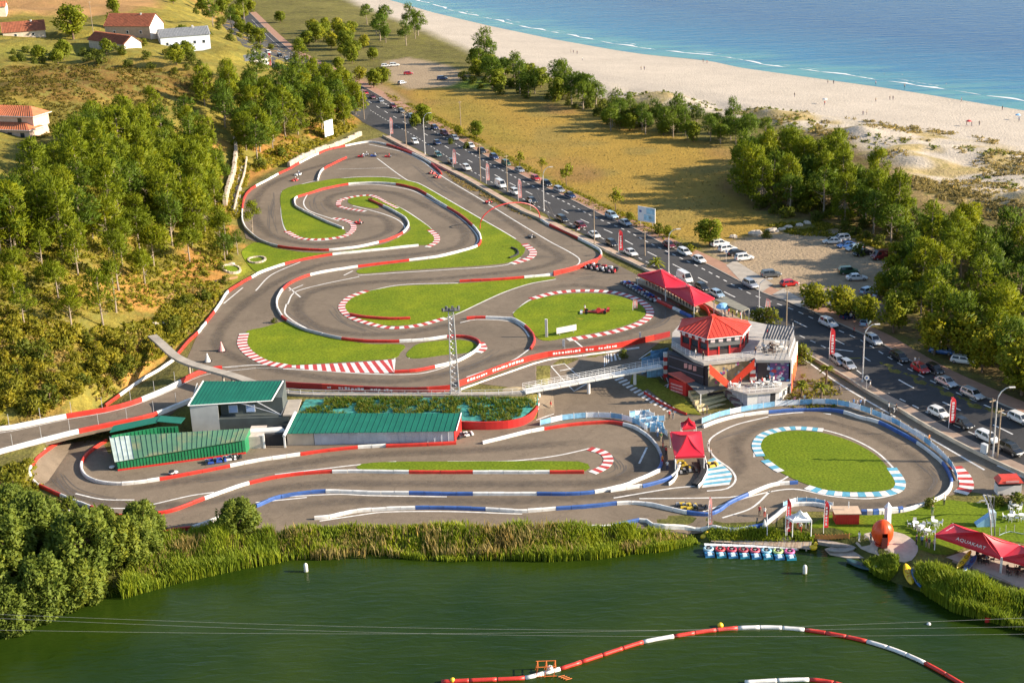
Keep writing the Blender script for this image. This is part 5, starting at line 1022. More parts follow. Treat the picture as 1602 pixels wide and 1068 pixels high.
def text_mesh(txt, size, name, m, parent, loc, xdir, up, ext=.01, sx=1.0, shear=0):
 cu = bpy.data.curves.new(name, 'FONT'); cu.body = txt; cu.size = size; cu.align_x = 'CENTER'; cu.align_y = 'CENTER'; cu.extrude = ext; cu.resolution_u = 2; cu.shear = shear
 t = bpy.data.objects.new(name, cu); COL.objects.link(t); dg = bpy.context.evaluated_depsgraph_get(); me = bpy.data.meshes.new_from_object(t.evaluated_get(dg)); bpy.data.objects.remove(t)
 X = Vector(xdir).normalized(); Y = Vector(up); Y = (Y-X*Y.dot(X)).normalized(); Z = X.cross(Y); M = Matrix((X*sx, Y, Z)).transposed().to_4x4(); me.transform(M); me.transform(Matrix.Translation(Vector(loc)-wloc(parent)))
 me.materials.clear(); me.materials.append(m); o = bpy.data.objects.new(name, me); COL.objects.link(o); o.parent = parent; return o
PW = mat('lettering_white', (.78, .76, .76), .6, .04, 1)
# lettering on the long awning: front left face (W corner to S corner)
w, s = GP(1462, 836, -.2), GP(1567, 872, -.2); mid = w.lerp(s, .5).lerp(ap, .22); nn = (s-w).cross(ap-w).normalized(); nn = nn if nn.z > 0 else -nn
text_mesh('AQUAKART', .72, 'lettering', PW, AQ, mid+nn*.1, s-w, ap-w.lerp(s, .5), .015, 1.15, .25)
n2 = GP(1490, 818, -.2); mid = w.lerp(n2, .5).lerp(ap, .16); nn2 = (ap-w).cross(n2-w).normalized(); nn2 = nn2 if nn2.z > 0 else -nn2
text_mesh('AQUAKART', .36, 'lettering', PW, AQ, mid+nn2*.1, n2-w, ap-w, .015, 1.0, .2)
# canopy with flat grey roof
def canopy():
 r = orient(ring_at([(1117,468),(1136,464),(1172,482),(1160,487)], 3.3)); root = thing('flat_canopy', 'flat grey roofed canopy between the red marquees and the club house', 'canopy', V3(r[0], 0)); mb = MB(); mb.slab(r, .2); mb.build('roof', mat('felt_grey', (.20, .19, .15), .9, .15, 1), root)
 for p in r: mb = MB(); mb.tube([V3(p, 0), V3(p, 3.1)], .08, 6); mb.build('post', TRIM, root)
 p = GP(1131, 497, .4); root = thing('garden_parasol', 'pale blue round parasol between the canopy and the red hipped roof', 'parasol', V3(p, 0)); mb = MB(); mb.lathe((p.x, p.y, 2.6), [(1.5, 0), (1.35, .35), (.8, .75), (.1, .9)], 12); mb.build('canopy', mat('parasol_blue', (.25, .50, .75), .6, .1, 1), root); mb = MB(); mb.tube([(p.x, p.y, 0), (p.x, p.y, 2.7)], .05, 6); mb.build('pole', TRIM, root)
canopy()
# ledge and grandstand wall under the marquees
o = wall_piece(spline([G(u, v) for u, v in [(997,441),(1030,456),(1060,471),(1092,488)]], 1), .9, 1.0, cham=.03).build('marquee_ledge', mat('ledge_beige', (.42, .34, .25), .8, .15, .8, world=True)); tag(o, 'long beige ledge wall under the front of the two red marquees', 'wall')
o = wall_piece(spline([G(u, v) for u, v in [(1000,447),(1032,463),(1064,480)]], 1), .5, .35, cham=.03).build('timber_step', mat('step_brown', (.12, .06, .04), .8, .2, .8, world=True)); tag(o, 'low dark timber step in front of the beige marquee ledge', 'step')
barrier('striped red and blue crash wall in front of the marquee ledge', [('r',1028,470),(1052,482),('w',1053,482),(1064,487),('b',1065,488),(1082,496)], .6, .6)
barrier('red wall curving from the marquees to the grey canopy', [('r',1095,478),(1105,484),(1110,493)], .4, .8, group=None, name='low_wall')
barrier('dark barrier with white edge at the mouth of the starting tent', [('k',1097,721),(1100,738),(1096,748),(1086,759)], .9, .55); barrier('white rail on the left of the starting tent', [('w',1056,718),(1060,738),(1054,752),(1046,758)], .2, .6, group=None, name='low_rail'); barrier('white rail on the right of the starting tent', [('w',1103,716),(1106,738),(1098,756),(1092,762)], .2, .6, group=None, name='low_rail')

# ------------------------------------------------------------ pond side: gazebo, red shed, dome, obelisk, stall
WCAN = mat('white_canvas', (.76, .77, .78), .7, .05, 1); ORANGE = mat('dome_orange', (.72, .07, .01), .35, .10, .8)
tent('gazebo', 'small white pyramid gazebo at the boat landing between two red flags', 'gazebo', [(1229,806),(1240,814),(1270,813),(1262,801)], (1252,797), 0, 1.2, LOW, WCAN)
def red_shed():
 a, b = G(1307, 820), G(1344, 820); root = thing('garden_shed', 'small red boarded shed with a flat tan roof on the green lawn', 'shed', a); k = Vector((0, 2.0, 0)); z = a.z; n = 10; ang = math.atan2((b-a).y, (b-a).x)
 for i in range(n): p = a.lerp(b, (i+.5)/n); mb = MB(); mb.box((p.x, p.y, z), ((b-a).length/n-.03, .1, 1.7), ang); mb.build('board', RED, root)
 mb = MB(); mb.prism([a+k*.06, b+k*.06, b+k, a+k], [V3(p, z+1.7) for p in (a+k*.06, b+k*.06, b+k, a+k)]); mb.build('wall', RED, root); mb = MB(); e = Vector((.25, 0, 0)); mb.slab([V3(a, z+1.82)-e-k*.1, V3(b, z+1.82)+e-k*.1, V3(b, z+2.0)+e+k*1.05, V3(a, z+2.0)-e+k*1.05], .12); mb.build('roof', mat('tan_felt', (.50, .36, .25), .9, .12, 1), root); mb = MB(); q = a.lerp(b, .6)+k*.5; mb.tube([V3(q, z+2.2), V3(q, z+3.2)], .08, 5); mb.build('vent_pipe', TRIM, root)
red_shed()
def dome():
 p = G(1383, 857); p.y += 1.2; root = thing('ball_kiosk', 'big orange ball shaped kiosk with a doorway on the pond bank', 'kiosk', p); R_ = 1.5; segs = 12
 for i in range(segs):       # gores, each bulging a little
  a0, a1 = 2*math.pi*i/segs-math.pi/2-math.pi/segs, 2*math.pi*(i+1)/segs-math.pi/2-math.pi/segs; mb = MB(); vs = []; m = 9
  for j in range(m+1):
   ph = math.pi*(.06+.94*j/m)-math.pi/2
   if i == 0 and ph < .15 and j < 5: continue
   for k in range(4): t = a0+(a1-a0)*k/3; rr = R_*math.cos(ph)*(1+.035*math.sin(math.pi*k/3)); vs.append((p.x+rr*math.cos(t), p.y+rr*math.sin(t), p.z+1.9+1.9*math.sin(ph)))
  n = len(vs)//4; mb.add(vs, [(4*q+k, 4*q+k+1, 4*q+k+5, 4*q+k+4) for q in range(n-1) for k in range(3)]); mb.build('gore', ORANGE, root, smooth=True)
 mb = MB(); mb.box((p.x, p.y-1.2, p.z+.1), (.85, .5, 1.6)); mb.build('doorway', mat('doorway_dark', (.10, .012, .008), .7, .1, 1), root); mb = MB(); mb.lathe((p.x, p.y, p.z-.1), [(1.0, 0), (1.0, .35)], 16); mb.build('base_ring', mat('base_red', (.4, .03, .01), .5, .1, 1), root)
 p = G(1388, 823); root = thing('obelisk', 'white pointed pillar standing on the lawn behind the orange ball', 'pillar', p); mb = MB(); mb.box(p, (.75, .75, 3.1), .4, top=.9); mb.build('shaft', mat('pillar_white', (.66, .66, .72), .5, .08, 1), root); mb = MB(); mb.box((p.x, p.y, p.z+3.1), (.85, .85, .8), .4, top=.08); mb.build('tip', MATS['pillar_white'], root)
dome()
def stall():
 p = G(1578, 773); root = thing('food_stall', 'white stall with a rounded red roof beside the service road', 'stall', p); mb = MB(); mb.box((p.x, p.y+.6, p.z), (3.6, 1.7, 1.5)); mb.build('counter', WHITE, root); mb = MB(); mb.box((p.x, p.y+.6, p.z+1.5), (3.4, 1.6, .6)); mb.build('opening', DARK, root); mb = MB(); mb.box((p.x, p.y+.5, p.z+2.1), (3.9, 2.3, .75), 0, top=.72); mb.build('roof', ROOFRED, root); mb = MB(); mb.box((p.x+.2, p.y-.62, p.z+2.22), (2.0, .08, .32)); mb.build('roof_sign', PINKW, root)
 for s in (-1, 1): mb = MB(); mb.lathe((p.x+s*1.2, p.y-.2, p.z-.02), [(.28, 0), (.28, .3)], 10); mb.build('foot', MATS['rubber'], root)
stall()
# landing stage with planks, steps, pontoon
PLANK = [mat('plank_'+n, c, .85, .2, 2) for n, c in (('brown', (.30, .22, .16)), ('grey', (.33, .28, .24)), ('pale', (.38, .30, .22)))]
def landing():
 a, b = GP(1112, 846, -3.6), GP(1268, 858, -3.6); c, d = GP(1118, 838, -3.6), GP(1270, 846, -3.6); root = thing('landing_stage', 'wooden plank landing stage along the pond where the bumper boats are moored', 'jetty', V3(a, WATER)); n = 70; rnd = random.Random(8)
 for i in range(n): q = [a.lerp(b, i/n), a.lerp(b, (i+.93)/n), c.lerp(d, (i+.93)/n), c.lerp(d, i/n)]; mb = MB(); z = rnd.uniform(-.02, .02); mb.slab([p+Vector((0, 0, z)) for p in q], .12); mb.build('plank', PLANK[rnd.randrange(3)], root)
 for i in range(12): p = a.lerp(b, (i+.5)/12); mb = MB(); mb.tube([V3(p, -6), V3(p, -3.75)], .12, 6); mb.build('pile', PLANK[1], root)
 root = thing('landing_steps', 'wooden steps from the paddock down to the boat landing', 'steps', G(1222, 830))
 for i in range(5): p = GP(1221, 815+i*6.5, -2.9-.13*i); mb = MB(); mb.box((p.x, p.y, -3.3-.13*i), (3.2, .75, .4)); mb.build('step', PLANK[2], root)
 for u in (1200, 1231): pa = [GP(u, 812, -2.8), GP(u, 842, -3.4)]; railing(root, [Vector((p.x, p.y, 0)) for p in spline2(pa, 1)], lambda p: -2.9, .95, 1.2, 'post_white', (1, .5), .05)
 a, b = GP(1280, 848, -3.6), GP(1345, 858, -3.6); o = thing('quay_wall', 'grey timber quay edge between the orange fence and the dome', 'quay', a); mb = MB(); mb.prism([V3(a, -6), V3(b, -6), V3(b, -6)+Vector((0, 1.2, 0)), V3(a, -6)+Vector((0, 1.2, 0))], [V3(a, -3.5), V3(b, -3.5), V3(b, -3.5)+Vector((0, 1.2, 0)), V3(a, -3.5)+Vector((0, 1.2, 0))]); mb.build('beam', PLANK[1], o)
 r = orient(ring_at([(1290,858),(1300,855),(1345,862),(1352,872),(1325,872),(1298,866)], -3.85)); mb = MB(); mb.slab(r, .25); solo(mb, 'slipway', mat('slip_concrete', (.36, .30, .24), .9, .2, 1), 'worn concrete slipway sloping into the pond beside the dark dinghy', 'slipway', r[0])
 r = orient(ring_at([(1394,906),(1412,896),(1420,912),(1404,922)], -4.25)); mb = MB(); mb.slab(r, .25); solo(mb, 'slipway', MATS['slip_concrete'], 'small concrete ramp below the upright yellow kayak', 'slipway', r[0])
landing()

# ------------------------------------------------------------ lattice mast
def mast():
 p = GP(712, 615, .3); root = thing('floodlight_mast', 'tall grey lattice mast with floodlights beside the red advertising wall', 'mast', V3(p, 0)); hgt = 15.9; w = .75; ST = MATS['galvanised']
 mb = MB(); P = [(-w, -w), (w, -w), (w, w), (-w, w)]
 for x, y in P: m2 = MB(); m2.tube([(p.x+x, p.y+y, 0), (p.x+x*.55, p.y+y*.55, hgt)], .1, 5); m2.build('leg', ST, root)
 n = 14
 for i in range(n):
  z0, z1 = hgt*i/n, hgt*(i+1)/n; s0, s1 = 1-.45*i/n, 1-.45*(i+1)/n
  for k in range(4):
   a, b = P[k], P[(k+1) % 4]; mb.tube([(p.x+a[0]*s0, p.y+a[1]*s0, z0), (p.x+b[0]*s1, p.y+b[1]*s1, z1)], .05, 4); mb.tube([(p.x+a[0]*s1, p.y+a[1]*s1, z1), (p.x+b[0]*s1, p.y+b[1]*s1, z1)], .05, 4)
 mb.build('bracing', ST, root); mb = MB(); mb.box((p.x, p.y, hgt), (3.2, 1.0, .12)); mb.build('platform', MATS['dark_rail'], root)
 for i in range(6): mb = MB(); mb.box((p.x-1.35+i*.54, p.y-.55+(i % 2)*1.1, hgt+.15), (.42, .3, .5), .3*(i-2.5)); mb.build('floodlight', MATS['dark_rail'], root)
 mb = MB(); mb.box((p.x, p.y, -.1), (2.2, 2.2, .5)); mb.build('footing', CONC, root)
mast()
# red hoop over the track
def hoop():
 a, b = G(751, 358), G(845, 344); t = a.lerp(b, .5); root = thing('track_arch', 'thin red metal arch spanning the track beside the road', 'arch', t); pts = [a.lerp(b, .5-.5*math.cos(math.pi*i/24))+Vector((0, 0, 5.6*math.sin(math.pi*i/24)**.8 if 0 < i < 24 else 0)) for i in range(25)]; mb = MB(); mb.tube(pts, .14, 6); mb.build('hoop', RED, root)
hoop()
# sign boards
def board(name, label, cat, px, z0, z1, m, post=True, thick=.12, marks=None):
 a, b = G(*px[0]), G(*px[1]); z = min(a.z, b.z); root = thing(name, label, cat, a); d = (b-a).normalized(); k = Vector((-d.y, d.x, 0))*thick; mb = MB(); mb.prism([V3(a, z+z0), V3(b, z+z0), V3(b+k, z+z0), V3(a+k, z+z0)], [V3(a, z+z1), V3(b, z+z1), V3(b+k, z+z1), V3(a+k, z+z1)]); f = mb.build('panel', m, root)
 if post:
  for t in (.15, .85): p = a.lerp(b, t)+k*.5; mb = MB(); mb.tube([V3(p, z-.2), V3(p, z+z0+.1)], .08, 6); mb.build('post', MATS['steel'], root)
 for (t0, t1, s0, s1, mm) in marks or []: p, q = a.lerp(b, t0)-k*.1, a.lerp(b, t1)-k*.1; h = z1-z0; mb = MB(); mb.add([V3(p, z+z0+h*s0), V3(q, z+z0+h*s0), V3(q, z+z0+h*s1), V3(p, z+z0+h*s1)], [(0, 1, 2, 3)]); mb.build('printed_patch', mm, root)
 return root
BPRINT = mat('board_blue', (.35, .62, .78), .6, .2, .8); board('billboard', 'white billboard with pale blue print at the edge of the dry field', 'billboard', [(998,352),(1025,357)], 1.2, 5.0, mat('board_white', (.75, .78, .8), .6, .06, 1), marks=[(.08,.22,.6,.75,mat('board_navy', (.08,.15,.35), .6, .1, 1)),(.35,.95,.1,.5,BPRINT),(.5,.98,.55,.95,BPRINT),(.62,.8,.25,.42,MATS['board_white'])])
board('notice_board', 'blank white notice board in front of the pines above the top of the track', 'sign', [(509,218),(522,214)], .8, 6.0, MATS['board_white'], marks=[(.55,.8,.15,.35,MATS['wall_grey'])])
board('lawn_sign', 'white slanted sign board on the lawn with the red racing car', 'sign', [(871,526),(902,520)], .5, 1.7, WHITE)
board('white_totem', 'tall narrow white totem sign on the lawn left of the slanted board', 'sign', [(853,528),(857,528)], 0, 3.8, WHITE, post=False, thick=.4)
board('small_sign', 'small white arrow sign by the red wall below the racing car lawn', 'sign', [(1000,534),(1003,534)], .9, 1.9, WHITE); board('small_sign', 'little white sign post by the pit lane bend', 'sign', [(880,548),(884,548)], .8, 2.2, WHITE)
board('utility_cabinet', 'grey metal utility cabinet at the foot of the paired poles by the road', 'cabinet', [(1533,712),(1542,716)], 0, 2.1, mat('cabinet_grey', (.5, .52, .54), .5, .08, 1), post=False, thick=.7)
def disc_sign(u, v, label, h=2.6, col='wall_white'):
 p = G(u, v); root = thing('road_sign', label, 'road sign', p); mb = MB(); mb.tube([p, p+Vector((0, 0, h))], .05, 6); mb.build('post', MATS['steel'], root); mb = MB(); mb.tube([p+Vector((0, -.06, h)), p+Vector((0, .0, h))], .45, 12); mb.build('disc', MATS[col], root); mb = MB(); mb.box((p.x, p.y-.07, p.z+h-.22), (.3, .02, .44)); mb.build('symbol', MATS['wall_blue'], root)
disc_sign(830, 329, 'round white road sign beside the black car at the red arch'); disc_sign(1355, 612, 'round white road sign at the bend by the curved lamp'); disc_sign(1136, 410, 'round road sign on the pavement by the car park entrance')

# ------------------------------------------------------------ feather flags
FLAGM = [mat('flag_red', (.58, .02, .03), .6, .06, 1), mat('flag_faded', (.66, .30, .28), .6, .06, 1)]
def flag(u, v, h, fade, label, w=.95):
 p = G(u, v); root = thing('feather_flag', label, 'flag', p, 0, 'upright advertising flags')
 mb = MB(); mb.tube([p, p+Vector((0, 0, h*.62)), p+Vector((.1, 0, h*.9)), p+Vector((.45, 0, h))], [.05, .04, .03, .02], 6); mb.build('pole', MATS['post_white'], root)
 mb = MB(); n = 10; vs = []
 for i in range(n+1):
  t = i/n; z = h*.18+(h*.82)*t; x0 = .06+.1*max(0, t-.8)*5*.5; x1 = w*(1 if t < .82 else 1-.55*((t-.82)/.18)**2)+.06; wv = .10*math.sin(t*7+u)
  for x in (x0, (x0+x1)/2, x1): vs.append((p.x+x, p.y+wv*(x/w), p.z+z))
 fs = [(3*i+k, 3*i+k+1, 3*i+k+4, 3*i+k+3) for i in range(n) for k in range(2)]; mb.add(vs, fs); mb.build('sail', FLAGM[fade], root, smooth=True)
 rnd = random.Random(int(u)); mb = MB()          # worn white print running up the sail
 z = h*.26
 while z < h*.8: s = rnd.uniform(.28, .5); mb.add([(p.x+w*.3, p.y-.13, p.z+z), (p.x+w*rnd.uniform(.6, .8), p.y-.14, p.z+z), (p.x+w*rnd.uniform(.6, .8), p.y-.14, p.z+z+s), (p.x+w*.3, p.y-.13, p.z+z+s)], [(0, 1, 2, 3)]); z += s+rnd.uniform(.08, .2)
 mb.build('print', MATS['print_white'], root)
for a in ((611,215,6.7,1,'faded red flag by the road above the top bend, beside the white car and lamp'), (709,262,5.6,1,'faded red flag beside the white suv at the roadside footpath'), (761,288,6,1,'bright faded flag between the white van and the tall post'), (811,316,6.2,1,'pale flag behind the red arch next to the white cars'), (968,398,5.9,0,'red flag at the roadside in front of the white car near the palm'), (1197,502,4.8,1,'pale flag in the shrubs behind the red hipped roof'), (1297,564,6.4,0,'red flag by the roadside wall near the silver cars'),
 (1484,670,5.6,0,'red flag between the white and black cars on the near kerb'), (1229,842,6.3,0,'red flag left of the white gazebo by the landing steps', .65), (1288,834,5.2,0,'red flag right of the white gazebo', .65), (421,108,6,0,'red flag at the far end of the road above the pines'), (1108,830,5.5,1,'thin striped pink flag at the west end of the boat landing', .5), (990,486,2.6,1,'short leaning pink flag on the lawn with the racing car')): flag(*a)

# ------------------------------------------------------------ lamps, poles, wires
LAMP = mat('lamp_grey', (.55, .55, .55), .45, .08, 2, metal=.3); WOODP = mat('pole_wood', (.30, .23, .16), .9, .2, 2)
def lamp(u, v, h, label, arm=1.9):
 p = G(u, v); root = thing('street_lamp', label, 'street lamp', p, 0, 'curved street lamps'); mb = MB(); mb.tube([p, p+Vector((0, 0, h*.8))]+[p+Vector((arm*(1-math.cos(t)), 0, h*.8+h*.2*math.sin(t))) for t in (.4, .8, 1.2, 1.5)], [.14, .11, .1, .09, .08, .07], 7); mb.build('column', LAMP, root); q = p+Vector((arm*.95, 0, h*.995)); mb = MB(); mb.box((q.x+.4, q.y, q.z-.05), (.95, .34, .16), 0); mb.build('lamp_head', WHITE, root); mb = MB(); mb.lathe((p.x, p.y, p.z), [(.24, 0), (.2, .5)], 8); mb.build('base', LAMP, root)
for a in ((665,241,13,'curved street lamp by the roadside above the top bend'), (851,330,11.8,'curved street lamp beside the red arch'), (1046,428,10.3,'curved street lamp behind the red marquee'), (1349,598,11,'curved street lamp near the silver cars below the forest'), (1553,716,12,'tallest curved street lamp beside the paired wooden poles'), (1187,492,7.6,'curved street lamp behind the red hipped roof and pale flag')): lamp(*a)
def pole(u, v, h, label, m=WOODP, cat='pole', cross=True, r=.14):
 p = G(u, v); root = thing('utility_pole', label, cat, p, 0, 'roadside poles'); mb = MB(); mb.tube([p, p+Vector((0, 0, h))], [r, r*.7], 7); mb.build('shaft', m, root)
 if cross: mb = MB(); mb.box((p.x, p.y, p.z+h-.5), (1.3, .12, .14), .5); mb.build('crossarm', m, root)
for a in ((570,187,10.9,'slim pole at the top of the road by the pines'), (636,232,12,'straight pole beside the white suv at the top bend'), (752,283,11,'straight pole by the roadside wall near the white suv'), (794,300,10.5,'straight pole behind the white van'), (930,385,9.8,'straight pole beside the white sedan'), (1009,400,6.2,'short wooden pole by the small palm'), (1230,510,7.9,'wooden pole beyond the black slatted pergola'), (721,199,9,'dark thin pole in the dry field by the round tree'), (1546,716,10.2,'left wooden pole of the pair beside the grey cabinet'), (1560,717,8.6,'right wooden pole of the pair beside the grey cabinet'), (147,60,14,'thin pole beside the conifer among the hill houses')): pole(*a)
def wires():
 for i, (x0, v0, x1, v1, lab) in enumerate(((-60, 958, 1700, 978, 'upper overhead cable sagging across the dark pond'), (-60, 964, 1700, 990, 'middle overhead cable sagging across the dark pond'), (-60, 984, 1700, 962, 'lower overhead cable sagging across the dark pond'))):
  a, b = GP(x0, v0, 6), GP(x1, v1, 6); mb = MB(); mb.tube([a.lerp(b, t/20)-Vector((0, 0, 1.4*math.sin(math.pi*t/20))) for t in range(21)], .011, 4); solo(mb, 'overhead_cable', mat('cable', (.35, .36, .34), .6, .05, 1), lab, 'cable', a)
wires()
# stone retaining walls at the hill foot
def stone_wall(label, px, h, w=.8, m=None):
 P = spline([G(u, v) for u, v in px], .9); L = path_len(P); root = thing('stone_wall', label, 'wall', (P[0].x, P[0].y, H(P[0].x, P[0].y)), 0); rnd = random.Random(len(px)); n = int(L[-1]/1.3); M = m or mat('pale_stone', (.42, .35, .27), .9, .2, .9, bump=.5, world=True)
 for i in range(n): wall_piece(cut(P, L, L[-1]*i/n+.02, L[-1]*(i+1)/n-.02), w*rnd.uniform(.9, 1.1), h*rnd.uniform(.85, 1.15), cham=.15, base=-.6).build('stone', M, root)
stone_wall('pale stone wall along the slope above the top bend', [(452,262),(470,250),(500,238),(530,228),(565,212)], 1.5); stone_wall('upper pale stone wall on the hillside cutting left of the track', [(352,322),(358,298),(366,272),(370,240),(368,226)], 2.2, 1.0); stone_wall('lower stone wall beside the narrow hillside lane', [(366,332),(374,300),(382,275),(386,250)], 1.0, .5)
sheet('hillside_lane', [(358,340),(366,305),(374,270),(379,255),(384,256),(380,285),(372,335)], CONC, .15, smooth=False, grid=2)
sheet('bare_path', [(232,530),(240,505),(262,465),(290,446),(340,438),(372,432),(372,436),(340,443),(294,451),(268,470),(248,508),(242,532)], mat('bare_earth', (.36, .21, .09), .95, .2, .6, world=True), .12, smooth=False, grid=2)
def mini_golf():
 for (u, v, w, lab) in ((362,422,30,'round artificial grass patch ringed by stones on the slope, lower one'), (402,408,32,'round artificial grass patch ringed by stones on the slope, upper one')):
  p = G(u, v); root = thing('putting_green', lab, 'putting green', p); mb = MB(); n = 18; vs = [(p.x, p.y, p.z+.2)]+[(p.x+2*math.cos(t*2*math.pi/n), p.y+2.6*math.sin(t*2*math.pi/n), H(p.x+2*math.cos(t*2*math.pi/n), p.y+2.6*math.sin(t*2*math.pi/n))+.2) for t in range(n)]; mb.add(vs, [(0, 1+i, 1+(i+1) % n) for i in range(n)]); mb.build('turf', LAWN2, root)
  for t in range(n): mb = MB(); q = vs[1+t]; mb.box((q[0], q[1], q[2]-.3), (.8, .5, .6), t*2*math.pi/n+1.57, top=.8); mb.build('stone', MATS['pale_stone'], root)
mini_golf()

# ------------------------------------------------------------ houses of the hamlet
TILE = [mat('roof_tile', (.30, .10, .05), .85, .25, .8), mat('orange_tile', (.46, .15, .065), .8, .2, .8), mat('grey_tile', (.25, .26, .27), .8, .15, .8)]
def house(label, p0, p1, depth, wh, rh, tile, wallm, gable=WHITE, wins=3, group=None, over=.4, chim=True, name='house', z=None):
 a, b = G(*p0), G(*p1); zz = z if z is not None else min(a.z, b.z)-.5; a, b = V3(a, zz), V3(b, zz); d = (b-a); ln = d.length; d.normalize(); k = Vector((-d.y, d.x, 0)); root = thing(name, label, 'house', a, 0, group); H1 = zz+wh+.5
 mb = MB(); q = [a, b, b+k*depth, a+k*depth]; mb.prism(q, [V3(p, H1) for p in q]); mb.build('wall', wallm, root)
 for s, e in ((a, -1), (b, 1)): mb = MB(); t = d*(.03*e); g = [V3(s, zz)+t, V3(s+k*depth, zz)+t, V3(s+k*depth, H1)+t, V3(s+k*depth*.5, H1+rh)+t, V3(s, H1)+t]; mb.prism(g, [p+d*(.03*e) for p in g]); mb.build('gable', gable, root)
 r0, r1 = V3(a+k*depth*.5-d*over, H1+rh), V3(b+k*depth*.5+d*over, H1+rh); n = max(6, int(ln/.55)); sl = rh/(depth/2)
 roof_sheets(root, r0, r1, V3(a-k*over-d*over, H1-sl*over), V3(b-k*over+d*over, H1-sl*over), n, TILE[tile], name='tile_row', rib=.13); mb = MB(); mb.slab(orient([r0, r1, V3(b+k*(depth+over)+d*over, H1-sl*over), V3(a+k*(depth+over)-d*over, H1-sl*over)]), .1); mb.build('rear_roof', TILE[tile], root)
 for i in range(wins): p = a+d*(ln*(i+.7)/(wins+.4))-k*.03; mb = MB(); mb.box((p.x, p.y, zz+wh*.5), (.9, .12, 1.1), math.atan2(d.y, d.x)); f = mb.build('window', GLASS, root); mb = MB(); mb.box((p.x+k.x*.03, p.y+k.y*.03, zz+wh*.5-.1), (1.1, .14, 1.3), math.atan2(d.y, d.x)); mb.build('window_frame', TRIM, root)
 if chim: p = a+d*ln*.7+k*depth*.45; mb = MB(); mb.box((p.x, p.y, H1+rh*.7), (.6, .6, 1.3)); mb.build('chimney', WHITE, root)
 return root
house('long low farmhouse with brown tile roof and white gable at the far left', (5,56), (72,59), 8, 3.4, 3.4, 0, BEIGE, wins=2)
house('small outbuilding with brown tile roof and white gable end below the conifer', (140,74), (195,77), 7, 3.0, 2.6, 0, mat('wall_tan', (.46, .37, .28), .9, .15, 1), wins=1, chim=False)
house('larger farmhouse with a long brown tile roof behind the outbuilding', (166,59), (236,62), 10, 5.2, 4.0, 0, mat('wall_brown', (.38, .29, .2), .9, .15, 1), wins=3)
house('big white house with grey roof on the hill behind the pines', (252,70), (330,76), 11, 5.6, 2.4, 2, mat('wall_bluewhite', (.60, .66, .74), .7, .06, 1), wins=5)
house('far white house with a low grey roof above the road, half hidden by trees', (375,95), (425,103), 9, 3.5, 1.4, 2, WHITE, wins=4)
house('pale villa at the far upper left corner', (-30,25), (10,26), 8, 4.5, 2, 1, mat('wall_cream', (.66, .6, .45), .8, .1, 1), wins=2)
def villa():
 a, b = GP(-60, 214, 20), GP(47, 218, 20); zz = 19.5; root = thing('villa', 'two storey villa with orange tile hip roofs at the left edge among the pines', 'house', V3(a, zz)); d = (b-a).normalized(); k = Vector((-d.y, d.x, 0)); P = mat('wall_pink', (.60, .43, .33), .85, .1, 1)
 mb = MB(); q = [a, b, b+k*9, a+k*9]; mb.prism([V3(p, zz-4) for p in q], [V3(p, zz+3) for p in q]); mb.build('ground_storey', P, root); c0, c1 = a+k*3, b+k*3-d*.4; q = [c0, c1, c1+k*7, c0+k*7]; mb = MB(); mb.prism([V3(p, zz+3) for p in q], [V3(p, zz+6.2) for p in q]); mb.build('upper_storey', P, root)
 def hip(p, q, dep, z0, z1, n):
  e0, e1, e2, e3 = V3(p-d*.7-k*.7, z0), V3(q+d*.7-k*.7, z0), V3(q+d*.7+k*dep, z0), V3(p-d*.7+k*dep, z0); r0, r1 = V3(p+k*dep*.5+d*3, z1), V3(q+k*dep*.5-d*3, z1)
  n0 = n
  for i in range(n0): s, t = i/n0, (i+1)/n0; mb = MB(); x = [e0.lerp(e1, s), e0.lerp(e1, t), r0.lerp(r1, t), r0.lerp(r1, s)]; nn = (x[1]-x[0]).cross(x[3]-x[0]).normalized(); mb.prism([y-nn*.06 for y in x], x); mb.tube([x[0]+nn*.05, x[3]+nn*.05], .07, 4); mb.build('tile_row', TILE[1], root)
  for f in ((e1, e2, r1), (e3, e0, r0)): nn = (f[1]-f[0]).cross(f[2]-f[0]).normalized(); mb = MB(); mb.prism([y-nn*.06 for y in f], list(f)); mb.build('roof_end', TILE[1], root)
  mb = MB(); x = [e2, e3, r0, r1]; mb.slab(x, .05); mb.build('rear_roof', TILE[1], root); mb = MB(); mb.tube([e0, e1, e2], .12, 5); mb.build('eave_trim', WHITE, root)
 hip(c0, c1, 7.7, zz+6.2, zz+8.4, 30); hip(a, b, 6.5, zz+3.0, zz+4.6, 30)
 for t in (.72, .9): p = a.lerp(b, t)-k*.03; mb = MB(); mb.box((p.x, p.y, zz+.6), (1.3, .14, 1.6), math.atan2(d.y, d.x)); mb.build('window', GLASS, root)
 for t in (.8,): p = c0.lerp(c1, t)-k*.03; mb = MB(); mb.box((p.x, p.y, zz+4.4), (1.2, .14, 1.2), math.atan2(d.y, d.x)); mb.build('window', GLASS, root)
villa()
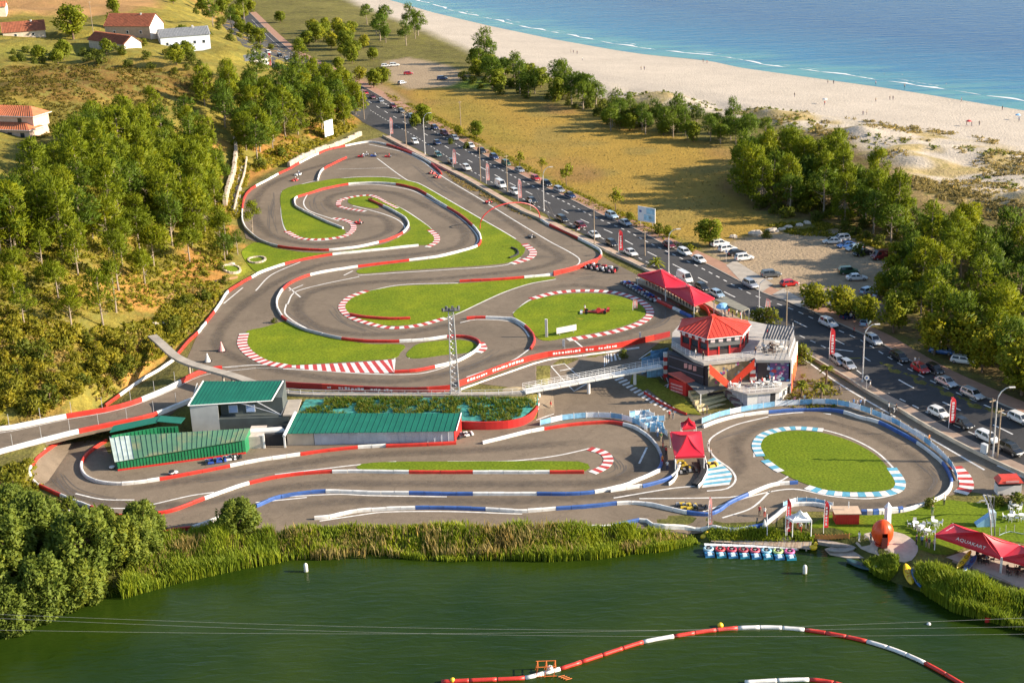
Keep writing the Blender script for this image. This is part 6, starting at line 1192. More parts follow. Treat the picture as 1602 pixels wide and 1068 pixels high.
# ------------------------------------------------------------ vegetation
BARK = mat('bark', (.15, .10, .065), .95, .3, 2, bump=.4); BARKP = mat('bark_grey', (.27, .215, .16), .95, .25, 2, bump=.4)
L_PINE = m_leaf('pine_needles', (.165, .205, .008), .7); L_PINED = m_leaf('pine_needles_dark', (.10, .155, .012), .6); L_LEAF = m_leaf('broad_leaves', (.185, .22, .014), .6); L_BANK = m_leaf('bank_leaves', (.165, .215, .03), .6); L_SHRUB = m_leaf('shrub_leaves', (.13, .155, .016), .8); L_LIME = m_leaf('lime_leaves', (.25, .26, .016), .5); L_REED = m_leaf('reed_blades', (.215, .28, .022), .35); L_DRY = m_leaf('dry_grass', (.31, .24, .08), .4); L_SCRUB = m_leaf('scrub_leaves', (.22, .21, .018), .5); L_PALM = m_leaf('palm_fronds', (.2, .22, .02), .4)
def leaf_mesh(name, pts, dirs, ln, wd, tint, m, rs, spread=.6, nrm=None):
 """many small leaf blades: one quad each, pointing roughly along dirs"""
 n = len(pts); d = dirs+rs.normal(0, spread, (n, 3)); d /= np.linalg.norm(d, axis=1)[:, None]+1e-9
 r = rs.normal(0, 1, (n, 3)); s = np.cross(d, r); s /= np.linalg.norm(s, axis=1)[:, None]+1e-9
 s *= np.where((np.cross(s, d)*dirs).sum(1) < 0, -1, 1)[:, None]        # upper face outwards
 L = (ln*rs.uniform(.6, 1.3, n))[:, None]; Wd = (wd*rs.uniform(.6, 1.3, n))[:, None]
 a, b = pts-s*Wd*.5-d*L*.3, pts+s*Wd*.5-d*L*.3; c, e = pts+s*Wd*.4+d*L*.7, pts-s*Wd*.4+d*L*.7
 V = np.stack([a, b, c, e], 1).reshape(-1, 3); F = np.arange(4*n).reshape(-1, 4)
 me = bpy.data.meshes.new(name); me.vertices.add(4*n); me.vertices.foreach_set('co', V.ravel()); me.loops.add(4*n); me.loops.foreach_set('vertex_index', F.ravel()); me.polygons.add(n); me.polygons.foreach_set('loop_start', np.arange(0, 4*n, 4)); me.polygons.foreach_set('loop_total', np.full(n, 4))
 me.materials.append(m); me.attributes.new('tint', 'FLOAT', 'POINT').data.foreach_set('value', np.repeat(np.clip(tint, 0, 1), 4)); me.update(); me.validate()
 q = dirs/(np.linalg.norm(dirs, axis=1)[:, None]+1e-9)*.8+np.cross(s, d)*.45; q /= np.linalg.norm(q, axis=1)[:, None]+1e-9; me.polygons.foreach_set('use_smooth', [True]*n); me.normals_split_custom_set_from_vertices(np.repeat(q, 4, 0)); return me
def crown_mesh(name, seed, puffs, per, m, ln, wd, spread=.6, up=.35):
 rs = np.random.RandomState(seed); P, D, T = [], [], []
 for (x, y, z, r, flat) in puffs:
  n = int(per*(r/1.0)**2); v = rs.normal(0, 1, (n, 3)); v /= np.linalg.norm(v, axis=1)[:, None]; k = rs.uniform(.55, 1.0, n)[:, None]**.6*(1+.4*rs.rand(n, 1)**3)
  p = v*k*r; p[:, 2] *= flat; P.append(p+np.array([x, y, z])); d = v.copy(); d[:, 2] += up; D.append(d); T.append(rs.uniform(.15, .75)+rs.normal(0, .16, n))
 return leaf_mesh(name, np.concatenate(P), np.concatenate(D), ln, wd, np.concatenate(T), m, rs, spread)
def trunk_mesh(name, h, r, limbs, m, seed, lean=.3):
 rnd = random.Random(seed); mb = MB(); pts = [Vector((0, 0, -.6))]; x = y = 0
 for i in range(1, 6): x += rnd.uniform(-lean, lean)*.4; y += rnd.uniform(-lean, lean)*.4; pts.append(Vector((x, y, h*i/5)))
 mb.tube(pts, [r*1.25, r, r*.85, r*.7, r*.5, r*.25], 7)
 for (lx, ly, lz, t) in limbs:
  a = pts[0].lerp(pts[-1], t); i = min(int(t*5), 4); a = pts[i].lerp(pts[i+1], t*5-i) if t < 1 else pts[-1]; b = Vector((lx, ly, lz)); c = a.lerp(b, .5)+Vector((0, 0, -.25)); mb.tube([a, c, b], [r*.38, r*.25, r*.1], 5)
 return mb.mesh(name, m)
def proto(name, label, cat, crown, trunk, group):
 r = thing(name, label, cat, (0, 0, -500), 0, group); t = bpy.data.objects.new('trunk', trunk); c = bpy.data.objects.new('crown', crown)
 for o in (t, c): COL.objects.link(o); o.parent = r
 return r
def pine(seed, h, w, flat, m, n=22, per=60, low=.48):
 rnd = random.Random(seed); puffs = []; limbs = []
 for i in range(n):
  t = rnd.random()**.8; z = h*(low+(.95-low)*t); rr = w*(1-.55*t*t)*math.sqrt(rnd.uniform(.05, 1)); a = rnd.uniform(0, 6.28); r = rnd.uniform(.6, 1.3)*w/(3.2 if n < 30 else 4.0)
  puffs.append((rr*math.cos(a), rr*math.sin(a), z, r, flat)); 
  if i % 2 == 0: limbs.append((rr*math.cos(a)*.9, rr*math.sin(a)*.9, z-.2, .42+.5*t))
 puffs.append((0, 0, h*.97, w*.33, flat))
 for i in range(4): a = rnd.uniform(0, 6.28); limbs.append((1.3*math.cos(a), 1.3*math.sin(a), h*rnd.uniform(.25, .42), rnd.uniform(.25, .4)))
 return crown_mesh('crown', seed, puffs, per, m, .62, .17, .45, .5), trunk_mesh('trunk', h*.92, .2, limbs, BARKP, seed)
def leafy(seed, h, w, m, n=26, per=70, low=.28, ln=.42, wd=.3, pr=2.7):
 rnd = random.Random(seed); puffs = []; limbs = []
 for i in range(n):
  t = rnd.random(); z = h*(low+(.93-low)*t); prof = math.sin(math.pi*(.15+.8*t))**.7; rr = w*prof*rnd.uniform(.35, .85 if pr < 4 else 1.0)**(1 if pr < 4 else .5); a = rnd.uniform(0, 6.28); r = rnd.uniform(.7, 1.25)*w/pr
  puffs.append((rr*math.cos(a), rr*math.sin(a), z, r, .85 if pr < 4 else 1.5))
  if i % 3 == 0: limbs.append((rr*math.cos(a)*.8, rr*math.sin(a)*.8, z-.2, .25+.55*t))
 return crown_mesh('crown', seed, puffs, per, m, ln, wd, .8, .3), trunk_mesh('trunk', h*.85, .19*w/3, limbs, BARK, seed)
PG = 'pines of the hillside wood'
PINES = [proto('pine_tree', 'sunlit green pine in the dense hillside wood', 'pine tree', *pine(s, h, w, f, L_PINE), PG) for s, h, w, f in ((1, 10.5, 3.6, .8), (2, 12.0, 3.3, .85), (3, 9.0, 3.9, .72), (4, 11, 3.0, .9))]
FULL = [proto('pine_tree', 'full pine', 'pine tree', *pine(s, h, w, .8, L_PINE, 64, 66, .16), PG) for s, h, w in ((5, 12, 3.7), (6, 13.2, 3.4), (7, 10.8, 3.8))]
DPINES = [proto('pine_tree', 'dark green pine in the coastal wood', 'pine tree', *pine(s, h, w, f, L_PINED), 'pines of the coastal wood') for s, h, w, f in ((11, 9.0, 3.4, .8), (12, 10.5, 3.2, .85), (13, 7.5, 3.6, .75))]
LEAFY = [proto('broadleaf_tree', 'leafy tree', 'tree', *leafy(s, h, w, L_LEAF), 'trees') for s, h, w in ((21, 6.5, 2.9), (22, 5.6, 2.6), (23, 8, 3.4))]
LIME = [proto('broadleaf_tree', 'lime green tree', 'tree', *leafy(s, h, w, L_LIME, per=60), 'trees') for s, h, w in ((31, 5.6, 2.7), (32, 6.5, 2.5))]
BANKT = [proto('broadleaf_tree', 'bank tree', 'tree', *leafy(s, h, w, L_BANK, n=120, per=95, low=.08, ln=.5, wd=.32, pr=5.2), 'trees') for s, h, w in ((41, 11.5, 5.6), (42, 9.5, 5.0), (43, 10.5, 4.8))]
SHRUBS = [proto('shrub', 'shrub', 'shrub', *leafy(s, h, w, L_SHRUB, n=14, per=85, low=.1, ln=.34, wd=.22), 'shrubs') for s, h, w in ((51, 2.2, 1.7), (52, 1.8, 1.9), (53, 2.8, 1.8))]
GORSE = [proto('shrub', 'shrub', 'shrub', *leafy(s, h, w, L_SCRUB, n=14, per=85, low=.1, ln=.34, wd=.22), 'shrubs') for s, h, w in ((54, 2.2, 1.7), (55, 1.7, 2.0))]+SHRUBS[:1]
YOUNG = proto('young_tree', 'young tree', 'tree', *leafy(61, 4.6, 1.35, L_LIME, n=14, per=75, low=.4, ln=.36, wd=.26), 'trees')
index_kids(); PROTOS = []
def plant(protos, u, v, label, group, sc=(.85, 1.15), rnd=random, base=None):
 p = base if base is not None else G(u, v); s = rnd.uniform(*sc); pr = rnd.choice(protos) if isinstance(protos, list) else protos
 return put(pr, p-Vector((0, 0, .1)), rnd.uniform(0, 6.28), label, group, (s, s, s*rnd.uniform(.9, 1.12)))
def NEAR(k): p = G(k[0], k[1]); return Vector((p.x, p.y, 0))
def wood(protos, px, mind, n, label, group, seed, sc=(.8, 1.2), avoid=None, near=(), name=None):
 """trees spread over a piece of ground, none closer than mind"""
 P = [G(u, v) for u, v in px]; rnd = random.Random(seed); x0, x1 = min(p.x for p in P), max(p.x for p in P); y0, y1 = min(p.y for p in P), max(p.y for p in P); got = []; tries = 0; made = []
 while len(got) < n and tries < 9000:
  tries += 1; x, y = rnd.uniform(x0, x1), rnd.uniform(y0, y1)
  if not inside(np.array([x]), np.array([y]), P)[0]: continue
  if any((x-a)**2+(y-b)**2 < mind**2 for a, b in got): continue
  if avoid and avoid(x, y): continue
  got.append((x, y)); c = plant(protos, 0, 0, label, group, sc, rnd, Vector((x, y, H(x, y)))); made.append(c)
  if name: c.name = name
  if near:
   q = min(near, key=lambda k: (NEAR(k)-Vector((x, y, 0))).length); c['label'] = label+', '+q[2]
 if len(made) > 7:
  ext = []
  for key, w in ((lambda o: o.location.x, 'leftmost'), (lambda o: -o.location.x, 'rightmost'), (lambda o: o.location.y, 'nearest'), (lambda o: -o.location.y, 'farthest')):
   o = min((m for m in made if m not in ext), key=key); ext.append(o); o['label'] = w+' '+label
 return got
wood(FULL+PINES[:1]+[DPINES[1]], [(-90,350),(50,338),(92,268),(150,224),(230,205),(290,210),(340,255),(348,330),(330,372),(250,400),(120,410),(-90,410)], 4.9, 100, 'tall green pine in the dense hillside wood', 'pines of the hillside wood', 1, (.75, 1.35), near=[(20,300,'just below the villa'),(130,235,'under the brown meadow'),(260,212,'at its upper right corner'),(335,270,'beside the stone wall lane'),(335,350,'above the far west hairpin'),(200,300,'deep in its middle'),(80,370,'in its left half'),(220,380,'in its lower right part')])
wood(PINES, [(-90,405),(120,400),(250,400),(330,372),(368,395),(318,405),(250,425),(215,500),(150,520),(40,510),(-90,500)], 7.2, 30, 'pine with a bare trunk on the open lower slope', 'pines on the lower slope', 2, (.7, 1.0), near=[(20,450,'at the left edge'),(150,430,'above the scrub'),(270,430,'above the bare earth path'),(350,395,'near the putting greens'),(180,500,'lowest row over the bridge scrub')])
wood(FULL+DPINES, [(318,165),(350,150),(430,140),(475,150),(455,175),(450,215),(400,255),(385,235),(375,205),(335,195)], 6.0, 26, 'pine above the top bend of the track', 'pines above the top bend', 3, (.9, 1.3), near=[(340,170,'by the hill meadow'),(430,150,'by the road'),(400,240,'at the foot of the stone wall'),(380,200,'along the lane')])
wood(FULL+DPINES, [(455,160),(500,158),(545,170),(562,182),(548,196),(510,205),(468,220),(450,215)], 5.0, 15, 'tall pine beside the road just above the notice board', 'pines above the top bend by the road', 4, (.9, 1.25))
wood(DPINES+PINES, [(330,60),(380,55),(420,20),(470,10),(480,-60),(300,-60),(290,10)], 11, 18, 'dark tree in the far wood behind the hill houses', 'far trees behind the houses', 5, (1.0, 1.5), name='dark_tree')
wood(FULL+LEAFY, [(470,118),(500,128),(540,152),(560,168),(545,172),(500,160),(470,150)], 4.5, 16, 'green tree on the inland verge of the far road', 'trees on the inland verge of the far road', 29, (.8, 1.1))
wood(LEAFY+LIME, [(470,70),(520,92),(560,110),(610,80),(560,50),(500,40)], 7, 18, 'leafy tree between the far road and the beach', 'trees between the far road and the beach', 30, (.9, 1.3))
wood(DPINES, [(545,35),(560,20),(640,45),(690,85),(655,90),(600,70),(560,60)], 9, 10, 'dark coastal pine between the road and the far beach', 'pines by the far beach', 6, (.9, 1.4))
wood(DPINES+[LEAFY[0]], [(735,108),(760,98),(800,125),(850,135),(905,150),(940,172),(925,180),(880,160),(820,152),(765,140),(740,125)], 5.2, 26, 'dark pine of the first clump between the dry field and the beach', 'first pine clump by the beach', 7, (.95, 1.4))
wood(DPINES+[LEAFY[1]], [(945,190),(960,178),(1020,188),(1100,196),(1160,205),(1200,215),(1200,228),(1150,228),(1080,222),(1030,212),(970,208),(945,204)], 4.2, 42, 'small dark pine in the strip before the dunes', 'pine strip by the dunes', 8, (.7, 1.0), name='dwarf_pine', near=[(980,195,'at its left end'),(1060,200,'behind the olive bushes'),(1120,208,'in its middle'),(1190,220,'at its right end')])
wood(DPINES+FULL[:2]+[LEAFY[2]], [(1155,268),(1200,250),(1270,268),(1330,298),(1370,325),(1420,365),(1400,385),(1340,352),(1290,345),(1230,335),(1165,322)], 5.4, 52, 'green pine in the corner wood of the dry field', 'pines at the corner of the dry field', 9, (.95, 1.3), near=[(1165,290,'facing the field'),(1210,240,'toward the pine strip'),(1300,255,'facing the dunes'),(1390,330,'toward the right hand wood'),(1270,335,'facing the car park'),(1260,290,'in its middle')])
wood(FULL+PINES+DPINES, [(1440,410),(1440,395),(1500,392),(1602,400),(1720,430),(1760,640),(1602,610),(1540,578),(1470,540),(1425,515),(1440,470),(1450,430)], 6.2, 92, 'green pine in the thick right hand wood', 'pines of the right hand wood', 10, (.85, 1.2), near=[(1440,410,'at the car park side'),(1500,370,'facing the dunes'),(1590,370,'at the dune corner on the right'),(1500,450,'in its middle'),(1590,480,'at the right edge'),(1480,520,'above the parked blue car'),(1580,580,'above the pavement at the right')])
wood(LIME, [(1440,560),(1500,560),(1570,610),(1650,640),(1650,620),(1560,575),(1500,545)], 5.0, 18, 'yellow green leafy tree at the roadside edge of the right hand wood', 'lime green trees at the wood edge', 11, (1.1, 1.5))
for a in ((LIME, 1272, 486, 'bright leafy tree at the car park edge beside the red car', 1.1), (LIME, 1316, 496, 'bright leafy tree over the white minivan at the car park edge', 1.2), (LEAFY, 1352, 506, 'low leafy tree behind the pale car at the pavement', .9), (LEAFY, 1398, 520, 'leafy tree at the near corner of the car park wood', 1.0), (PINES, 1400, 432, 'umbrella shaped pine standing over the silver car in the car park', .62), (LEAFY, 1378, 470, 'small tree between the two pale cars at the back of the car park', .7),
 (LEAFY, 662, 196, 'big spreading roadside tree at the top corner of the dry field', 1.25), (LEAFY, 650, 200, 'smaller tree pressed against the big spreading roadside tree', .8), (LEAFY, 746, 216, 'round tree on the field verge beside the dark thin pole', .75), (LIME, 718, 212, 'low yellow bush-like tree on the verge left of the round tree', .55),
 (LIME, 563, 128, 'yellow green tree beside the far end of the road', 1.0), (LEAFY, 585, 138, 'green tree beside the far car park entrance', 1.15), (LEAFY, 598, 132, 'broad tree next to the far car park', 1.1), (LEAFY, 530, 110, 'tree on the far verge by the pale footpath', 1.0), (LEAFY, 1110, 384, 'rounded tree at the corner of the car park behind white cars', 1.05),
 (LIME, 1045, 372, 'low bush-like tree below the billboard', .45), (LIME, 1080, 395, 'small green bush tree on the pavement verge', .35), (BANKT, 375, 834, 'single round tree at the pond edge beside the reeds', .62), (LEAFY, 115, 62, 'tall conifer-like tree between the two farmhouses', 1.9),
 (BANKT, 10, 905, 'big leafy tree at the far left of the pond bank', .95), (BANKT, 75, 965, 'big pale leafy tree overhanging the water, nearest the camera', .85), (BANKT, 135, 900, 'tall bank tree rising highest beside the barrier', 1.0), (BANKT, 60, 865, 'dark bank tree behind the overhanging one', .85), (BANKT, 195, 880, 'bank tree right of the tall one', .75), (BANKT, 222, 872, 'smallest bank tree next to the tall reeds', .6), (BANKT, -40, 960, 'bank tree cut by the left edge of the picture', 1.0), (BANKT, 128, 945, 'bank tree with low branches over the pond', .75), (BANKT, 20, 990, 'low leafy tree in the lower left corner', .7), (BANKT, 15, 820, 'leafy tree beside the white tyre wall', .6), (BANKT, 225, 842, 'bank tree at the end of the tall reeds below the barrier', .62), (BANKT, 165, 850, 'narrow bank tree in front of the outer barrier', .55),
 (PINES, -10, 150, 'pine left of the villa above the brown meadow', 1.0), (PINES, 395, 425-60, 'dark round pine at the corner of the far west hairpin', .75), (DPINES, 372, 398, 'dark bushy pine touching the hairpin barrier', .62), (DPINES, 352, 408, 'dark pine above the putting greens', .7)):
 plant(a[0], a[1], a[2], a[3], None, (a[4]*.97, a[4]*1.03))
for u, v, lab, s in ((813, 262, 'thin young tree on the field verge, first of the three in the row', 1.1), (848, 268, 'bushy young tree on the field verge, middle of the three in the row', 1.0), (886, 292, 'taller young tree on the field verge, last of the three in the row', 1.5), (963, 330, 'young tree alone on the verge between the lone posts and the billboard', 1.35), (1500, 566, 'slim young tree with a pale trunk by the parked blue car', 1.0)): plant(YOUNG, u, v, lab, None, (s, s*1.02))
# shrubs one can tell apart
sh = [(270,512,'round dark shrub on the grass slope above the barrier',1.2),(292,478,'dark shrub beside the bare earth path',1.1),(318,470,'shrub on the bright slope near the barrier',1.0),(20,770,'yellow green shrub beside the bridge abutment',1.1),(45,790,'bright shrub below the bridge abutment',1.0),(105,800,'shrub between the outer barrier and the bank trees',1.2),(985,345,'small shrub on the verge under the billboard',.8),(1030,365,'green shrub right of the billboard',1.0),(730,232,'shrub at the foot of the round field tree',.8),(705,225,'shrub at the foot of the dark thin pole',.7),(1005,198,'big rounded olive bush in front of the pine strip',2.6),(975,196,'second rounded olive bush at the end of the pine strip',2.3),(1045,206,'third olive bush in front of the pine strip',2.0),(1205,508,'shrub under the pale flag behind the red roof',1.2),(1188,505,'shrub beside the lamp behind the red roof',1.0),(1252,568,'leafy shrub by the roadside wall right of the pergola',1.2),(868,636,'small round shrub at the zebra striped island',.0),(975,560,'small dark bush on the striped island by the footbridge',.6),(1455,792,'flowering shrub beside the tyre wall and oval fence',.6),(1590,792,'hedge-like shrub behind the red roofed stall',1.0),(1560,790,'low hedge shrub left of the stall hedge',.8),(440,245,'olive shrub at the foot of the pale stone wall',1.3),(405,262,'dark shrub beside the hillside lane',1.2),(160,98,'garden shrub below the small outbuilding',1.1),(190,85,'garden shrub beside the outbuilding gable',.9),(40,82,'garden shrub below the farmhouse',1.0),(225,72,'garden shrub at the corner of the larger farmhouse',1.0),(265,88,'shrub on the garden slope right of the outbuilding',1.2),(300,100,'shrub below the white house',1.3),(1345,400,'shrub at the back of the car park by the dark car',1.0),(1200,372,'low shrub by the pale boulders',.7),(815,505,'clump of weeds at the end of the small barrier',.0),(430,505,'small weed clump at the corner of the left lawn',.45),(780,640,'low bushy plant in the planted bed corner',.0)]
for u, v, lab, s in sh:
 if s: plant(SHRUBS, u, v, lab, None, (s*.95, s*1.05))
wood(GORSE, [(-60,510),(60,520),(150,530),(235,540),(230,575),(150,620),(60,640),(-60,660)], 3.2, 56, 'green bush on the steep scrubby slope', 'bushes on the scrubby slope', 21, (.7, 1.5), near=[(20,540,'at its upper left'),(130,550,'under the lowest pines'),(220,560,'near the bare path'),(40,630,'just above the road bridge'),(150,610,'at the track barrier')])
wood(DPINES, [(1395,352),(1420,340),(1500,372),(1640,392),(1640,402),(1500,396),(1440,398)], 4.2, 30, 'low pine on the dune side fringe of the right hand wood', 'pines on the dune fringe', 31, (.42, .65), name='dwarf_pine')
wood(SHRUBS, [(1160,318),(1230,340),(1300,352),(1400,400),(1445,430),(1440,400),(1400,350),(1290,320)], 4.0, 34, 'low bush in the undergrowth between the car park and the corner wood', 'bushes behind the car park', 22, (.7, 1.3))
wood(SHRUBS, [(800,120),(870,130),(930,160),(960,178),(945,190),(905,172),(830,160),(760,145),(720,130),(740,110)], 4.5, 36, 'low bush at the beach side margin of the dry field', 'bushes by the beach clump', 23, (.8, 1.6))
wood(SHRUBS, [(1440,400),(1602,400),(1700,430),(1700,640),(1602,615),(1470,545),(1400,515)], 6.0, 44, 'undergrowth bush between the trunks of the right hand wood', 'bushes in the right hand wood', 24, (.6, 1.2))
wood(LEAFY+SHRUBS, [(100,30),(240,14),(300,0),(420,-10),(460,40),(420,85),(340,90),(300,80),(250,74),(150,48)], 6.5, 34, 'tree among the far hill houses', 'trees of the far houses', 28, (.8, 1.3))
wood(SHRUBS+LEAFY[1:2], [(20,80),(120,80),(200,85),(300,95),(330,110),(280,120),(200,105),(100,100),(20,100)], 5, 34, 'garden bush around the hill houses', 'garden bushes of the hill houses', 25, (.6, 1.2))
wood(SHRUBS, [(360,405),(395,425),(350,450),(300,500),(265,540),(250,520),(285,465),(330,440)], 4.0, 9, 'small bush on the bright grass slope beside the first long barrier', 'bushes on the grass slope', 26, (.4, .8))
wood(DPINES+LEAFY[:2], [(1395,425),(1440,405),(1450,440),(1440,500),(1415,510),(1395,480)], 5, 10, 'tree at the shaded back corner of the car park', 'trees at the back of the car park', 27, (.7, 1.0))
for pr in FULL+PINES+DPINES+LEAFY+LIME+BANKT+SHRUBS+GORSE[:2]+[YOUNG]:
 for c in list(pr.children): bpy.data.objects.remove(c)
 bpy.data.objects.remove(pr)
# palms
def palm(u, v, h, w, label, n=26):
 p = G(u, v); root = thing('palm_tree', label, 'palm', p); rnd = random.Random(int(u)); mb = MB(); mb.tube([p-Vector((0, 0, .3)), p+Vector((.1, 0, h*.5)), p+Vector((0, 0, h))], [.22, .18, .2], 8); mb.build('trunk', BARK, root)
 for i in range(n):
  a = i*2.4; el = rnd.uniform(-.1, 1.2); d = Vector((math.cos(a)*math.cos(el), math.sin(a)*math.cos(el), math.sin(el))); q = p+Vector((0, 0, h)); pts = [q+d*(w*t)-Vector((0, 0, .55*w*t*t)) for t in (0, .35, .7, 1)]; mb = MB(); s = d.cross(Vector((0, 0, 1))).normalized()
  vs = []; 
  for k, x in enumerate(pts): ww = (.12, .26, .22, .03)[k]; vs += [x+s*ww-Vector((0, 0, ww*.5)), x, x-s*ww-Vector((0, 0, ww*.5))]
  mb.add(vs, [(3*k+j, 3*k+j+1, 3*k+j+4, 3*k+j+3) for k in range(3) for j in range(2)]); o = mb.build('frond', L_PALM, root); o.data.attributes.new('tint', 'FLOAT', 'POINT').data.foreach_set('value', [rnd.uniform(.2, .8)]*len(vs))
palm(1026, 418, 1.3, 2.6, 'low bushy palm beside the road above the far marquee'); palm(1253, 622, 2.6, 1.7, 'palm right of the club house, nearest its red side wall'); palm(1284, 628, 3.0, 1.8, 'palm right of the club house standing closest to the oval fence'); palm(1292, 600, 3.0, 1.8, 'palm right of the club house standing highest by the service road')
# reed beds
def reeds(name, label, px, n, hgt, seed, m=None, dens=None):
 P = [GP(u, v, WATER+.3) for u, v in px]; rs = np.random.RandomState(seed); X = np.array([p.x for p in P]); Y = np.array([p.y for p in P]); got = 0; PX = []; 
 while got < n:
  x = rs.uniform(X.min(), X.max(), n); y = rs.uniform(Y.min(), Y.max(), n); k = inside(x, y, P); x, y = x[k], y[k]; w = vnoise(x, y, 2.6, seed); k = rs.rand(len(x)) < np.clip(w*1.9-.25, .1, 1); PX.append(np.stack([x[k], y[k]], 1)); got += k.sum()
 q = np.concatenate(PX)[:n]; z = np.maximum(np.array([H(a, b) for a, b in q]), WATER-.1); nz = vnoise(q[:, 0], q[:, 1], 4.0, seed+1); h = hgt*(.35+1.1*nz)*rs.uniform(.7, 1.15, n); a = rs.uniform(0, 6.28, n); ln = rs.uniform(.05, .45, n)*h; w = rs.uniform(.05, .11, n); wx, wy = -np.sin(a)*w, np.cos(a)*w; dx, dy = np.cos(a)*ln, np.sin(a)*ln
 b = np.stack([q[:, 0], q[:, 1], z], 1); s = np.stack([wx, wy, 0*w], 1); V = np.stack([b-s*.6, b+s*.6, b+s+np.stack([dx*.35, dy*.35, h*.62], 1), b-s+np.stack([dx*.35, dy*.35, h*.62], 1), b+np.stack([dx, dy, h*.95], 1)], 1).reshape(-1, 3)
 i = np.arange(n)*5; me = bpy.data.meshes.new(name); F = np.stack([i, i+1, i+2, i+3], 1).tolist()+np.stack([i+3, i+2, i+4], 1).tolist(); me.from_pydata(V.tolist(), [], F); me.materials.append(m or L_REED); t = np.clip(.25+.5*vnoise(q[:, 0], q[:, 1], 1.7, seed+2)+rs.normal(0, .12, n), 0, 1); me.attributes.new('tint', 'FLOAT', 'POINT').data.foreach_set('value', np.repeat(t, 5)); o = bpy.data.objects.new(name, me); COL.objects.link(o); return tag(o, label, 'reeds', kind='stuff')
reeds('reed_bed', 'long belt of bright green reeds along the pond edge', [(425,852),(470,843),(560,838),(700,838),(860,838),(1000,838),(1085,840),(1095,848),(1040,860),(1000,864),(940,872),(860,876),(760,874),(700,876),(640,872),(600,864),(560,860),(430,878)], 15000, 1.5, 1)
reeds('reed_bed', 'tall yellowish reeds between the bank trees and the single round tree', [(228,862),(300,845),(360,840),(430,850),(440,878),(360,892),(300,905),(235,922),(190,935),(200,900)], 9000, 2.1, 2)
reeds('reed_bed', 'reeds in the lower right corner below the red awnings', [(1434,902),(1480,906),(1540,928),(1602,950),(1700,985),(1760,1040),(1602,985),(1540,968),(1490,955),(1450,930),(1430,912)], 11000, 2.0, 3)
reeds('reed_bed', 'small clump of reeds between the dinghy and the orange ball kiosk', [(1350,882),(1362,878),(1390,880),(1404,886),(1404,900),(1388,906),(1368,898)], 2400, 1.5, 4)
reeds('dry_reeds', 'withered straw coloured stems mixed into the pond reeds', [(228,866),(300,850),(430,852),(560,842),(860,842),(1085,842),(1000,862),(860,874),(600,870),(430,876),(300,900),(200,920)], 3500, 2.0, 8, L_DRY)
reeds('bank_grass', 'rough grass strip behind the wooden landing stage', [(1100,836),(1200,838),(1270,842),(1272,848),(1110,846)], 1800, .8, 5); reeds('bank_grass', 'rough grass under the bank trees', [(-60,860),(60,850),(200,850),(240,870),(180,930),(0,990),(-100,1010)], 5000, 1.3, 6, L_SHRUB)
# scrub, dune grass, hay stubble: too many to count
def tufts(name, label, px, n, size, m, seed, per=9, thr=.4, ns=5.0, up=1.0, zn=None):
 P = [G(u, v) for u, v in px]; rs = np.random.RandomState(seed); X = np.array([p.x for p in P]); Y = np.array([p.y for p in P]); got = 0; Q = []
 for _ in range(60):
  x = rs.uniform(X.min(), X.max(), n); y = rs.uniform(Y.min(), Y.max(), n); k = inside(x, y, P) & (vnoise(x, y, ns, seed)*.7+vnoise(x, y, ns/3, seed+9)*.3 > thr); Q.append(np.stack([x[k], y[k]], 1)); got += k.sum()
  if got >= n: break
 q = np.concatenate(Q)[:n]; n = len(q); z = np.array([H(a, b) for a, b in q]); s = size*rs.uniform(.5, 1.5, n); c = np.repeat(np.stack([q[:, 0], q[:, 1], z], 1), per, 0); v = rs.normal(0, 1, (n*per, 3)); v[:, 2] = np.abs(v[:, 2])*up; v /= np.linalg.norm(v, axis=1)[:, None]; S = np.repeat(s, per); pts = c+v*S[:, None]*rs.uniform(.3, 1, n*per)[:, None]*np.array([1, 1, .8])
 t = np.repeat(rs.uniform(.1, .8, n), per)+rs.normal(0, .12, n*per); me = leaf_mesh(name, pts, v, S*.7, S*.4, t, m, rs, .5); o = bpy.data.objects.new(name, me); COL.objects.link(o); return tag(o, label, 'scrub', kind='stuff')
HILLP = [(-60,470),(60,500),(150,510),(240,500),(262,470),(285,450),(330,440),(352,452),(330,485),(300,520),(262,552),(215,586),(158,626),(60,655),(-60,680)]
tufts('hillside_scrub', 'dense green and yellow scrub on the steep slope above the road bridge', HILLP, 5200, .62, L_SCRUB, 31, 11, .36)
tufts('dry_slope_grass', 'straw coloured grass on the steep slope', HILLP, 3600, .45, L_DRY, 32, 9, .45)
tufts('meadow_scrub', 'brownish heath and grass in front of the hill houses', [(0,110),(120,102),(240,108),(325,125),(300,170),(210,180),(100,200),(60,220),(0,150)], 3600, .55, m_leaf('heath', (.15, .125, .02), .6), 33, 8, .38)
tufts('woodland_undergrowth', 'undergrowth between the trunks of the hillside wood', [(-90,320),(60,290),(150,225),(290,210),(345,260),(350,340),(370,395),(330,430),(250,480),(100,500),(-90,490)], 8000, .65, L_SCRUB, 34, 9, .3)
tufts('wall_top_scrub', 'yellowish scrub between the pines and the pale stone walls', [(355,340),(352,300),(365,215),(400,270),(450,255),(500,228),(560,200),(545,190),(450,215),(395,245),(380,300),(376,345)], 1500, .6, L_SCRUB, 35, 10, .3)
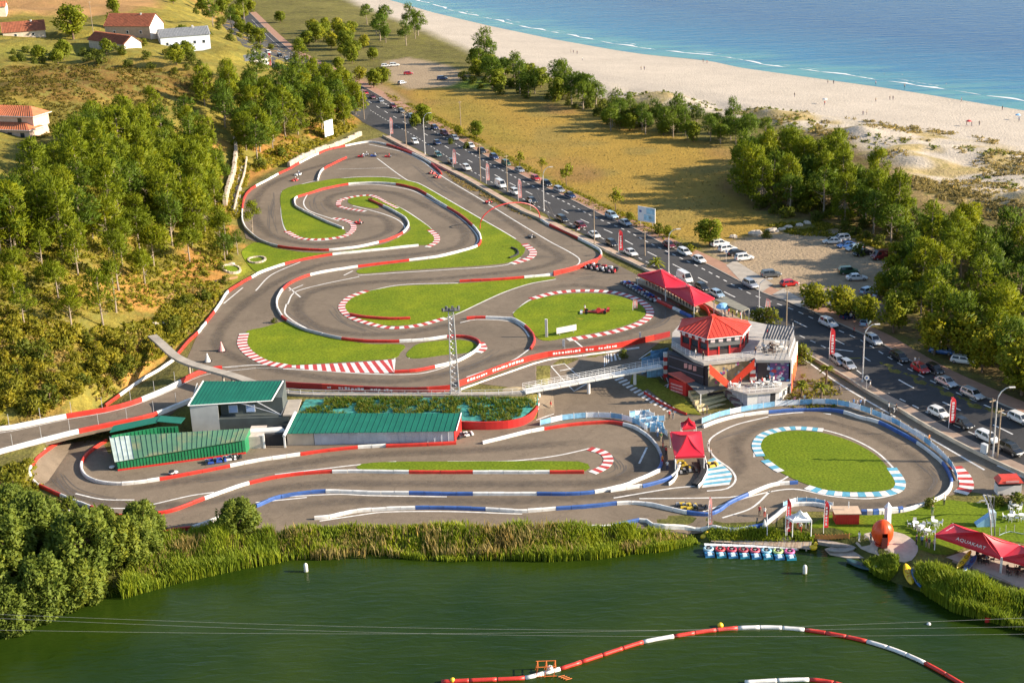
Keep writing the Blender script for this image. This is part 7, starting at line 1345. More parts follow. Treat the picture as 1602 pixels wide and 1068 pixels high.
tufts('dune_grass', 'pale grass tufts scattered over the dunes', [(1180,168),(1330,185),(1480,205),(1602,228),(1720,260),(1720,380),(1602,345),(1490,305),(1400,255),(1300,215),(1180,190)], 1800, .6, L_DRY, 36, 9, .54, 14); tufts('dune_grass', 'band of straw grass behind the dunes', [(1400,262),(1470,285),(1602,318),(1720,345),(1720,400),(1602,362),(1500,328),(1430,296)], 1900, .5, L_DRY, 37, 8, .42, 9); tufts('dune_scrub', 'dark green tufts on the dune crests', [(960,135),(1100,150),(1300,185),(1500,215),(1700,260),(1700,330),(1500,280),(1300,225),(1100,180),(960,165)], 420, .7, L_SHRUB, 38, 12, .55, 12)
tufts('field_stubble', 'thin dry stubble over the hay field', [(640,140),(760,150),(960,192),(1150,236),(1150,330),(1230,355),(1160,378),(1050,370),(880,290),(720,205)], 3000, .26, L_DRY, 39, 6, .3, 9); tufts('verge_grass', 'tufty green verge between the pavement and the hay field', [(600,145),(640,160),(720,200),(800,246),(900,298),(1000,345),(1095,388),(1080,398),(990,354),(890,308),(790,254),(700,207),(620,168)], 2200, .42, L_SCRUB, 40, 9, .35, 6)
tufts('car_park_weeds', 'weeds along the far margin of the car park', [(1190,350),(1290,348),(1400,390),(1430,420),(1400,405),(1330,372),(1240,368)], 900, .5, L_SCRUB, 41, 9, .35); tufts('lake_margin_weeds', 'weeds along the hill side of the bridge', [(-60,735),(20,728),(60,735),(60,765),(20,800),(-60,800)], 700, .6, L_SCRUB, 42, 10, .3)
tufts('roadside_weeds', 'dry weeds on the narrow strip between the circuit and the roadside wall', [(693,268),(725,284),(778,314),(840,348),(832,344),(770,316),(715,288)], 500, .3, L_DRY, 43, 8, .3); tufts('palm_bed_grass', 'yellow grass around the palms right of the club house', [(1230,625),(1262,575),(1300,595),(1325,630),(1300,640),(1235,638)], 500, .3, L_SCRUB, 44, 8, .3)
# ------------------------------------------------------------ vehicles
PAINT = {}
def paint(n, c, metal=.3):
 m = mat('car_paint_'+n, c, .3, .03, 1, metal=metal); m.node_tree.nodes['Principled BSDF'].inputs['Coat Weight'].default_value = .6; PAINT[n] = m
for n, c, k in (('white', (.62, .62, .61), 0), ('silver', (.42, .44, .47), .5), ('grey', (.14, .15, .16), .4), ('black', (.014, .015, .018), .2), ('red', (.42, .015, .018), .1), ('maroon', (.14, .012, .018), .2), ('navy', (.015, .03, .10), .2), ('blue', (.04, .12, .34), .2), ('pale blue', (.33, .45, .55), .3), ('teal', (.02, .09, .09), .2), ('green', (.02, .07, .035), .2)): paint(n, c, k)
CGLASS = mat('car_glass', (.012, .016, .02), .05, .02, 1); TYRE = mat('tyre', (.016, .016, .017), .8, .1, 4); RIM = mat('rim', (.4, .4, .42), .35, .05, 4, metal=.7); LENS = mat('headlight', (.75, .78, .8), .1, .02, 1); TAIL = mat('tail_light', (.45, .01, .01), .2, .05, 1); TRIMB = mat('bumper_black', (.02, .02, .022), .6, .1, 2); PLATE = mat('number_plate', (.7, .7, .68), .5, .02, 1)
# length, width, height, bonnet end, roof start, roof end, tail top, belt height, tail height
KINDS = {'hatchback': (4.1, 1.76, 1.48, 1.05, .45, -1.55, -1.95, .93, .98), 'suv': (4.5, 1.84, 1.68, 1.15, .5, -1.85, -2.15, 1.06, 1.08), 'sedan': (4.6, 1.8, 1.45, 1.15, .35, -1.15, -1.75, .92, .98), 'estate car': (4.65, 1.8, 1.5, 1.2, .5, -1.95, -2.22, .93, .98), 'minivan': (4.6, 1.85, 1.82, 1.45, .75, -2.0, -2.22, 1.1, 1.12), 'van': (5.1, 1.98, 2.2, 1.95, 1.3, -2.45, -2.52, 1.2, 1.3)}
def car_proto(kind):
 L, Wd, Ht, xb, xr0, xr1, xt, zb, zt = KINDS[kind]; h = L/2; w = Wd/2; root = thing(kind.replace(' ', '_') if kind != 'estate car' else 'estate_car', 'car', 'car', (0, 0, -600))
 st = [(-h, .42, .72, w*.80), (-h+.08, .30, zt-.12, w*.93), (-h+.35, .24, zt, w*.98), (xr1+.5, .22, zb+.02, w), (0, .2, zb, w), (xb-.1, .22, zb-.02, w), (h-.45, .22, zb-.16, w*.97), (h-.1, .28, zb-.30, w*.88), (h, .40, .60, w*.72)]
 mb = MB(); vs = []
 for x, z0, z1, ww in st: m = (z0+z1)/2; vs += [(x, -ww*.9, z0), (x, -ww, z0+.15), (x, -ww, m), (x, -ww*.93, z1-.06), (x, -ww*.80, z1), (x, ww*.80, z1), (x, ww*.93, z1-.06), (x, ww, m), (x, ww, z0+.15), (x, ww*.9, z0)]
 n = 10; k = len(st); mb.add(vs, [(i*n+j, i*n+(j+1) % n, (i+1)*n+(j+1) % n, (i+1)*n+j) for i in range(k-1) for j in range(n)]+[tuple(range(n))[::-1], tuple((k-1)*n+j for j in range(n))])
 # cabin
 c = [(xb, zb-.03, w*.86), (xr0, Ht-.03, w*.68), ((xr0+xr1)/2, Ht, w*.70), (xr1, Ht-.04, w*.68), (xt, zt-.02, w*.84)]; vs = []
 for x, z, ww in c: vs += [(x, -ww, z), (x, ww, z)]
 b0 = [(xb, -w*.9, zb-.06), (xb, w*.9, zb-.06), (xt, -w*.9, zt-.08), (xt, w*.9, zt-.08)]
 mb.add(vs+b0, [(0, 2, 3, 1), (2, 4, 5, 3), (4, 6, 7, 5), (6, 8, 9, 7), (10, 12, 8, 6, 4, 2, 0), (1, 3, 5, 7, 9, 13, 11), (0, 1, 11, 10), (8, 12, 13, 9)])
 o = mb.build('body', PAINT['white'], root, local=True); bm = bmesh.new(); bm.from_mesh(o.data); bmesh.ops.recalc_face_normals(bm, faces=bm.faces); bm.to_mesh(o.data); bm.free()
 o.material_slots[0].link = 'OBJECT'; o.material_slots[0].material = PAINT['white']
 def quad(nm, a, b, c_, d, off, m=CGLASS):
  a, b, c_, d = map(Vector, (a, b, c_, d)); q = (a+b+c_+d)/4; a, b, c_, d = [q+(p-q)*.9+Vector(off)*.02 for p in (a, b, c_, d)]; e = Vector(off)*.012; mb = MB(); mb.prism([a-e, b-e, c_-e, d-e], [a+e, b+e, c_+e, d+e]); return mb.build(nm, m, root, local=True)
 quad('windscreen', (xb, -w*.86, zb-.03), (xb, w*.86, zb-.03), (xr0, w*.68, Ht-.03), (xr0, -w*.68, Ht-.03), (.5, 0, .8)); quad('rear_window', (xt, w*.84, zt), (xt, -w*.84, zt), (xr1, -w*.68, Ht-.04), (xr1, w*.68, Ht-.04), (-.9, 0, .4))
 for s in (-1, 1):
  xm = (xr0+xr1)/2+.1; 
  quad('side_window', (xb-.25, s*w*.88, zb), (xm+.06, s*w*.9, zb), (xm+.06, s*w*.71, Ht-.08), (xr0-.08, s*w*.70, Ht-.1), (0, s, .5)) if kind != 'van' else quad('side_window', (xb-.2, s*w*.88, zb), (xr0-.75, s*w*.9, zb), (xr0-.75, s*w*.71, Ht-.3), (xr0-.1, s*w*.70, Ht-.3), (0, s, .5))
  if kind != 'van': quad('side_window', (xm-.06, s*w*.9, zb), (xt+.25, s*w*.88, zt), (xr1+.05, s*w*.70, Ht-.12), (xm-.06, s*w*.71, Ht-.08), (0, s, .5))
  mb = MB(); mb.box((h-.17, s*w*.66, zb-.46), (.22, .36, .15), -s*.3); mb.build('headlight', LENS, root, local=True); mb = MB(); mb.box((-h+.05, s*w*.74, zt-.36), (.12, .26, .24), s*.2); mb.build('tail_light', TAIL, root, local=True)
  mb = MB(); mb.box((xb-.35, s*(w+.06), zb+.02), (.14, .2, .13)); mb.build('mirror', TRIMB, root, local=True)
  for x in (h-.85, -h+.8):
   mb = MB(); prof = [(.20, 0), (.33, .02), (.33, .2), (.22, .22)]; nn = 12; vs = [(x+r*math.cos(2*math.pi*i/nn), s*(w-.21+y), .33+r*math.sin(2*math.pi*i/nn)) for r, y in prof for i in range(nn)]; mb.add(vs, [(i*nn+j, i*nn+(j+1) % nn, (i+1)*nn+(j+1) % nn, (i+1)*nn+j) for i in range(3) for j in range(nn)]); wh = mb.build('wheel', TYRE, root, local=True)
   mb = MB(); mb.tube([(x, s*(w-.02), .33), (x, s*(w+.02), .33)], .21, 10); mb.build('rim', RIM, wh, local=True)
 mb = MB(); mb.box((h-.03, 0, .28), (.1, w*1.3, .2)); mb.build('front_bumper', TRIMB, root, local=True); mb = MB(); mb.box((h+.03, 0, .46), (.03, .5, .12)); mb.build('number_plate', PLATE, root, local=True)
 return root
CARP = {k: car_proto(k) for k in KINDS}
index_kids()
def place_car(kind, col, u, v, head, label, group, sc=1.0):
 p = G(u, v, .05); c = put(CARP[kind], p, head, label, group, sc); c['category'] = 'van' if 'van' in kind else 'car'
 for ch in c.children:
  if ch.name.startswith('body'): ch.material_slots[0].material = PAINT[col]
 return c
def road_dir(u, v):
 p = G(u, v); i = min(range(1, len(KERB)-1), key=lambda k: (KERB[k]-Vector((p.x, p.y, 0))).length); d = KERB[i+1]-KERB[i-1]; return math.atan2(d.y, d.x)
def row(cars, where, group):
 seen = {}
 for i, (kind, col, u, v, flip, note) in enumerate(cars):
  a = road_dir(u, v)+(math.pi if flip else 0); nm = f'{col} {kind}'
  prv = f'{cars[i-1][1]} {cars[i-1][0]}' if i else None; nxt = f'{cars[i+1][1]} {cars[i+1][0]}' if i+1 < len(cars) else None
  rel = note or (f'between {AN(prv)} and {AN(nxt)}' if prv and nxt else ('at the far end of the row' if nxt else 'at the near end of the row')); place_car(kind, col, u, v, a, f'{nm} {where}, {rel}', group)
AN = lambda s: ('an ' if s[0] in 'aeiou' else 'a ')+s
row([('hatchback', 'black', 556, 135, 0, None), ('hatchback', 'red', 572, 148, 0, None), ('sedan', 'maroon', 583, 154, 0, 'next to the bright red one at the far end'), ('hatchback', 'silver', 596, 160, 0, None), ('suv', 'maroon', 615, 169, 0, None), ('hatchback', 'grey', 628, 176, 0, None), ('sedan', 'pale blue', 643, 184, 0, None), ('suv', 'black', 664, 192, 0, None), ('hatchback', 'navy', 680, 202, 0, None), ('suv', 'maroon', 695, 211, 0, 'second maroon one, below the two black roofs'), ('hatchback', 'silver', 712, 219, 0, None), ('hatchback', 'white', 737, 231, 0, None), ('estate car', 'black', 754, 239, 0, None), ('suv', 'navy', 773, 249, 0, None), ('suv', 'green', 792, 259, 0, None), ('sedan', 'silver', 813, 269, 0, 'just before a pavement tree'), ('hatchback', 'red', 838, 282, 0, 'beside the lamp past the red arch'), ('suv', 'black', 855, 291, 0, None), ('estate car', 'silver', 875, 300, 0, None), ('sedan', 'navy', 892, 309, 0, None), ('suv', 'pale blue', 957, 341, 0, 'first of the pair left of the billboard'), ('sedan', 'silver', 978, 352, 0, 'right below the billboard'), ('hatchback', 'maroon', 1047, 387, 0, 'beside the lamp behind the marquee'), ('estate car', 'white', 1071, 398, 0, None), ('hatchback', 'white', 1094, 410, 0, 'last before the car park entrance')], 'on the seaside kerb', 'cars parked along the seaside pavement')
row([('suv', 'silver', 1174, 449, 0, 'just past the car park entrance'), ('suv', 'white', 1296, 510, 0, 'near the pedestrians at the pavement'), ('suv', 'silver', 1366, 537, 0, 'in tree shade by the curved lamp'), ('estate car', 'black', 1407, 563, 0, None), ('hatchback', 'red', 1440, 581, 0, 'with people beside it'), ('sedan', 'silver', 1480, 602, 0, None), ('estate car', 'silver', 1521, 621, 0, None), ('estate car', 'white', 1596, 660, 0, 'cut by the right edge')], 'opposite the green oval', 'cars parked opposite the green oval')
row([('suv', 'white', 649, 225, 0, None), ('hatchback', 'teal', 685, 245, 0, None), ('hatchback', 'black', 707, 256, 0, None), ('suv', 'white', 730, 266, 0, None), ('van', 'white', 783, 293, 0, None), ('suv', 'white', 806, 304, 0, None), ('sedan', 'black', 832, 317, 0, 'right under the red arch'), ('estate car', 'black', 880, 346, 0, None), ('hatchback', 'maroon', 908, 356, 0, None), ('sedan', 'white', 930, 371, 0, None), ('hatchback', 'black', 957, 384, 0, None), ('sedan', 'white', 987, 399, 0, 'just before the bushy palm'), ('van', 'white', 1071, 440, 0, 'half hidden behind the nearer marquee'), ('hatchback', 'black', 1098, 453, 0, 'seen behind the nearer marquee'), ('hatchback', 'pale blue', 1122, 464, 0, 'just behind the flat grey canopy')], 'on the circuit kerb', 'cars parked on the circuit side')
row([('hatchback', 'silver', 1311, 568, 0, 'left one of the pair by the bend'), ('hatchback', 'silver', 1326, 575, 0, 'right one of the pair by the bend'), ('hatchback', 'white', 1468, 650, 0, None), ('estate car', 'black', 1504, 666, 0, None), ('estate car', 'white', 1545, 689, 0, None), ('suv', 'black', 1581, 708, 0, None)], 'by the roadside wall', 'cars parked by the roadside wall')
for k, c, u, v, lab in (('sedan', 'navy', 684, 226, 'dark blue sedan driving down the road past the maroon cars'), ('sedan', 'silver', 449, 94, 'silver sedan on the far end of the road above the pines'), ('suv', 'black', 438, 90, 'black suv ahead of the silver sedan on the far road'), ('hatchback', 'white', 420, 84, 'white hatchback on the far road near the far red flag'), ('sedan', 'black', 404, 76, 'black sedan on the far road in shade'), ('hatchback', 'black', 1462, 702-120, 'black hatchback squeezed behind the red one with people beside it')):
 place_car(k, c, u, v, road_dir(u, v), lab, 'cars driving on the road')
for k, c, u, v, a, lab in (('suv', 'white', 1126, 385, .35, 'white suv in the car park, first of the four beside the rounded tree'), ('suv', 'white', 1138, 393, .35, 'white suv in the car park, second of the four beside the rounded tree'), ('sedan', 'black', 1152, 399, .3, 'black sedan in the car park between two white suvs'), ('suv', 'white', 1164, 407, .3, 'white suv in the car park, nearest of the four beside the rounded tree'), ('suv', 'grey', 1206, 433, .15, 'dark grey suv alone in the middle of the car park'), ('hatchback', 'red', 1235, 447, .3, 'bright red hatchback in the car park'), ('minivan', 'white', 1298, 478, .25, 'white minivan under the bright tree at the car park edge'),
 ('sedan', 'white', 1302, 381, 3.0, 'white sedan at the left end of the back row of the car park'), ('suv', 'white', 1315, 377, 3.3, 'white suv second in the back row of the car park'), ('sedan', 'blue', 1324, 387, 3.4, 'blue sedan in the back row of the car park'), ('hatchback', 'pale blue', 1336, 392, 3.4, 'pale blue hatchback in the back row of the car park'), ('sedan', 'black', 1349, 399, 3.5, 'black sedan in the back row of the car park'), ('van', 'maroon', 1380, 405, 3.4, 'large maroon van at the right end of the back row of the car park'), ('suv', 'green', 1327, 428, .1, 'dark green suv in the shade in the middle of the car park'), ('sedan', 'white', 1340, 438, .0, 'white sedan in front of the dark green suv in the car park'),
 ('minivan', 'silver', 1427, 424, 3.3, 'silver minivan behind the umbrella shaped pine'), ('sedan', 'white', 1425, 446, 1.2, 'white sedan deep in the shaded corner of the car park'), ('hatchback', 'pale blue', 1358, 459, .6, 'pale blue hatchback between the small trees of the car park'), ('hatchback', 'silver', 1378, 465, .6, 'silver hatchback half hidden by yellow leaves in the car park'), ('hatchback', 'navy', 1329, 498, .4, 'navy hatchback under the trees beside the two pedestrians'), ('hatchback', 'pale blue', 1354, 508, 1.1, 'pale blue hatchback facing the pavement by the curved lamp'),
 ('estate car', 'blue', 1473, 553, -.5, 'blue estate car parked among the trees behind the pavement'), ('estate car', 'white', 1507, 568, -.5, 'white estate car parked among the trees next to a slim trunk'), ('hatchback', 'white', 603, 105, .2, 'white hatchback on the left in the far car park'), ('suv', 'white', 617, 104, .2, 'white suv beside the other white car in the far car park'), ('hatchback', 'red', 639, 117, .1, 'red hatchback alone in the far car park'), ('suv', 'navy', 692, 125, .1, 'dark blue suv at the right of the far car park'), ('hatchback', 'silver', 629, 132, .9, 'silver hatchback at the near edge of the far car park')):
 place_car(k, c, u, v, a, lab, 'cars standing in the car parks')
for p in CARP.values():
 for c in list(p.children):
  for g in list(c.children): bpy.data.objects.remove(g)
  bpy.data.objects.remove(c)
 bpy.data.objects.remove(p)
# ------------------------------------------------------------ people
def skin_body(name, J, E, rad):
 me = bpy.data.meshes.new(name); me.from_pydata(J, E, []); o = bpy.data.objects.new(name, me); COL.objects.link(o); md = o.modifiers.new('s', 'SKIN'); md.use_smooth_shade = True
 for i, r in enumerate(rad): me.skin_vertices[0].data[i].radius = r if isinstance(r, tuple) else (r, r)
 me.skin_vertices[0].data[0].use_root = True; o.modifiers.new('b', 'SUBSURF').levels = 1
 dg = bpy.context.evaluated_depsgraph_get(); m2 = bpy.data.meshes.new_from_object(o.evaluated_get(dg)); bpy.data.objects.remove(o); return m2
def figure(pose):
 """joints of a standing, walking or seated adult, 1.72 m tall, facing +X"""
 st = {'stand': (0, 0, .06, .06), 'walk': (.22, -.24, -.2, .25), 'sit': None}[pose]
 if pose == 'sit': hp = .48
 else: hp = .90
 J = [(0, 0, hp), (.0, 0, hp+.22), (.0, 0, hp+.48), (.01, 0, hp+.58), (.03, 0, hp+.72)]; E = [(0, 1), (1, 2), (2, 3), (3, 4)]; rad = [(.135, .11), (.13, .10), (.15, .10), .05, (.085, .095)]
 for s in (-1, 1):
  k = len(J)
  if pose == 'sit': J += [(.05, s*.09, hp), (.42, s*.12, hp+.04), (.48, s*.12, .06), (.62, s*.13, .05)]
  else: f = st[0] if s > 0 else st[1]; J += [(0, s*.09, hp-.05), (f*.55+.03, s*.10, .48), (f-.02, s*.10, .08), (f+.15, s*.11, .045)]
  E += [(0, k), (k, k+1), (k+1, k+2), (k+2, k+3)]; rad += [.085, .06, .042, .038]; k = len(J)
  g = st[2] if (pose != 'sit' and s > 0) else (st[3] if pose != 'sit' else .3)
  if pose == 'sit': J += [(0, s*.19, hp+.47), (.06, s*.24, hp+.22), (.32, s*.18, hp+.18), (.40, s*.16, hp+.18)]
  else: J += [(0, s*.19, hp+.47), (-.02+g*.3, s*.24, hp+.20), (g*.8+.06, s*.24, hp-.04), (g+.08, s*.24, hp-.12)]
  E += [(2, k), (k, k+1), (k+1, k+2), (k+2, k+3)]; rad += [.062, .046, .036, .032]
 me = skin_body('person', J, E, rad); return me, hp
SKIN = mat('skin', (.45, .25, .17), .6, .06, 3); HAIRM = [mat('hair_'+n, c, .7, .2, 6) for n, c in (('dark', (.02, .013, .01)), ('brown', (.08, .045, .02)), ('fair', (.3, .2, .09)))]
CLO = {n: mat('cloth_'+n, c, .85, .12, 5) for n, c in (('white', (.7, .7, .68)), ('red', (.5, .03, .03)), ('navy', (.03, .04, .10)), ('black', (.02, .02, .02)), ('blue', (.10, .22, .45)), ('grey', (.25, .25, .26)), ('orange', (.6, .2, .03)), ('pink', (.6, .25, .28)), ('green', (.08, .2, .07)), ('beige', (.45, .36, .24)), ('yellow', (.6, .48, .06)))}
POSES = {}
for pn in ('stand', 'walk', 'sit'):
 me, hp = figure(pn); me.materials.clear()
 for _ in range(3): me.materials.append(SKIN)
 idx = []
 for f in me.polygons:
  c = f.center; arm = abs(c.y) > .205 and c.z < hp+.30 and c.z > hp-.3 and not (pn == 'sit' and c.x > .36 and c.z < hp+.1 and abs(c.y) < .15)
  if c.z > hp+.535: idx.append(0)
  elif pn == 'sit' and c.x > .22 and c.z > hp+.11: idx.append(0)
  elif arm and c.z < hp+.26: idx.append(0)
  elif c.z > hp+.02 and not (pn == 'sit' and c.x > .17): idx.append(1)
  elif c.z < .08: idx.append(0)
  else: idx.append(2)
 me.polygons.foreach_set('material_index', idx); me.polygons.foreach_set('use_smooth', [True]*len(idx)); POSES[pn] = (me, hp)
HAIR = {}
def person(u, v, pose, top, leg, label, rz=0.0, hair=0, group=None, base=None, sc=1.0, up=0.0, helmet=None):
 p = base if base is not None else G(u, v, up); me, hp = POSES[pose]; key = (pose, top, leg)
 o = bpy.data.objects.new('person', me); COL.objects.link(o); o.location = p; o.rotation_euler = (0, 0, rz); o.scale = (sc,)*3
 for i, m in ((1, CLO[top]), (2, CLO[leg])): o.material_slots[i].link = 'OBJECT'; o.material_slots[i].material = m
 tag(o, label, 'person', group); hk = (hp, hair, helmet)
 if hk not in HAIR:
  mb = MB(); 
  if helmet: mb.ellipsoid((.035, 0, hp+.735), (.15, .135, .15), 10, 7)
  else: mb.ellipsoid((.012, 0, hp+.765), (.105, .098, .085), 10, 6)
  HAIR[hk] = mb.mesh('hair', CLO[helmet] if helmet else HAIRM[hair], None, True)
 h = bpy.data.objects.new('helmet' if helmet else 'hair', HAIR[hk]); COL.objects.link(h); h.parent = o; return o
for a in ((1331, 501, 'stand', 'white', 'navy', 'person in a white shirt standing on the pavement by the navy hatchback', 1.5), (1337, 503, 'stand', 'black', 'navy', 'person in dark clothes standing next to the one in white by the navy hatchback', 2.0), (1336, 523, 'walk', 'red', 'black', 'person in red walking along the pavement below the pale blue hatchback', -.6), (1431, 571, 'stand', 'white', 'grey', 'person in white behind the red hatchback, left one of two', 3.6), (1437, 572, 'stand', 'grey', 'navy', 'person in grey behind the red hatchback, right one of two', 3.0), (1361, 609, 'walk', 'white', 'beige', 'person in white walking past the round road sign', -.5),
 (1335, 636, 'stand', 'blue', 'grey', 'pedestrian in blue, leftmost of the group by the oval fence', .5), (1341, 638, 'stand', 'grey', 'navy', 'pedestrian in grey, second of the group by the oval fence', 2.5), (1346, 637, 'stand', 'blue', 'black', 'pedestrian in blue with dark trousers in the group by the oval fence', 1.8), (1352, 636, 'stand', 'white', 'grey', 'pedestrian in white, rightmost of the group by the oval fence', 3.2), (1390, 643, 'stand', 'white', 'black', 'person in white beside the motorcycles on the service road', .2), (1402, 645, 'walk', 'black', 'grey', 'person in black beside the motorcycles on the service road', 2.9), (1313, 616, 'stand', 'grey', 'black', 'lone person standing at the corner of the palm bed', 1.0),
 (1243, 633, 'stand', 'pink', 'blue', 'person in pink and blue by the fence below the palms', 2.0), (1258, 630, 'stand', 'white', 'beige', 'person in white below the middle palm', 1.2), (1100, 650, 'stand', 'white', 'black', 'person in white standing in front of the tiered benches', 3.4), (1106, 648, 'stand', 'black', 'navy', 'person in black standing in front of the tiered benches', 3.0), (862, 640, 'walk', 'red', 'beige', 'person in red walking across the lower yard under the footbridge', .3), (1047, 655, 'stand', 'red', 'black', 'person in red at the fence behind the ticket booth', 4.0), (1053, 656, 'stand', 'black', 'grey', 'person in black beside the one in red at the fence', 4.6), (1453, 693, 'walk', 'orange', 'black', 'person in orange on the service road behind the oval', 2.2),
 (1037, 700, 'stand', 'navy', 'red', 'kart marshal in navy and red left of the starting tent', .2), (1042, 712, 'stand', 'red', 'black', 'person in red waiting left of the starting tent', .6), (1036, 726, 'stand', 'orange', 'red', 'person in orange at the barrier end left of the starting tent', 5.2), (1044, 735, 'stand', 'white', 'navy', 'person in white near the white rail of the starting tent', 1.2), (1034, 690, 'stand', 'green', 'beige', 'person in green in the queue by the blue fences', 1.0), (1029, 683, 'stand', 'white', 'blue', 'person in white in the queue by the blue fences', 2.0), (1108, 706, 'stand', 'black', 'grey', 'person in black right of the starting tent', 3.0), (1112, 716, 'stand', 'grey', 'black', 'person in grey right of the starting tent', 2.6),
 (1188, 806, 'stand', 'red', 'black', 'person in red at the top of the landing steps', 1.0), (1196, 808, 'stand', 'white', 'red', 'person in white beside the landing steps', 4.0), (1238, 826, 'stand', 'yellow', 'red', 'person in a yellow life vest under the gazebo', 4.0), (1248, 826, 'stand', 'red', 'red', 'person in red under the gazebo', 4.7), (1252, 832, 'stand', 'white', 'red', 'person in white and red in front of the gazebo', 4.4), (1264, 828, 'stand', 'green', 'black', 'person in green at the right leg of the gazebo', 3.9), (1236, 838, 'stand', 'black', 'black', 'person in black by the foot of the left red flag', 2.0), (1477, 790, 'stand', 'white', 'black', 'person in white and black by the end of the oval barrier', 2.0), (1458, 806, 'stand', 'green', 'grey', 'person in green standing on the turf behind the white tables', 1.0), (1344, 847, 'stand', 'white', 'white', 'person all in white at the pond edge left of the ball kiosk', .5), (1362, 848, 'stand', 'grey', 'black', 'person in grey close to the ball kiosk', .5)):
 person(a[0], a[1], a[2], a[3], a[4], a[5], a[6], random.randrange(3))
for i, (u, v, t, l) in enumerate(((1433, 852, 'navy', 'black'), (1442, 853, 'blue', 'black'), (1449, 855, 'red', 'grey'), (1453, 857, 'navy', 'beige'), (1461, 858, 'beige', 'black'))): person(u, v, 'stand', t, l, ['dark blue clad person at the left end of the group on the turf', 'person in a light blue shirt in the group on the turf', 'person in a red top in the group on the turf', 'person in navy with beige trousers in the group on the turf', 'person in beige at the right end of the group on the turf'][i], i*1.3, i % 3)
# beach goers, a few pixels each
BEACH = [(893,83,'red'),(897,84,'navy'),(903,85,'black'),(911,95,'white'),(1003,110,'red'),(1008,110,'navy'),(1100,98,'black'),(1106,100,'red'),(1295,131,'navy'),(1304,132,'black'),(1370,133,'pink'),(1411,123,'black'),(1415,138,'red'),(1480,137,'grey'),(1392,157,'black'),(1397,157,'navy'),(1370,160,'red'),(1504,160,'pink'),(1568,173,'black'),(1594,190,'blue'),(1512,198,'red'),(1520,198,'navy'),(1532,197,'black'),(1350,181,'navy'),(1356,180,'blue'),(1243,152,'black'),(1290,165,'red'),(1383,121,'black')]
for i, (u, v, c) in enumerate(BEACH): person(u, v, 'walk' if i % 3 else 'stand', c if i % 4 else 'beige', 'navy', 'tiny distant person on the pale beach', i*.9, i % 3, 'people on the beach')
# ------------------------------------------------------------ karts, racing car, motorcycles
KC = {n: mat('kart_'+n, c, .4, .06, 2) for n, c in (('red', (.5, .03, .03)), ('blue', (.03, .08, .35)), ('yellow', (.6, .42, .04)), ('white', (.7, .7, .7)), ('black', (.03, .03, .032)))}
def kart_proto():
 root = thing('racing_kart', 'kart', 'kart', (0, 0, -700)); mb = MB()
 mb.box((0, 0, .09), (1.5, .62, .05)); mb.tube([(.75, -.3, .12), (.9, 0, .12), (.75, .3, .12)], .03, 5); mb.tube([(-.8, -.5, .16), (-.8, .5, .16)], .03, 5); mb.build('chassis', KC['black'], root, local=True)
 for s in (-1, 1): mb = MB(); mb.box((.0, s*.52, .1), (.85, .28, .24), 0, top=.8); o = mb.build('side_pod', KC['red'], root, local=True); o.material_slots[0].link = 'OBJECT'; o.material_slots[0].material = KC['red']
 mb = MB(); mb.box((.85, 0, .08), (.32, 1.05, .28), 0, top=.7); o = mb.build('nose_cone', KC['red'], root, local=True); o.material_slots[0].link = 'OBJECT'; o.material_slots[0].material = KC['red']
 mb = MB(); mb.prism([(-.3, -.2, .12), (.12, -.17, .12), (.12, .17, .12), (-.3, .2, .12)], [(-.48, -.22, .55), (-.1, -.2, .22), (-.1, .2, .22), (-.48, .22, .55)]); mb.build('seat', KC['black'], root, local=True); mb = MB(); mb.box((-.55, .3, .14), (.4, .3, .32)); mb.build('engine', MATS['steel'], root, local=True)
 mb = MB(); n = 12; pts = [(.38+.04*math.cos(t*6.283/n), .15*math.sin(t*6.283/n), .5+.14*math.cos(t*6.283/n)) for t in range(n+1)]; mb.tube(pts, .02, 4); mb.tube([(.38, 0, .5), (.62, 0, .16)], .02, 4); mb.build('steering_wheel', KC['black'], root, local=True)
 for x, y, r in ((.58, .5, .13), (.58, -.5, .13), (-.62, .55, .15), (-.62, -.55, .15)): mb = MB(); mb.tube([(x, y-.09, r), (x, y+.09, r)], r, 10); mb.build('wheel', TYRE, root, local=True)
 return root
KP = kart_proto(); index_kids()
def kart(u, v, rz, col, label, driver=None, group='karts', base=None):
 p = base if base is not None else G(u, v, .06); c = put(KP, p, rz, label, group, 1.25)
 for ch in c.children:
  if ch.name.startswith(('side_pod', 'nose_cone')): ch.material_slots[0].material = KC[col]
 if driver: top, helm, dl = driver; person(0, 0, 'sit', top, 'black', dl, rz, 0, 'kart drivers', p+Vector((-.22*math.cos(rz), -.22*math.sin(rz), -.16)), 1.0, helmet=helm)
D = lambda t, h, s: (t, h, 'kart driver in '+t+' with '+h+' helmet, '+s)
for a in ((566,246,2.9,'red','red kart queued on the top bend, first on the left',D('red','black','first on the left of the queue')),(573,243,2.9,'white','white kart queued on the top bend, second from the left',D('grey','white','second from the left of the queue')),(586,245,2.9,'blue','blue kart queued on the top bend, third from the left',D('white','blue','in the middle of the queue')),(608,246,2.9,'red','red kart queued on the top bend, last on the right',D('red','red','last on the right of the queue')),
 (462,283,-2.2,'red','red kart going down the far west curve, nearer one of two',D('red','white','on the far west curve, nearer one')),(467,274,-2.2,'white','white kart going down the far west curve, farther one of two',D('blue','white','on the far west curve, farther one')),(676,272,-.9,'red','red kart at the start of the long straight, farther of two',D('pink','red','on the straight, farther one')),(684,278,-.9,'red','red kart at the start of the long straight, nearer of two',D('red','black','on the straight, nearer one')),(765,318,2.1,'red','red kart under the thin red arch',D('red','red','under the arch')),(832,372,2.0,'black','black kart alone on the wide curve right of the upper lawn',D('grey','black','alone on the wide curve')),(562,350,2.7,'red','red kart inside the tight S bend',D('red','red','inside the tight S bend'))): kart(*a)
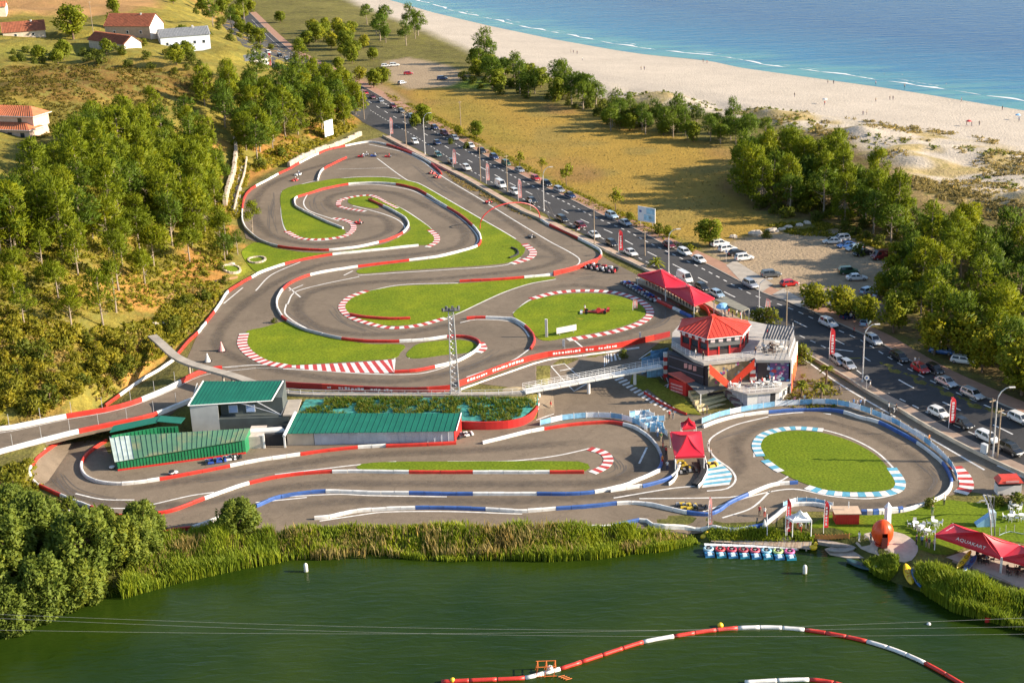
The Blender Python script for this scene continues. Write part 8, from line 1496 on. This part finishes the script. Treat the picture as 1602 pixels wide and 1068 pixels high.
for i in range(11): t = i/10; kart(978+46*t, 444+27*t, .35, ('blue', 'red', 'white', 'blue')[i % 4], ('blue', 'red', 'white', 'blue')[i % 4]+' kart parked in the row under the marquees, '+('farthest', 'second', 'third', 'fourth', 'fifth', 'sixth', 'seventh', 'eighth', 'ninth', 'tenth', 'nearest')[i]+' along it', group='karts parked in the row')
for i in range(10): t = i/9; kart(920+42*t, 419+8*t-(i % 2)*4, 1.2, ('black', 'white', 'red')[i % 3], ('black', 'white', 'red')[i % 3]+' kart parked behind the red banner wall, '+('first', 'second', 'third', 'fourth', 'fifth', 'sixth', 'seventh', 'eighth', 'ninth', 'last')[i]+' from the left', group='karts parked behind the wall')
for u, v, rz, c, l in ((1066,728,1.6,'yellow','yellow kart under the starting tent, front left'),(1073,735,1.6,'yellow','yellow kart at the mouth of the starting tent'),(1068,739,1.6,'black','black kart just outside the starting tent on the left'),(1082,736,1.6,'black','black kart beside the dark barrier of the starting tent'),(1111,729,.4,'yellow','yellow kart left on the blue and white striped runoff'),(1068,793,.1,'yellow','yellow kart parked behind the lower blue barrier, left one'),(1078,794,.1,'yellow','yellow kart parked behind the lower blue barrier, middle one'),(1095,796,.1,'black','black kart parked behind the lower blue barrier, right one'),
 (710,686,.3,'black','black kart at the gable of the long green shed, left one'),(720,683,.3,'black','black kart at the gable of the long green shed, middle one'),(729,681,.3,'white','white kart at the gable of the long green shed, right one'),(330,724,.2,'blue','blue kart by the green shed wall, left one'),(343,722,.2,'blue','blue kart by the green shed wall, right one'),(358,719,.2,'white','white kart by the green shed wall'),(367,717,.2,'black','black kart by the right end of the green shed'),(503,692,.1,'white','white covered kart in front of the long shed')): kart(u, v, rz, c, l, None, 'karts parked in the paddock')
for c in list(KP.children): bpy.data.objects.remove(c)
bpy.data.objects.remove(KP)
def racing_car():
 p = G(932, 490, .1); root = thing('racing_car', 'red open wheel racing car displayed on the oval lawn', 'racing car', p, 0); rz = math.pi-.1; root.rotation_euler = (0, 0, rz); M = KC['red']
 def part(nm, mb, m): return mb.build(nm, m, root, local=True)
 mb = MB(); st = [(2.9, .14, .22, .12), (1.6, .22, .42, .24), (.6, .36, .55, .22), (-.3, .62, .62, .15), (-1.6, .5, .75, .15), (-2.4, .24, .55, .22)]; vs = []
 for x, w, h, z in st: vs += [(x, -w, z), (x, w, z), (x, w*.8, h), (x, -w*.8, h)]
 mb.add(vs, [(4*i+k, 4*i+(k+1) % 4, 4*i+4+(k+1) % 4, 4*i+4+k) for i in range(5) for k in range(4)]+[(0, 3, 2, 1), (20, 21, 22, 23)]); part('body', mb, M)
 mb = MB(); mb.box((3.0, 0, .14), (.5, 1.9, .07)); mb.box((3.0, -.95, .1), (.5, .05, .3)); mb.box((3.0, .95, .1), (.5, .05, .3)); part('front_wing', mb, KC['white'])
 mb = MB(); mb.box((-2.6, 0, .85), (.5, 1.4, .08)); mb.box((-2.6, -.7, .4), (.6, .05, .6)); mb.box((-2.6, .7, .4), (.6, .05, .6)); part('rear_wing', mb, M)
 mb = MB(); mb.box((-.6, 0, .6), (1.1, .34, .5), 0, top=.5); part('air_box', mb, M); mb = MB(); mb.box((.3, 0, .53), (.9, .5, .06)); part('cockpit', mb, KC['black'])
 for x, y, w in ((1.9, .78, .34), (1.9, -.78, .34), (-1.9, .78, .42), (-1.9, -.78, .42)): mb = MB(); mb.tube([(x, y-w/2, .34), (x, y+w/2, .34)], .34, 12); part('wheel', mb, TYRE)
racing_car()
person(915, 488, 'stand', 'white', 'red', 'dummy in white standing beside the red racing car', .5)
def moto(u, v, rz, col, label):
 p = G(u, v); root = thing('motorcycle', label, 'motorcycle', p, rz, 'motorcycles'); P = lambda nm, mb, m: mb.build(nm, m, root, local=True)
 for x in (.68, -.68): mb = MB(); n = 12; mb.tube([(x, -.06, .3), (x, .06, .3)], .3, 12); P('wheel', mb, TYRE)
 mb = MB(); mb.box((-.05, 0, .35), (.8, .26, .4), 0, top=.8); P('engine', mb, MATS['steel']); mb = MB(); mb.box((.15, 0, .72), (.5, .28, .24), 0, top=.6); P('tank', mb, col); mb = MB(); mb.box((-.45, 0, .74), (.75, .26, .12)); P('seat', mb, TYRE); mb = MB(); mb.tube([(.68, 0, .3), (.42, 0, 1.0)], .04, 5); mb.tube([(.42, -.36, 1.02), (.42, .36, 1.02)], .025, 5); P('fork', mb, MATS['steel'])
for a in ((1393, 646, 1.2, KC['black'], 'black motorcycle on the service road, left of the pair'), (1398, 647, 1.2, KC['white'], 'white motorcycle on the service road, right of the pair'), (898, 357, .4, KC['black'], 'black motorcycle by the roadside wall near the maroon hatchback'), (905, 362, .4, KC['red'], 'red motorcycle by the roadside wall near the white sedan'), (1465, 580, 1.0, KC['black'], 'black motorcycle near the red hatchback on the pavement')): moto(*a)
def tyre_stack(u, v, n, label):
 p = G(u, v); root = thing('tyre_stack', label, 'tyres', p)
 for i in range(n): mb = MB(); mb.lathe((p.x+.05*i, p.y, p.z+.24*i), [(.22, 0), (.45, .02), (.48, .11), (.45, .21), (.22, .22)], 12); mb.build('tyre', TYRE if i % 2 == 0 else KC['white'], root)
tyre_stack(268, 742, 3, 'stack of black and white tyres in front of the green shed'); tyre_stack(274, 741, 2, 'smaller tyre stack beside the taller one by the green shed'); tyre_stack(175, 733, 2, 'pair of old tyres at the left corner of the green shed')
def cone(u, v, s, m, label, nm='marker', cat='marker'):
 p = G(u, v); root = thing(nm, label, cat, p); mb = MB(); mb.lathe(p, [(s*.55, 0), (s*.5, s*.1), (s*.18, s*1.1), (s*.08, s*1.5)], 10); mb.build('body', m, root); mb = MB(); mb.box(p, (s*1.3, s*1.3, s*.08)); mb.build('base', TYRE, root)
cone(347, 549, 1.3, PINKW, 'pink padded marker standing on the track beside the lower lawn'); cone(325, 566, 1.2, WHITE, 'white padded marker beside the curved concrete path'); cone(1196, 825, .9, WHITE, 'white bollard beside the landing steps', 'bollard', 'bollard')

# ------------------------------------------------------------ boats and pond things
BUMP = [mat('bumper_'+n, c, .4, .08, 2) for n, c in (('pale', (.35, .52, .60)), ('red', (.52, .05, .06)), ('crimson', (.5, .04, .08)), ('dark', (.35, .04, .06)), ('rose', (.5, .08, .12)), ('sky', (.25, .5, .62)), ('lime', (.42, .55, .2)), ('pink', (.6, .12, .3)))]
HULL = [mat('hull_blue', (.03, .17, .36), .35, .08, 2), mat('hull_teal', (.02, .22, .34), .35, .08, 2)]
names = ['pale grey', 'bright red', 'crimson', 'dark red', 'rose red', 'sky blue', 'lime green', 'pink']
a, b = GP(1102, 851, WATER+.3), GP(1247, 856, WATER+.3); rt = thing('mooring_float', 'long white mooring float along which the bumper boats are tied', 'pontoon', a)
for i in range(16): p, q = a.lerp(b, i/16), a.lerp(b, (i+.94)/16); mb = MB(); mb.prism([p+Vector((0, -.35, -.5)), q+Vector((0, -.35, -.5)), q+Vector((0, .35, -.5)), p+Vector((0, .35, -.5))], [p+Vector((0, -.35, 0)), q+Vector((0, -.35, 0)), q+Vector((0, .35, 0)), p+Vector((0, .35, 0))]); mb.build('float', WCAN, rt)
for i in range(8):
 t = (i+.38)/8; p = GP(1102+145*t, 864+5*t, WATER); root = thing('bumper_boat', f'bumper boat with {names[i]} tube moored at the landing, '+('first', 'second', 'third', 'fourth', 'fifth', 'sixth', 'seventh', 'eighth')[i]+' from the left', 'boat', p, 0, 'bumper boats'); P = lambda nm, mb, m, sm=False: mb.build(nm, m, root, local=True, smooth=sm)
 mb = MB(); mb.box((0, -.25, -.15), (1.42, 2.6, .5), 0, top=.92); P('hull', mb, HULL[i % 2]); mb = MB(); n = 18; mb.tube([(.60*math.cos(k*6.2832/n), .35+.62*math.sin(k*6.2832/n), .48) for k in range(n+1)], .19, 7, cap=False); P('bumper_tube', mb, BUMP[i], True)
 mb = MB(); mb.box((0, .3, .33), (.55, .5, .12)); mb.box((0, .58, .35), (.55, .12, .5)); P('seat', mb, KC['black']); mb = MB(); mb.tube([(0, -.05, .4), (0, .1, .78)], .03, 5); mb.tube([(-.2, .1, .78), (.2, .1, .78)], .03, 5); P('steering_bar', mb, KC['white'])
 mb = MB(); mb.box((-.05, -1.15, .32), (.68, .62, .35), .15, top=.8); P('motor_cover', mb, mat('motor_white', (.55, .68, .78), .4, .08, 2)); mb = MB(); mb.box((.45, -1.1, .3), (.2, .5, .15)); P('fuel_box', mb, KC['black'])
def duck(u, v, label):
 p = GP(u, v, WATER); root = thing('yellow_float', label, 'float', p); mb = MB(); mb.ellipsoid((p.x, p.y, p.z+.3), (.62, .45, .42), 12, 8); mb.build('body', mat('duck_yellow', (.75, .5, .02), .4, .04, 2), root, smooth=True); mb = MB(); mb.ellipsoid((p.x+.35, p.y, p.z+.9), (.3, .28, .3), 10, 7); mb.build('head', MATS['duck_yellow'], root, smooth=True); mb = MB(); mb.lathe((p.x+.62, p.y, p.z+.85), [(.1, 0), (.06, .08)], 6); mb.build('beak', KC['red'], root)
duck(1272, 859, 'round yellow float at the right end of the landing stage'); duck(1102, 842, 'round yellow float at the left end of the landing stage')
def bollard(u, v, label):
 p = GP(u, v, WATER); root = thing('mooring_post', label, 'post', p, 0, 'white posts in the pond'); mb = MB(); mb.lathe((p.x, p.y, p.z-1), [(.3, 0), (.3, 2.0), (.24, 2.25), (.08, 2.4)], 12); mb.build('shaft', WHITE, root, smooth=True); mb = MB(); mb.lathe((p.x, p.y, p.z-.05), [(.33, 0), (.33, .18)], 12); mb.build('weed_band', mat('weed', (.12, .14, .06), .9, .2, 3), root)
bollard(479, 894, 'white post standing alone in the water near the reeds on the left'); bollard(1259, 897, 'white post standing in the water below the landing stage')
p = GP(1453, 976, WATER); mb = MB(); mb.ellipsoid(p, (.28, .28, .28), 10, 8); solo(mb, 'small_buoy', WHITE, 'tiny white buoy on the open water near the right reeds', 'buoy', p, smooth=True)
p = GP(1127, 980, WATER); mb = MB(); mb.ellipsoid(p+Vector((0, 0, .2)), (.4, .4, .42), 10, 8); solo(mb, 'yellow_buoy', MATS['duck_yellow'], 'yellow buoy at the crest of the floating red and white boom', 'buoy', p, smooth=True)
p = GP(708, 1066, WATER); mb = MB(); mb.ellipsoid(p+Vector((0, 0, .2)), (.35, .35, .4), 10, 8); solo(mb, 'yellow_buoy', MATS['duck_yellow'], 'yellow buoy at the left end of the floating boom', 'buoy', p, smooth=True)
def boom(label, pts):
 root = thing('floating_boom', label, 'boom', GP(pts[0][1], pts[0][2], WATER), 0, 'floating booms'); P = []; cols = []; st = []
 for q in pts:
  if len(q) == 3: st.append(len(P)); cols.append(q[0]); q = q[1:]
  P.append(GP(q[0], q[1], WATER))
 path = spline(P, .7); L = path_len(path); at = []; k = 0
 for q in P: k = min(range(k, len(path)), key=lambda i: (path[i]-Vector((q.x, q.y, 0))).length_squared); at.append(L[k])
 for j, c in enumerate(cols):
  s0, s1 = at[st[j]], at[st[j+1]] if j+1 < len(st) else L[-1]; n = max(1, round((s1-s0)/3.2))
  for i in range(n):
   q = cut(path, L, s0+(s1-s0)*i/n+.04, s0+(s1-s0)*(i+1)/n-.04); mb = MB(); mb.tube([(p.x, p.y, WATER+.1) for p in q], .3, 8); mb.build('float_tube', MATS[BC[c]], root, smooth=True)
boom('long curved red and white floating boom across the bottom of the pond', [('r',690,1067),(760,1064),('w',821,1061),('w',850,1054),('r',876,1047),(940,1026),('w',1006,1005),('r',1054,996),(1105,988),('w',1154,983),(1208,982),('r',1259,986),(1310,994),('w',1356,1004),(1401,1018),('r',1447,1038),(1500,1068),(1540,1095)])
boom('short white and red floating boom at the very bottom edge', [('w',1165,1068),(1220,1065),('r',1266,1064),(1300,1068),(1340,1080)])
def frame():
 p = GP(858, 1052, WATER); root = thing('water_frame', 'orange tubular ladder frame floating on the boom', 'frame', p); O = mat('frame_orange', (.65, .16, .03), .45, .1, 2)
 for x in (-1.6, -.5, .6): mb = MB(); mb.tube([(p.x+x, p.y-.9, p.z), (p.x+x+.3, p.y-.7, p.z+1.3), (p.x+x+.3, p.y+.7, p.z+1.3), (p.x+x, p.y+.9, p.z)], .06, 6); mb.build('hoop', O, root)
 for y, z in ((-.7, 1.3), (.7, 1.3), (-.9, .1)): mb = MB(); mb.tube([(p.x-1.5, p.y+y, p.z+z), (p.x+1.0, p.y+y, p.z+z)], .05, 6); mb.build('rail', O, root)
 for i in range(4): mb = MB(); mb.tube([(p.x+1.2+i*.28, p.y-1.2-.25*i, p.z+.15), (p.x+2.0+i*.28, p.y-.9-.25*i, p.z+.15)], .05, 5); mb.build('rung', O, root)
 mb = MB(); mb.ellipsoid((p.x+.2, p.y, p.z+.75), (.4, .35, .35), 10, 7); mb.build('float_ball', WHITE, root, smooth=True)
frame()
def kayak(c, ang, ln, m, label, tilt=0.0, name='kayak', inner=None, wide=.42):
 root = thing(name, label, 'kayak' if name == 'kayak' else 'boat', c, ang); mb = MB(); n = 12; vs = []
 for i in range(n+1):
  t = i/n*2-1; w = wide*math.sqrt(max(1-abs(t)**2.2, .002)); x = ln/2*t; zz = .10*t*t*2
  for y, z in ((-w, .28+zz), (-w*.75, .04+zz), (0, zz-.02), (w*.75, .04+zz), (w, .28+zz), (0, .30+zz)): vs.append((x, y, z))
 mb.add(vs, [(6*i+k, 6*i+6+k, 6*i+6+(k+1) % 6, 6*i+(k+1) % 6) for i in range(n) for k in range(6)]); o = mb.build('hull', m, root, local=True, smooth=True); bm = bmesh.new(); bm.from_mesh(o.data); bmesh.ops.recalc_face_normals(bm, faces=bm.faces); bm.to_mesh(o.data); bm.free()
 for x in (-ln*.18, ln*.16): mb = MB(); mb.lathe((x, 0, .285), [(wide*.62, 0), (wide*.66, .06), (wide*.5, .07), (wide*.46, .015)], 12, sx=1.5); mb.build('cockpit', inner or KC['black'], root, local=True)
 root.rotation_euler = (0, -tilt, ang); return root
YK = mat('kayak_yellow', (.72, .45, .01), .35, .05, 2); BK = mat('kayak_blue', (.02, .08, .2), .35, .08, 2); DK = mat('dinghy_dark', (.02, .06, .07), .5, .15, 2)
kayak(G(1421, 902, .15), 1.5, 4.6, YK, 'yellow kayak drawn up the bank pointing at the water', .15, inner=mat('kayak_orange', (.6, .25, .01), .5, .05, 2), wide=.62); kayak(G(1433, 908, .15), 1.6, 4.2, BK, 'dark blue kayak lying beside the upright yellow one', .15); kayak(G(1508, 882, .4), .9, 5.0, YK, 'yellow kayak lying by the terrace edge above the reeds', .1); kayak(G(1517, 888, .4), .9, 4.6, BK, 'dark blue kayak next to the yellow one by the terrace edge', .1)
d = kayak(GP(1346, 886, WATER+.05), -.8, 4.6, DK, 'dark open dinghy with an outboard motor tied at the slipway', 0, 'dinghy', KC['black'], .75); mb = MB(); mb.box((2.3, 0, .3), (.35, .3, .6)); mb.box((2.35, 0, -.3), (.15, .12, .6)); mb.build('outboard_motor', KC['white'], d, local=True)
kayak(GP(1316, 862, WATER+.15), .05, 4.0, mat('punt_grey', (.30, .28, .25), .7, .15, 2), 'pale grey punt at the quay in front of the slipway', 0, 'punt', PLANK[1], .6)

# ------------------------------------------------------------ garden furniture, benches, boulders
CHW = mat('chair_white', (.76, .76, .74), .45, .04, 2)
def chair_proto(m):
 root = thing('garden_chair', 'chair', 'chair', (0, 0, -800)); mb = MB(); mb.box((0, 0, .42), (.5, .5, .05)); mb.build('seat', m, root, local=True); mb = MB(); mb.prism([(-.25, -.25, .45), (-.21, -.25, .45), (-.21, .25, .45), (-.25, .25, .45)], [(-.34, -.23, .9), (-.30, -.23, .9), (-.30, .23, .9), (-.34, .23, .9)]); mb.build('backrest', m, root, local=True)
 for x, y in ((.2, .2), (.2, -.2), (-.2, .2), (-.2, -.2)): mb = MB(); mb.tube([(x*1.15, y*1.15, 0), (x, y, .43)], .03, 5); mb.build('leg', m, root, local=True)
 return root
def table_proto(m):
 root = thing('garden_table', 'table', 'table', (0, 0, -800)); mb = MB(); mb.lathe((0, 0, .70), [(.48, 0), (.48, .05)], 16); mb.build('tabletop', m, root, local=True)
 for x, y in ((.3, .3), (.3, -.3), (-.3, .3), (-.3, -.3)): mb = MB(); mb.tube([(x*1.1, y*1.1, 0), (x*.9, y*.9, .71)], .03, 5); mb.build('leg', m, root, local=True)
 return root
CHP, TBP, CHD, TBD = chair_proto(CHW), table_proto(CHW), chair_proto(mat('chair_dark', (.06, .04, .035), .6, .1, 2)), table_proto(mat('table_dark', (.10, .06, .04), .6, .1, 2)); index_kids()
def dining(u, v, n, where, dark=False, z=None, r=.85):
 p = G(u, v, .08) if z is None else GP(u, v, z); c = 'dark' if dark else 'white'; put(TBD if dark else TBP, p, 0, f'{c} round table {where}', 'garden tables')
 for k in range(n): a = 6.283*k/n+.4+u; q = p+Vector((r*math.cos(a), r*math.sin(a), 0)); put(CHD if dark else CHP, q, a+math.pi, f'{c} chair at the table {where}', 'chairs around the table '+where)
dining(1432, 824, 4, 'on the turf left of the large red awning'); dining(1441, 830, 4, 'on the turf closest to the large red awning'); dining(1451, 836, 3, 'on the turf just behind the group of people'); dining(1462, 822, 4, 'on the turf right of the other white sets'); dining(1588, 797, 4, 'on the upper lawn at the right edge'); dining(1581, 813, 4, 'on the lower lawn at the right edge'); dining(1598, 812, 3, 'at the very right border of the lawn')
dining(1531, 877, 4, 'on the terrace by the yellow kayak', True); dining(1542, 879, 4, 'on the terrace under the awning corner', True); dining(1585, 898, 4, 'on the terrace at the lower right', True); dining(1600, 894, 4, 'on the terrace cut by the right edge', True)
for i, (u, v) in enumerate(((1195,546),(1210,545),(1222,548),(1205,553),(1216,540))): dining(u, v, 3, ('beside the pergola post', 'in the middle of the upper terrace', 'at the right rail of the upper terrace', 'at the front rail of the upper terrace', 'under the black pergola')[i], i % 2 == 1, 4.72)
for i, (u, v) in enumerate(((1150,606),(1185,604),(1200,602),(1213,603))): dining(u, v, 4, ('at the foot of the red stairs', 'in the middle of the lower terrace', 'under the mural of the lower terrace', 'at the right end of the lower terrace')[i], False, .42)
for o in (CHP, TBP, CHD, TBD):
 for c in list(o.children): bpy.data.objects.remove(c)
 bpy.data.objects.remove(o)
for i, (u, v, t, l, w) in enumerate(((1088,559,'white','black','standing at the left corner of the upper terrace'),(1100,563,'black','black','in black at the front rail of the upper terrace'),(1182,556,'black','navy','in black by the terrace step near the pergola'),(1200,527,'red','black','in red in the shade of the pergola'))): person(0, 0, 'stand', t, l, 'person '+w, i*1.1, i % 3, None, GP(u, v, 4.72))
for i, (u, v, t) in enumerate(((1182,601,'white'),(1192,603,'red'),(1204,600,'pink'),(1158,604,'red'),(1210,601,'white'))): person(0, 0, 'stand', t, 'navy', f'person in {t} on the lower terrace, '+('left of the middle table','near the mural','right of the middle table','above the red stair foot','at its right end')[i], i*1.4, i % 3, None, GP(u, v, .42))
for i, (u, v) in enumerate(((1530,878),(1537,877),(1543,881),(1589,898))): person(0, 0, 'sit', ('black','navy','grey','black')[i], 'black', 'seated person on the terrace, '+('left of the dark table by the kayak','at the dark table by the kayak','at the table under the awning corner','at the table on the lower right')[i], i*1.7, i % 3, None, G(u, v, .08))
for i in range(16): t = i/15; person(0, 0, 'stand', ('white', 'black', 'grey', 'white', 'navy')[i % 5], 'black', 'spectator standing under the eaves of the red marquees', 3.6, i % 3, 'spectators under the marquees', GP(1012+72*t, 446+38*t, .9), .95)
for i in range(7): person(1128+i*6, 491+i*1.3+(i % 2)*2, 'stand', ('white', 'blue', 'red', 'black', 'white', 'pink', 'grey')[i], 'navy', 'guest in '+('white', 'blue', 'red', 'black', 'white and navy', 'pink', 'grey')[i]+' in front of the flat grey canopy', i*1.2, i % 3)
def boulder(u, v, s, label):
 p = G(u, v); rnd = random.Random(int(u*7+v)); mb = MB(); n = 9; vs = []; m = 5
 for i in range(m+1):
  ph = math.pi*i/m-math.pi/2
  for k in range(n): r = s*rnd.uniform(.8, 1.15); vs.append((p.x+1.5*r*math.cos(ph)*math.cos(k*6.283/n), p.y+r*math.cos(ph)*math.sin(k*6.283/n), p.z+.25*s+.75*r*math.sin(ph)))
 mb.add(vs, [(i*n+k, i*n+(k+1) % n, (i+1)*n+(k+1) % n, (i+1)*n+k) for i in range(m) for k in range(n)]); solo(mb, 'boulder', mat('boulder_pale', (.55, .47, .38), .9, .2, 1, bump=.4), label, 'boulder', p, 'boulders')
for a in ((1147,372,.8,'pale boulder right behind the white cars at the field corner'),(1182,368,1.3,'largest long pale boulder between the field and the car park'),(1208,363,1.1,'pale boulder right of the largest one'),(1223,360,.7,'small pale boulder, middle of the row by the car park'),(1234,357,.8,'round pale boulder near the trees of the car park'),(1250,353,.7,'small pale boulder, second from the right of the row'),(1262,350,.8,'rightmost pale boulder by the trunk'),(243,508,.6,'white stone beside the bare path, lower one'),(257,507,.5,'white stone on the slope above the barrier'),(362,415,.7,'grey stone between the putting greens')): boulder(*a)
# garden structure at the right edge
def playframe():
 p = G(1551, 838); root = thing('climbing_frame', 'tall dark arched truss frame on the turf beside the right hand tables', 'frame', p); q = G(1548, 806)
 for dx in (0, .5):
  pts = [(p.x+dx, p.y, p.z), (p.x+dx-.3, p.y, p.z+2.6), (p.x+dx-.3, p.y+1.5, p.z+4.2), (p.x+dx-.2, p.y+4, p.z+4.6), (q.x+dx, q.y, q.z+3.0), (q.x+dx, q.y, q.z)]; mb = MB(); mb.tube(pts, .1, 6); mb.build('arch_tube', MATS['dark_rail'] if dx else MATS['steel'], root)
 for i in range(8): t = i/7; mb = MB(); mb.tube([(p.x-.25, p.y+(q.y-p.y)*t, p.z+2.2+1.6*math.sin(math.pi*t)), (p.x+.35, p.y+(q.y-p.y)*t, p.z+2.2+1.6*math.sin(math.pi*t))], .06, 5); mb.build('rung', MATS['steel'], root)
 p = G(1538, 822); root = thing('slide', 'pale blue plastic play slide beside the dark arched frame', 'slide', p); mb = MB(); mb.prism([p+Vector((-1, -.5, 0)), p+Vector((1, -.5, 0)), p+Vector((1, .5, 0)), p+Vector((-1, .5, 0))], [p+Vector((-1.2, -.5, .4)), p+Vector((.8, -.5, 1.9)), p+Vector((.8, .5, 1.9)), p+Vector((-1.2, .5, .4))]); mb.build('chute', MATS['parasol_blue'], root); mb = MB(); mb.box((p.x+1.2, p.y, p.z), (.8, 1.2, 2.3)); mb.build('tower', mat('slide_grey', (.42, .52, .6), .5, .08, 1), root)
 fence('dark rail fence at the right edge of the turf beside the awnings', [(1563,838),(1580,832),(1602,836)], h=1.3, pitch=1.2, cols=('slide_grey',), name='rail_fence', group=None, post='steel', band=.08)
playframe()
def pontoon_edge():
 P = [GP(u, v, -3.2) for u, v in [(1490,884),(1545,906),(1602,928),(1680,955)]]; root = thing('terrace_edge', 'long grey timber edge wall of the terrace above the right reeds', 'edge wall', P[0]); path = spline(P, 1.5)
 L = path_len(path); n = 14
 for i in range(n): wall_piece(cut(path, L, L[-1]*i/n+.03, L[-1]*(i+1)/n-.03), .4, .9, lambda p: -3.3, cham=.03).build('plank', PLANK[i % 3], root)
pontoon_edge()
def arch_banner():
 p = G(1562, 977); mb = MB(); mb.box((p.x, p.y, max(p.z, WATER)), (3.6, .12, .7)); solo(mb, 'red_sign', RED, 'low red sign half buried in the lower right reeds', 'sign', p)
arch_banner()
def parasol(u, v, m, label, z=None):
 p = G(u, v); root = thing('beach_parasol', label, 'parasol', p); mb = MB(); mb.lathe((p.x, p.y, p.z+1.7), [(1.0, 0), (.6, .35), (.05, .5)], 8); mb.build('canopy', m, root); mb = MB(); mb.tube([p, p+Vector((0, 0, 1.8))], .04, 5); mb.build('pole', TRIM, root)
for a in ((1290,163,WHITE,'white beach umbrella at the edge of the dunes'),(1515,198,KC['red'],'reddish beach umbrella on the sand near the right edge'),(1592,188,MATS['parasol_blue'],'blue beach umbrella at the right edge of the sand')): parasol(*a)
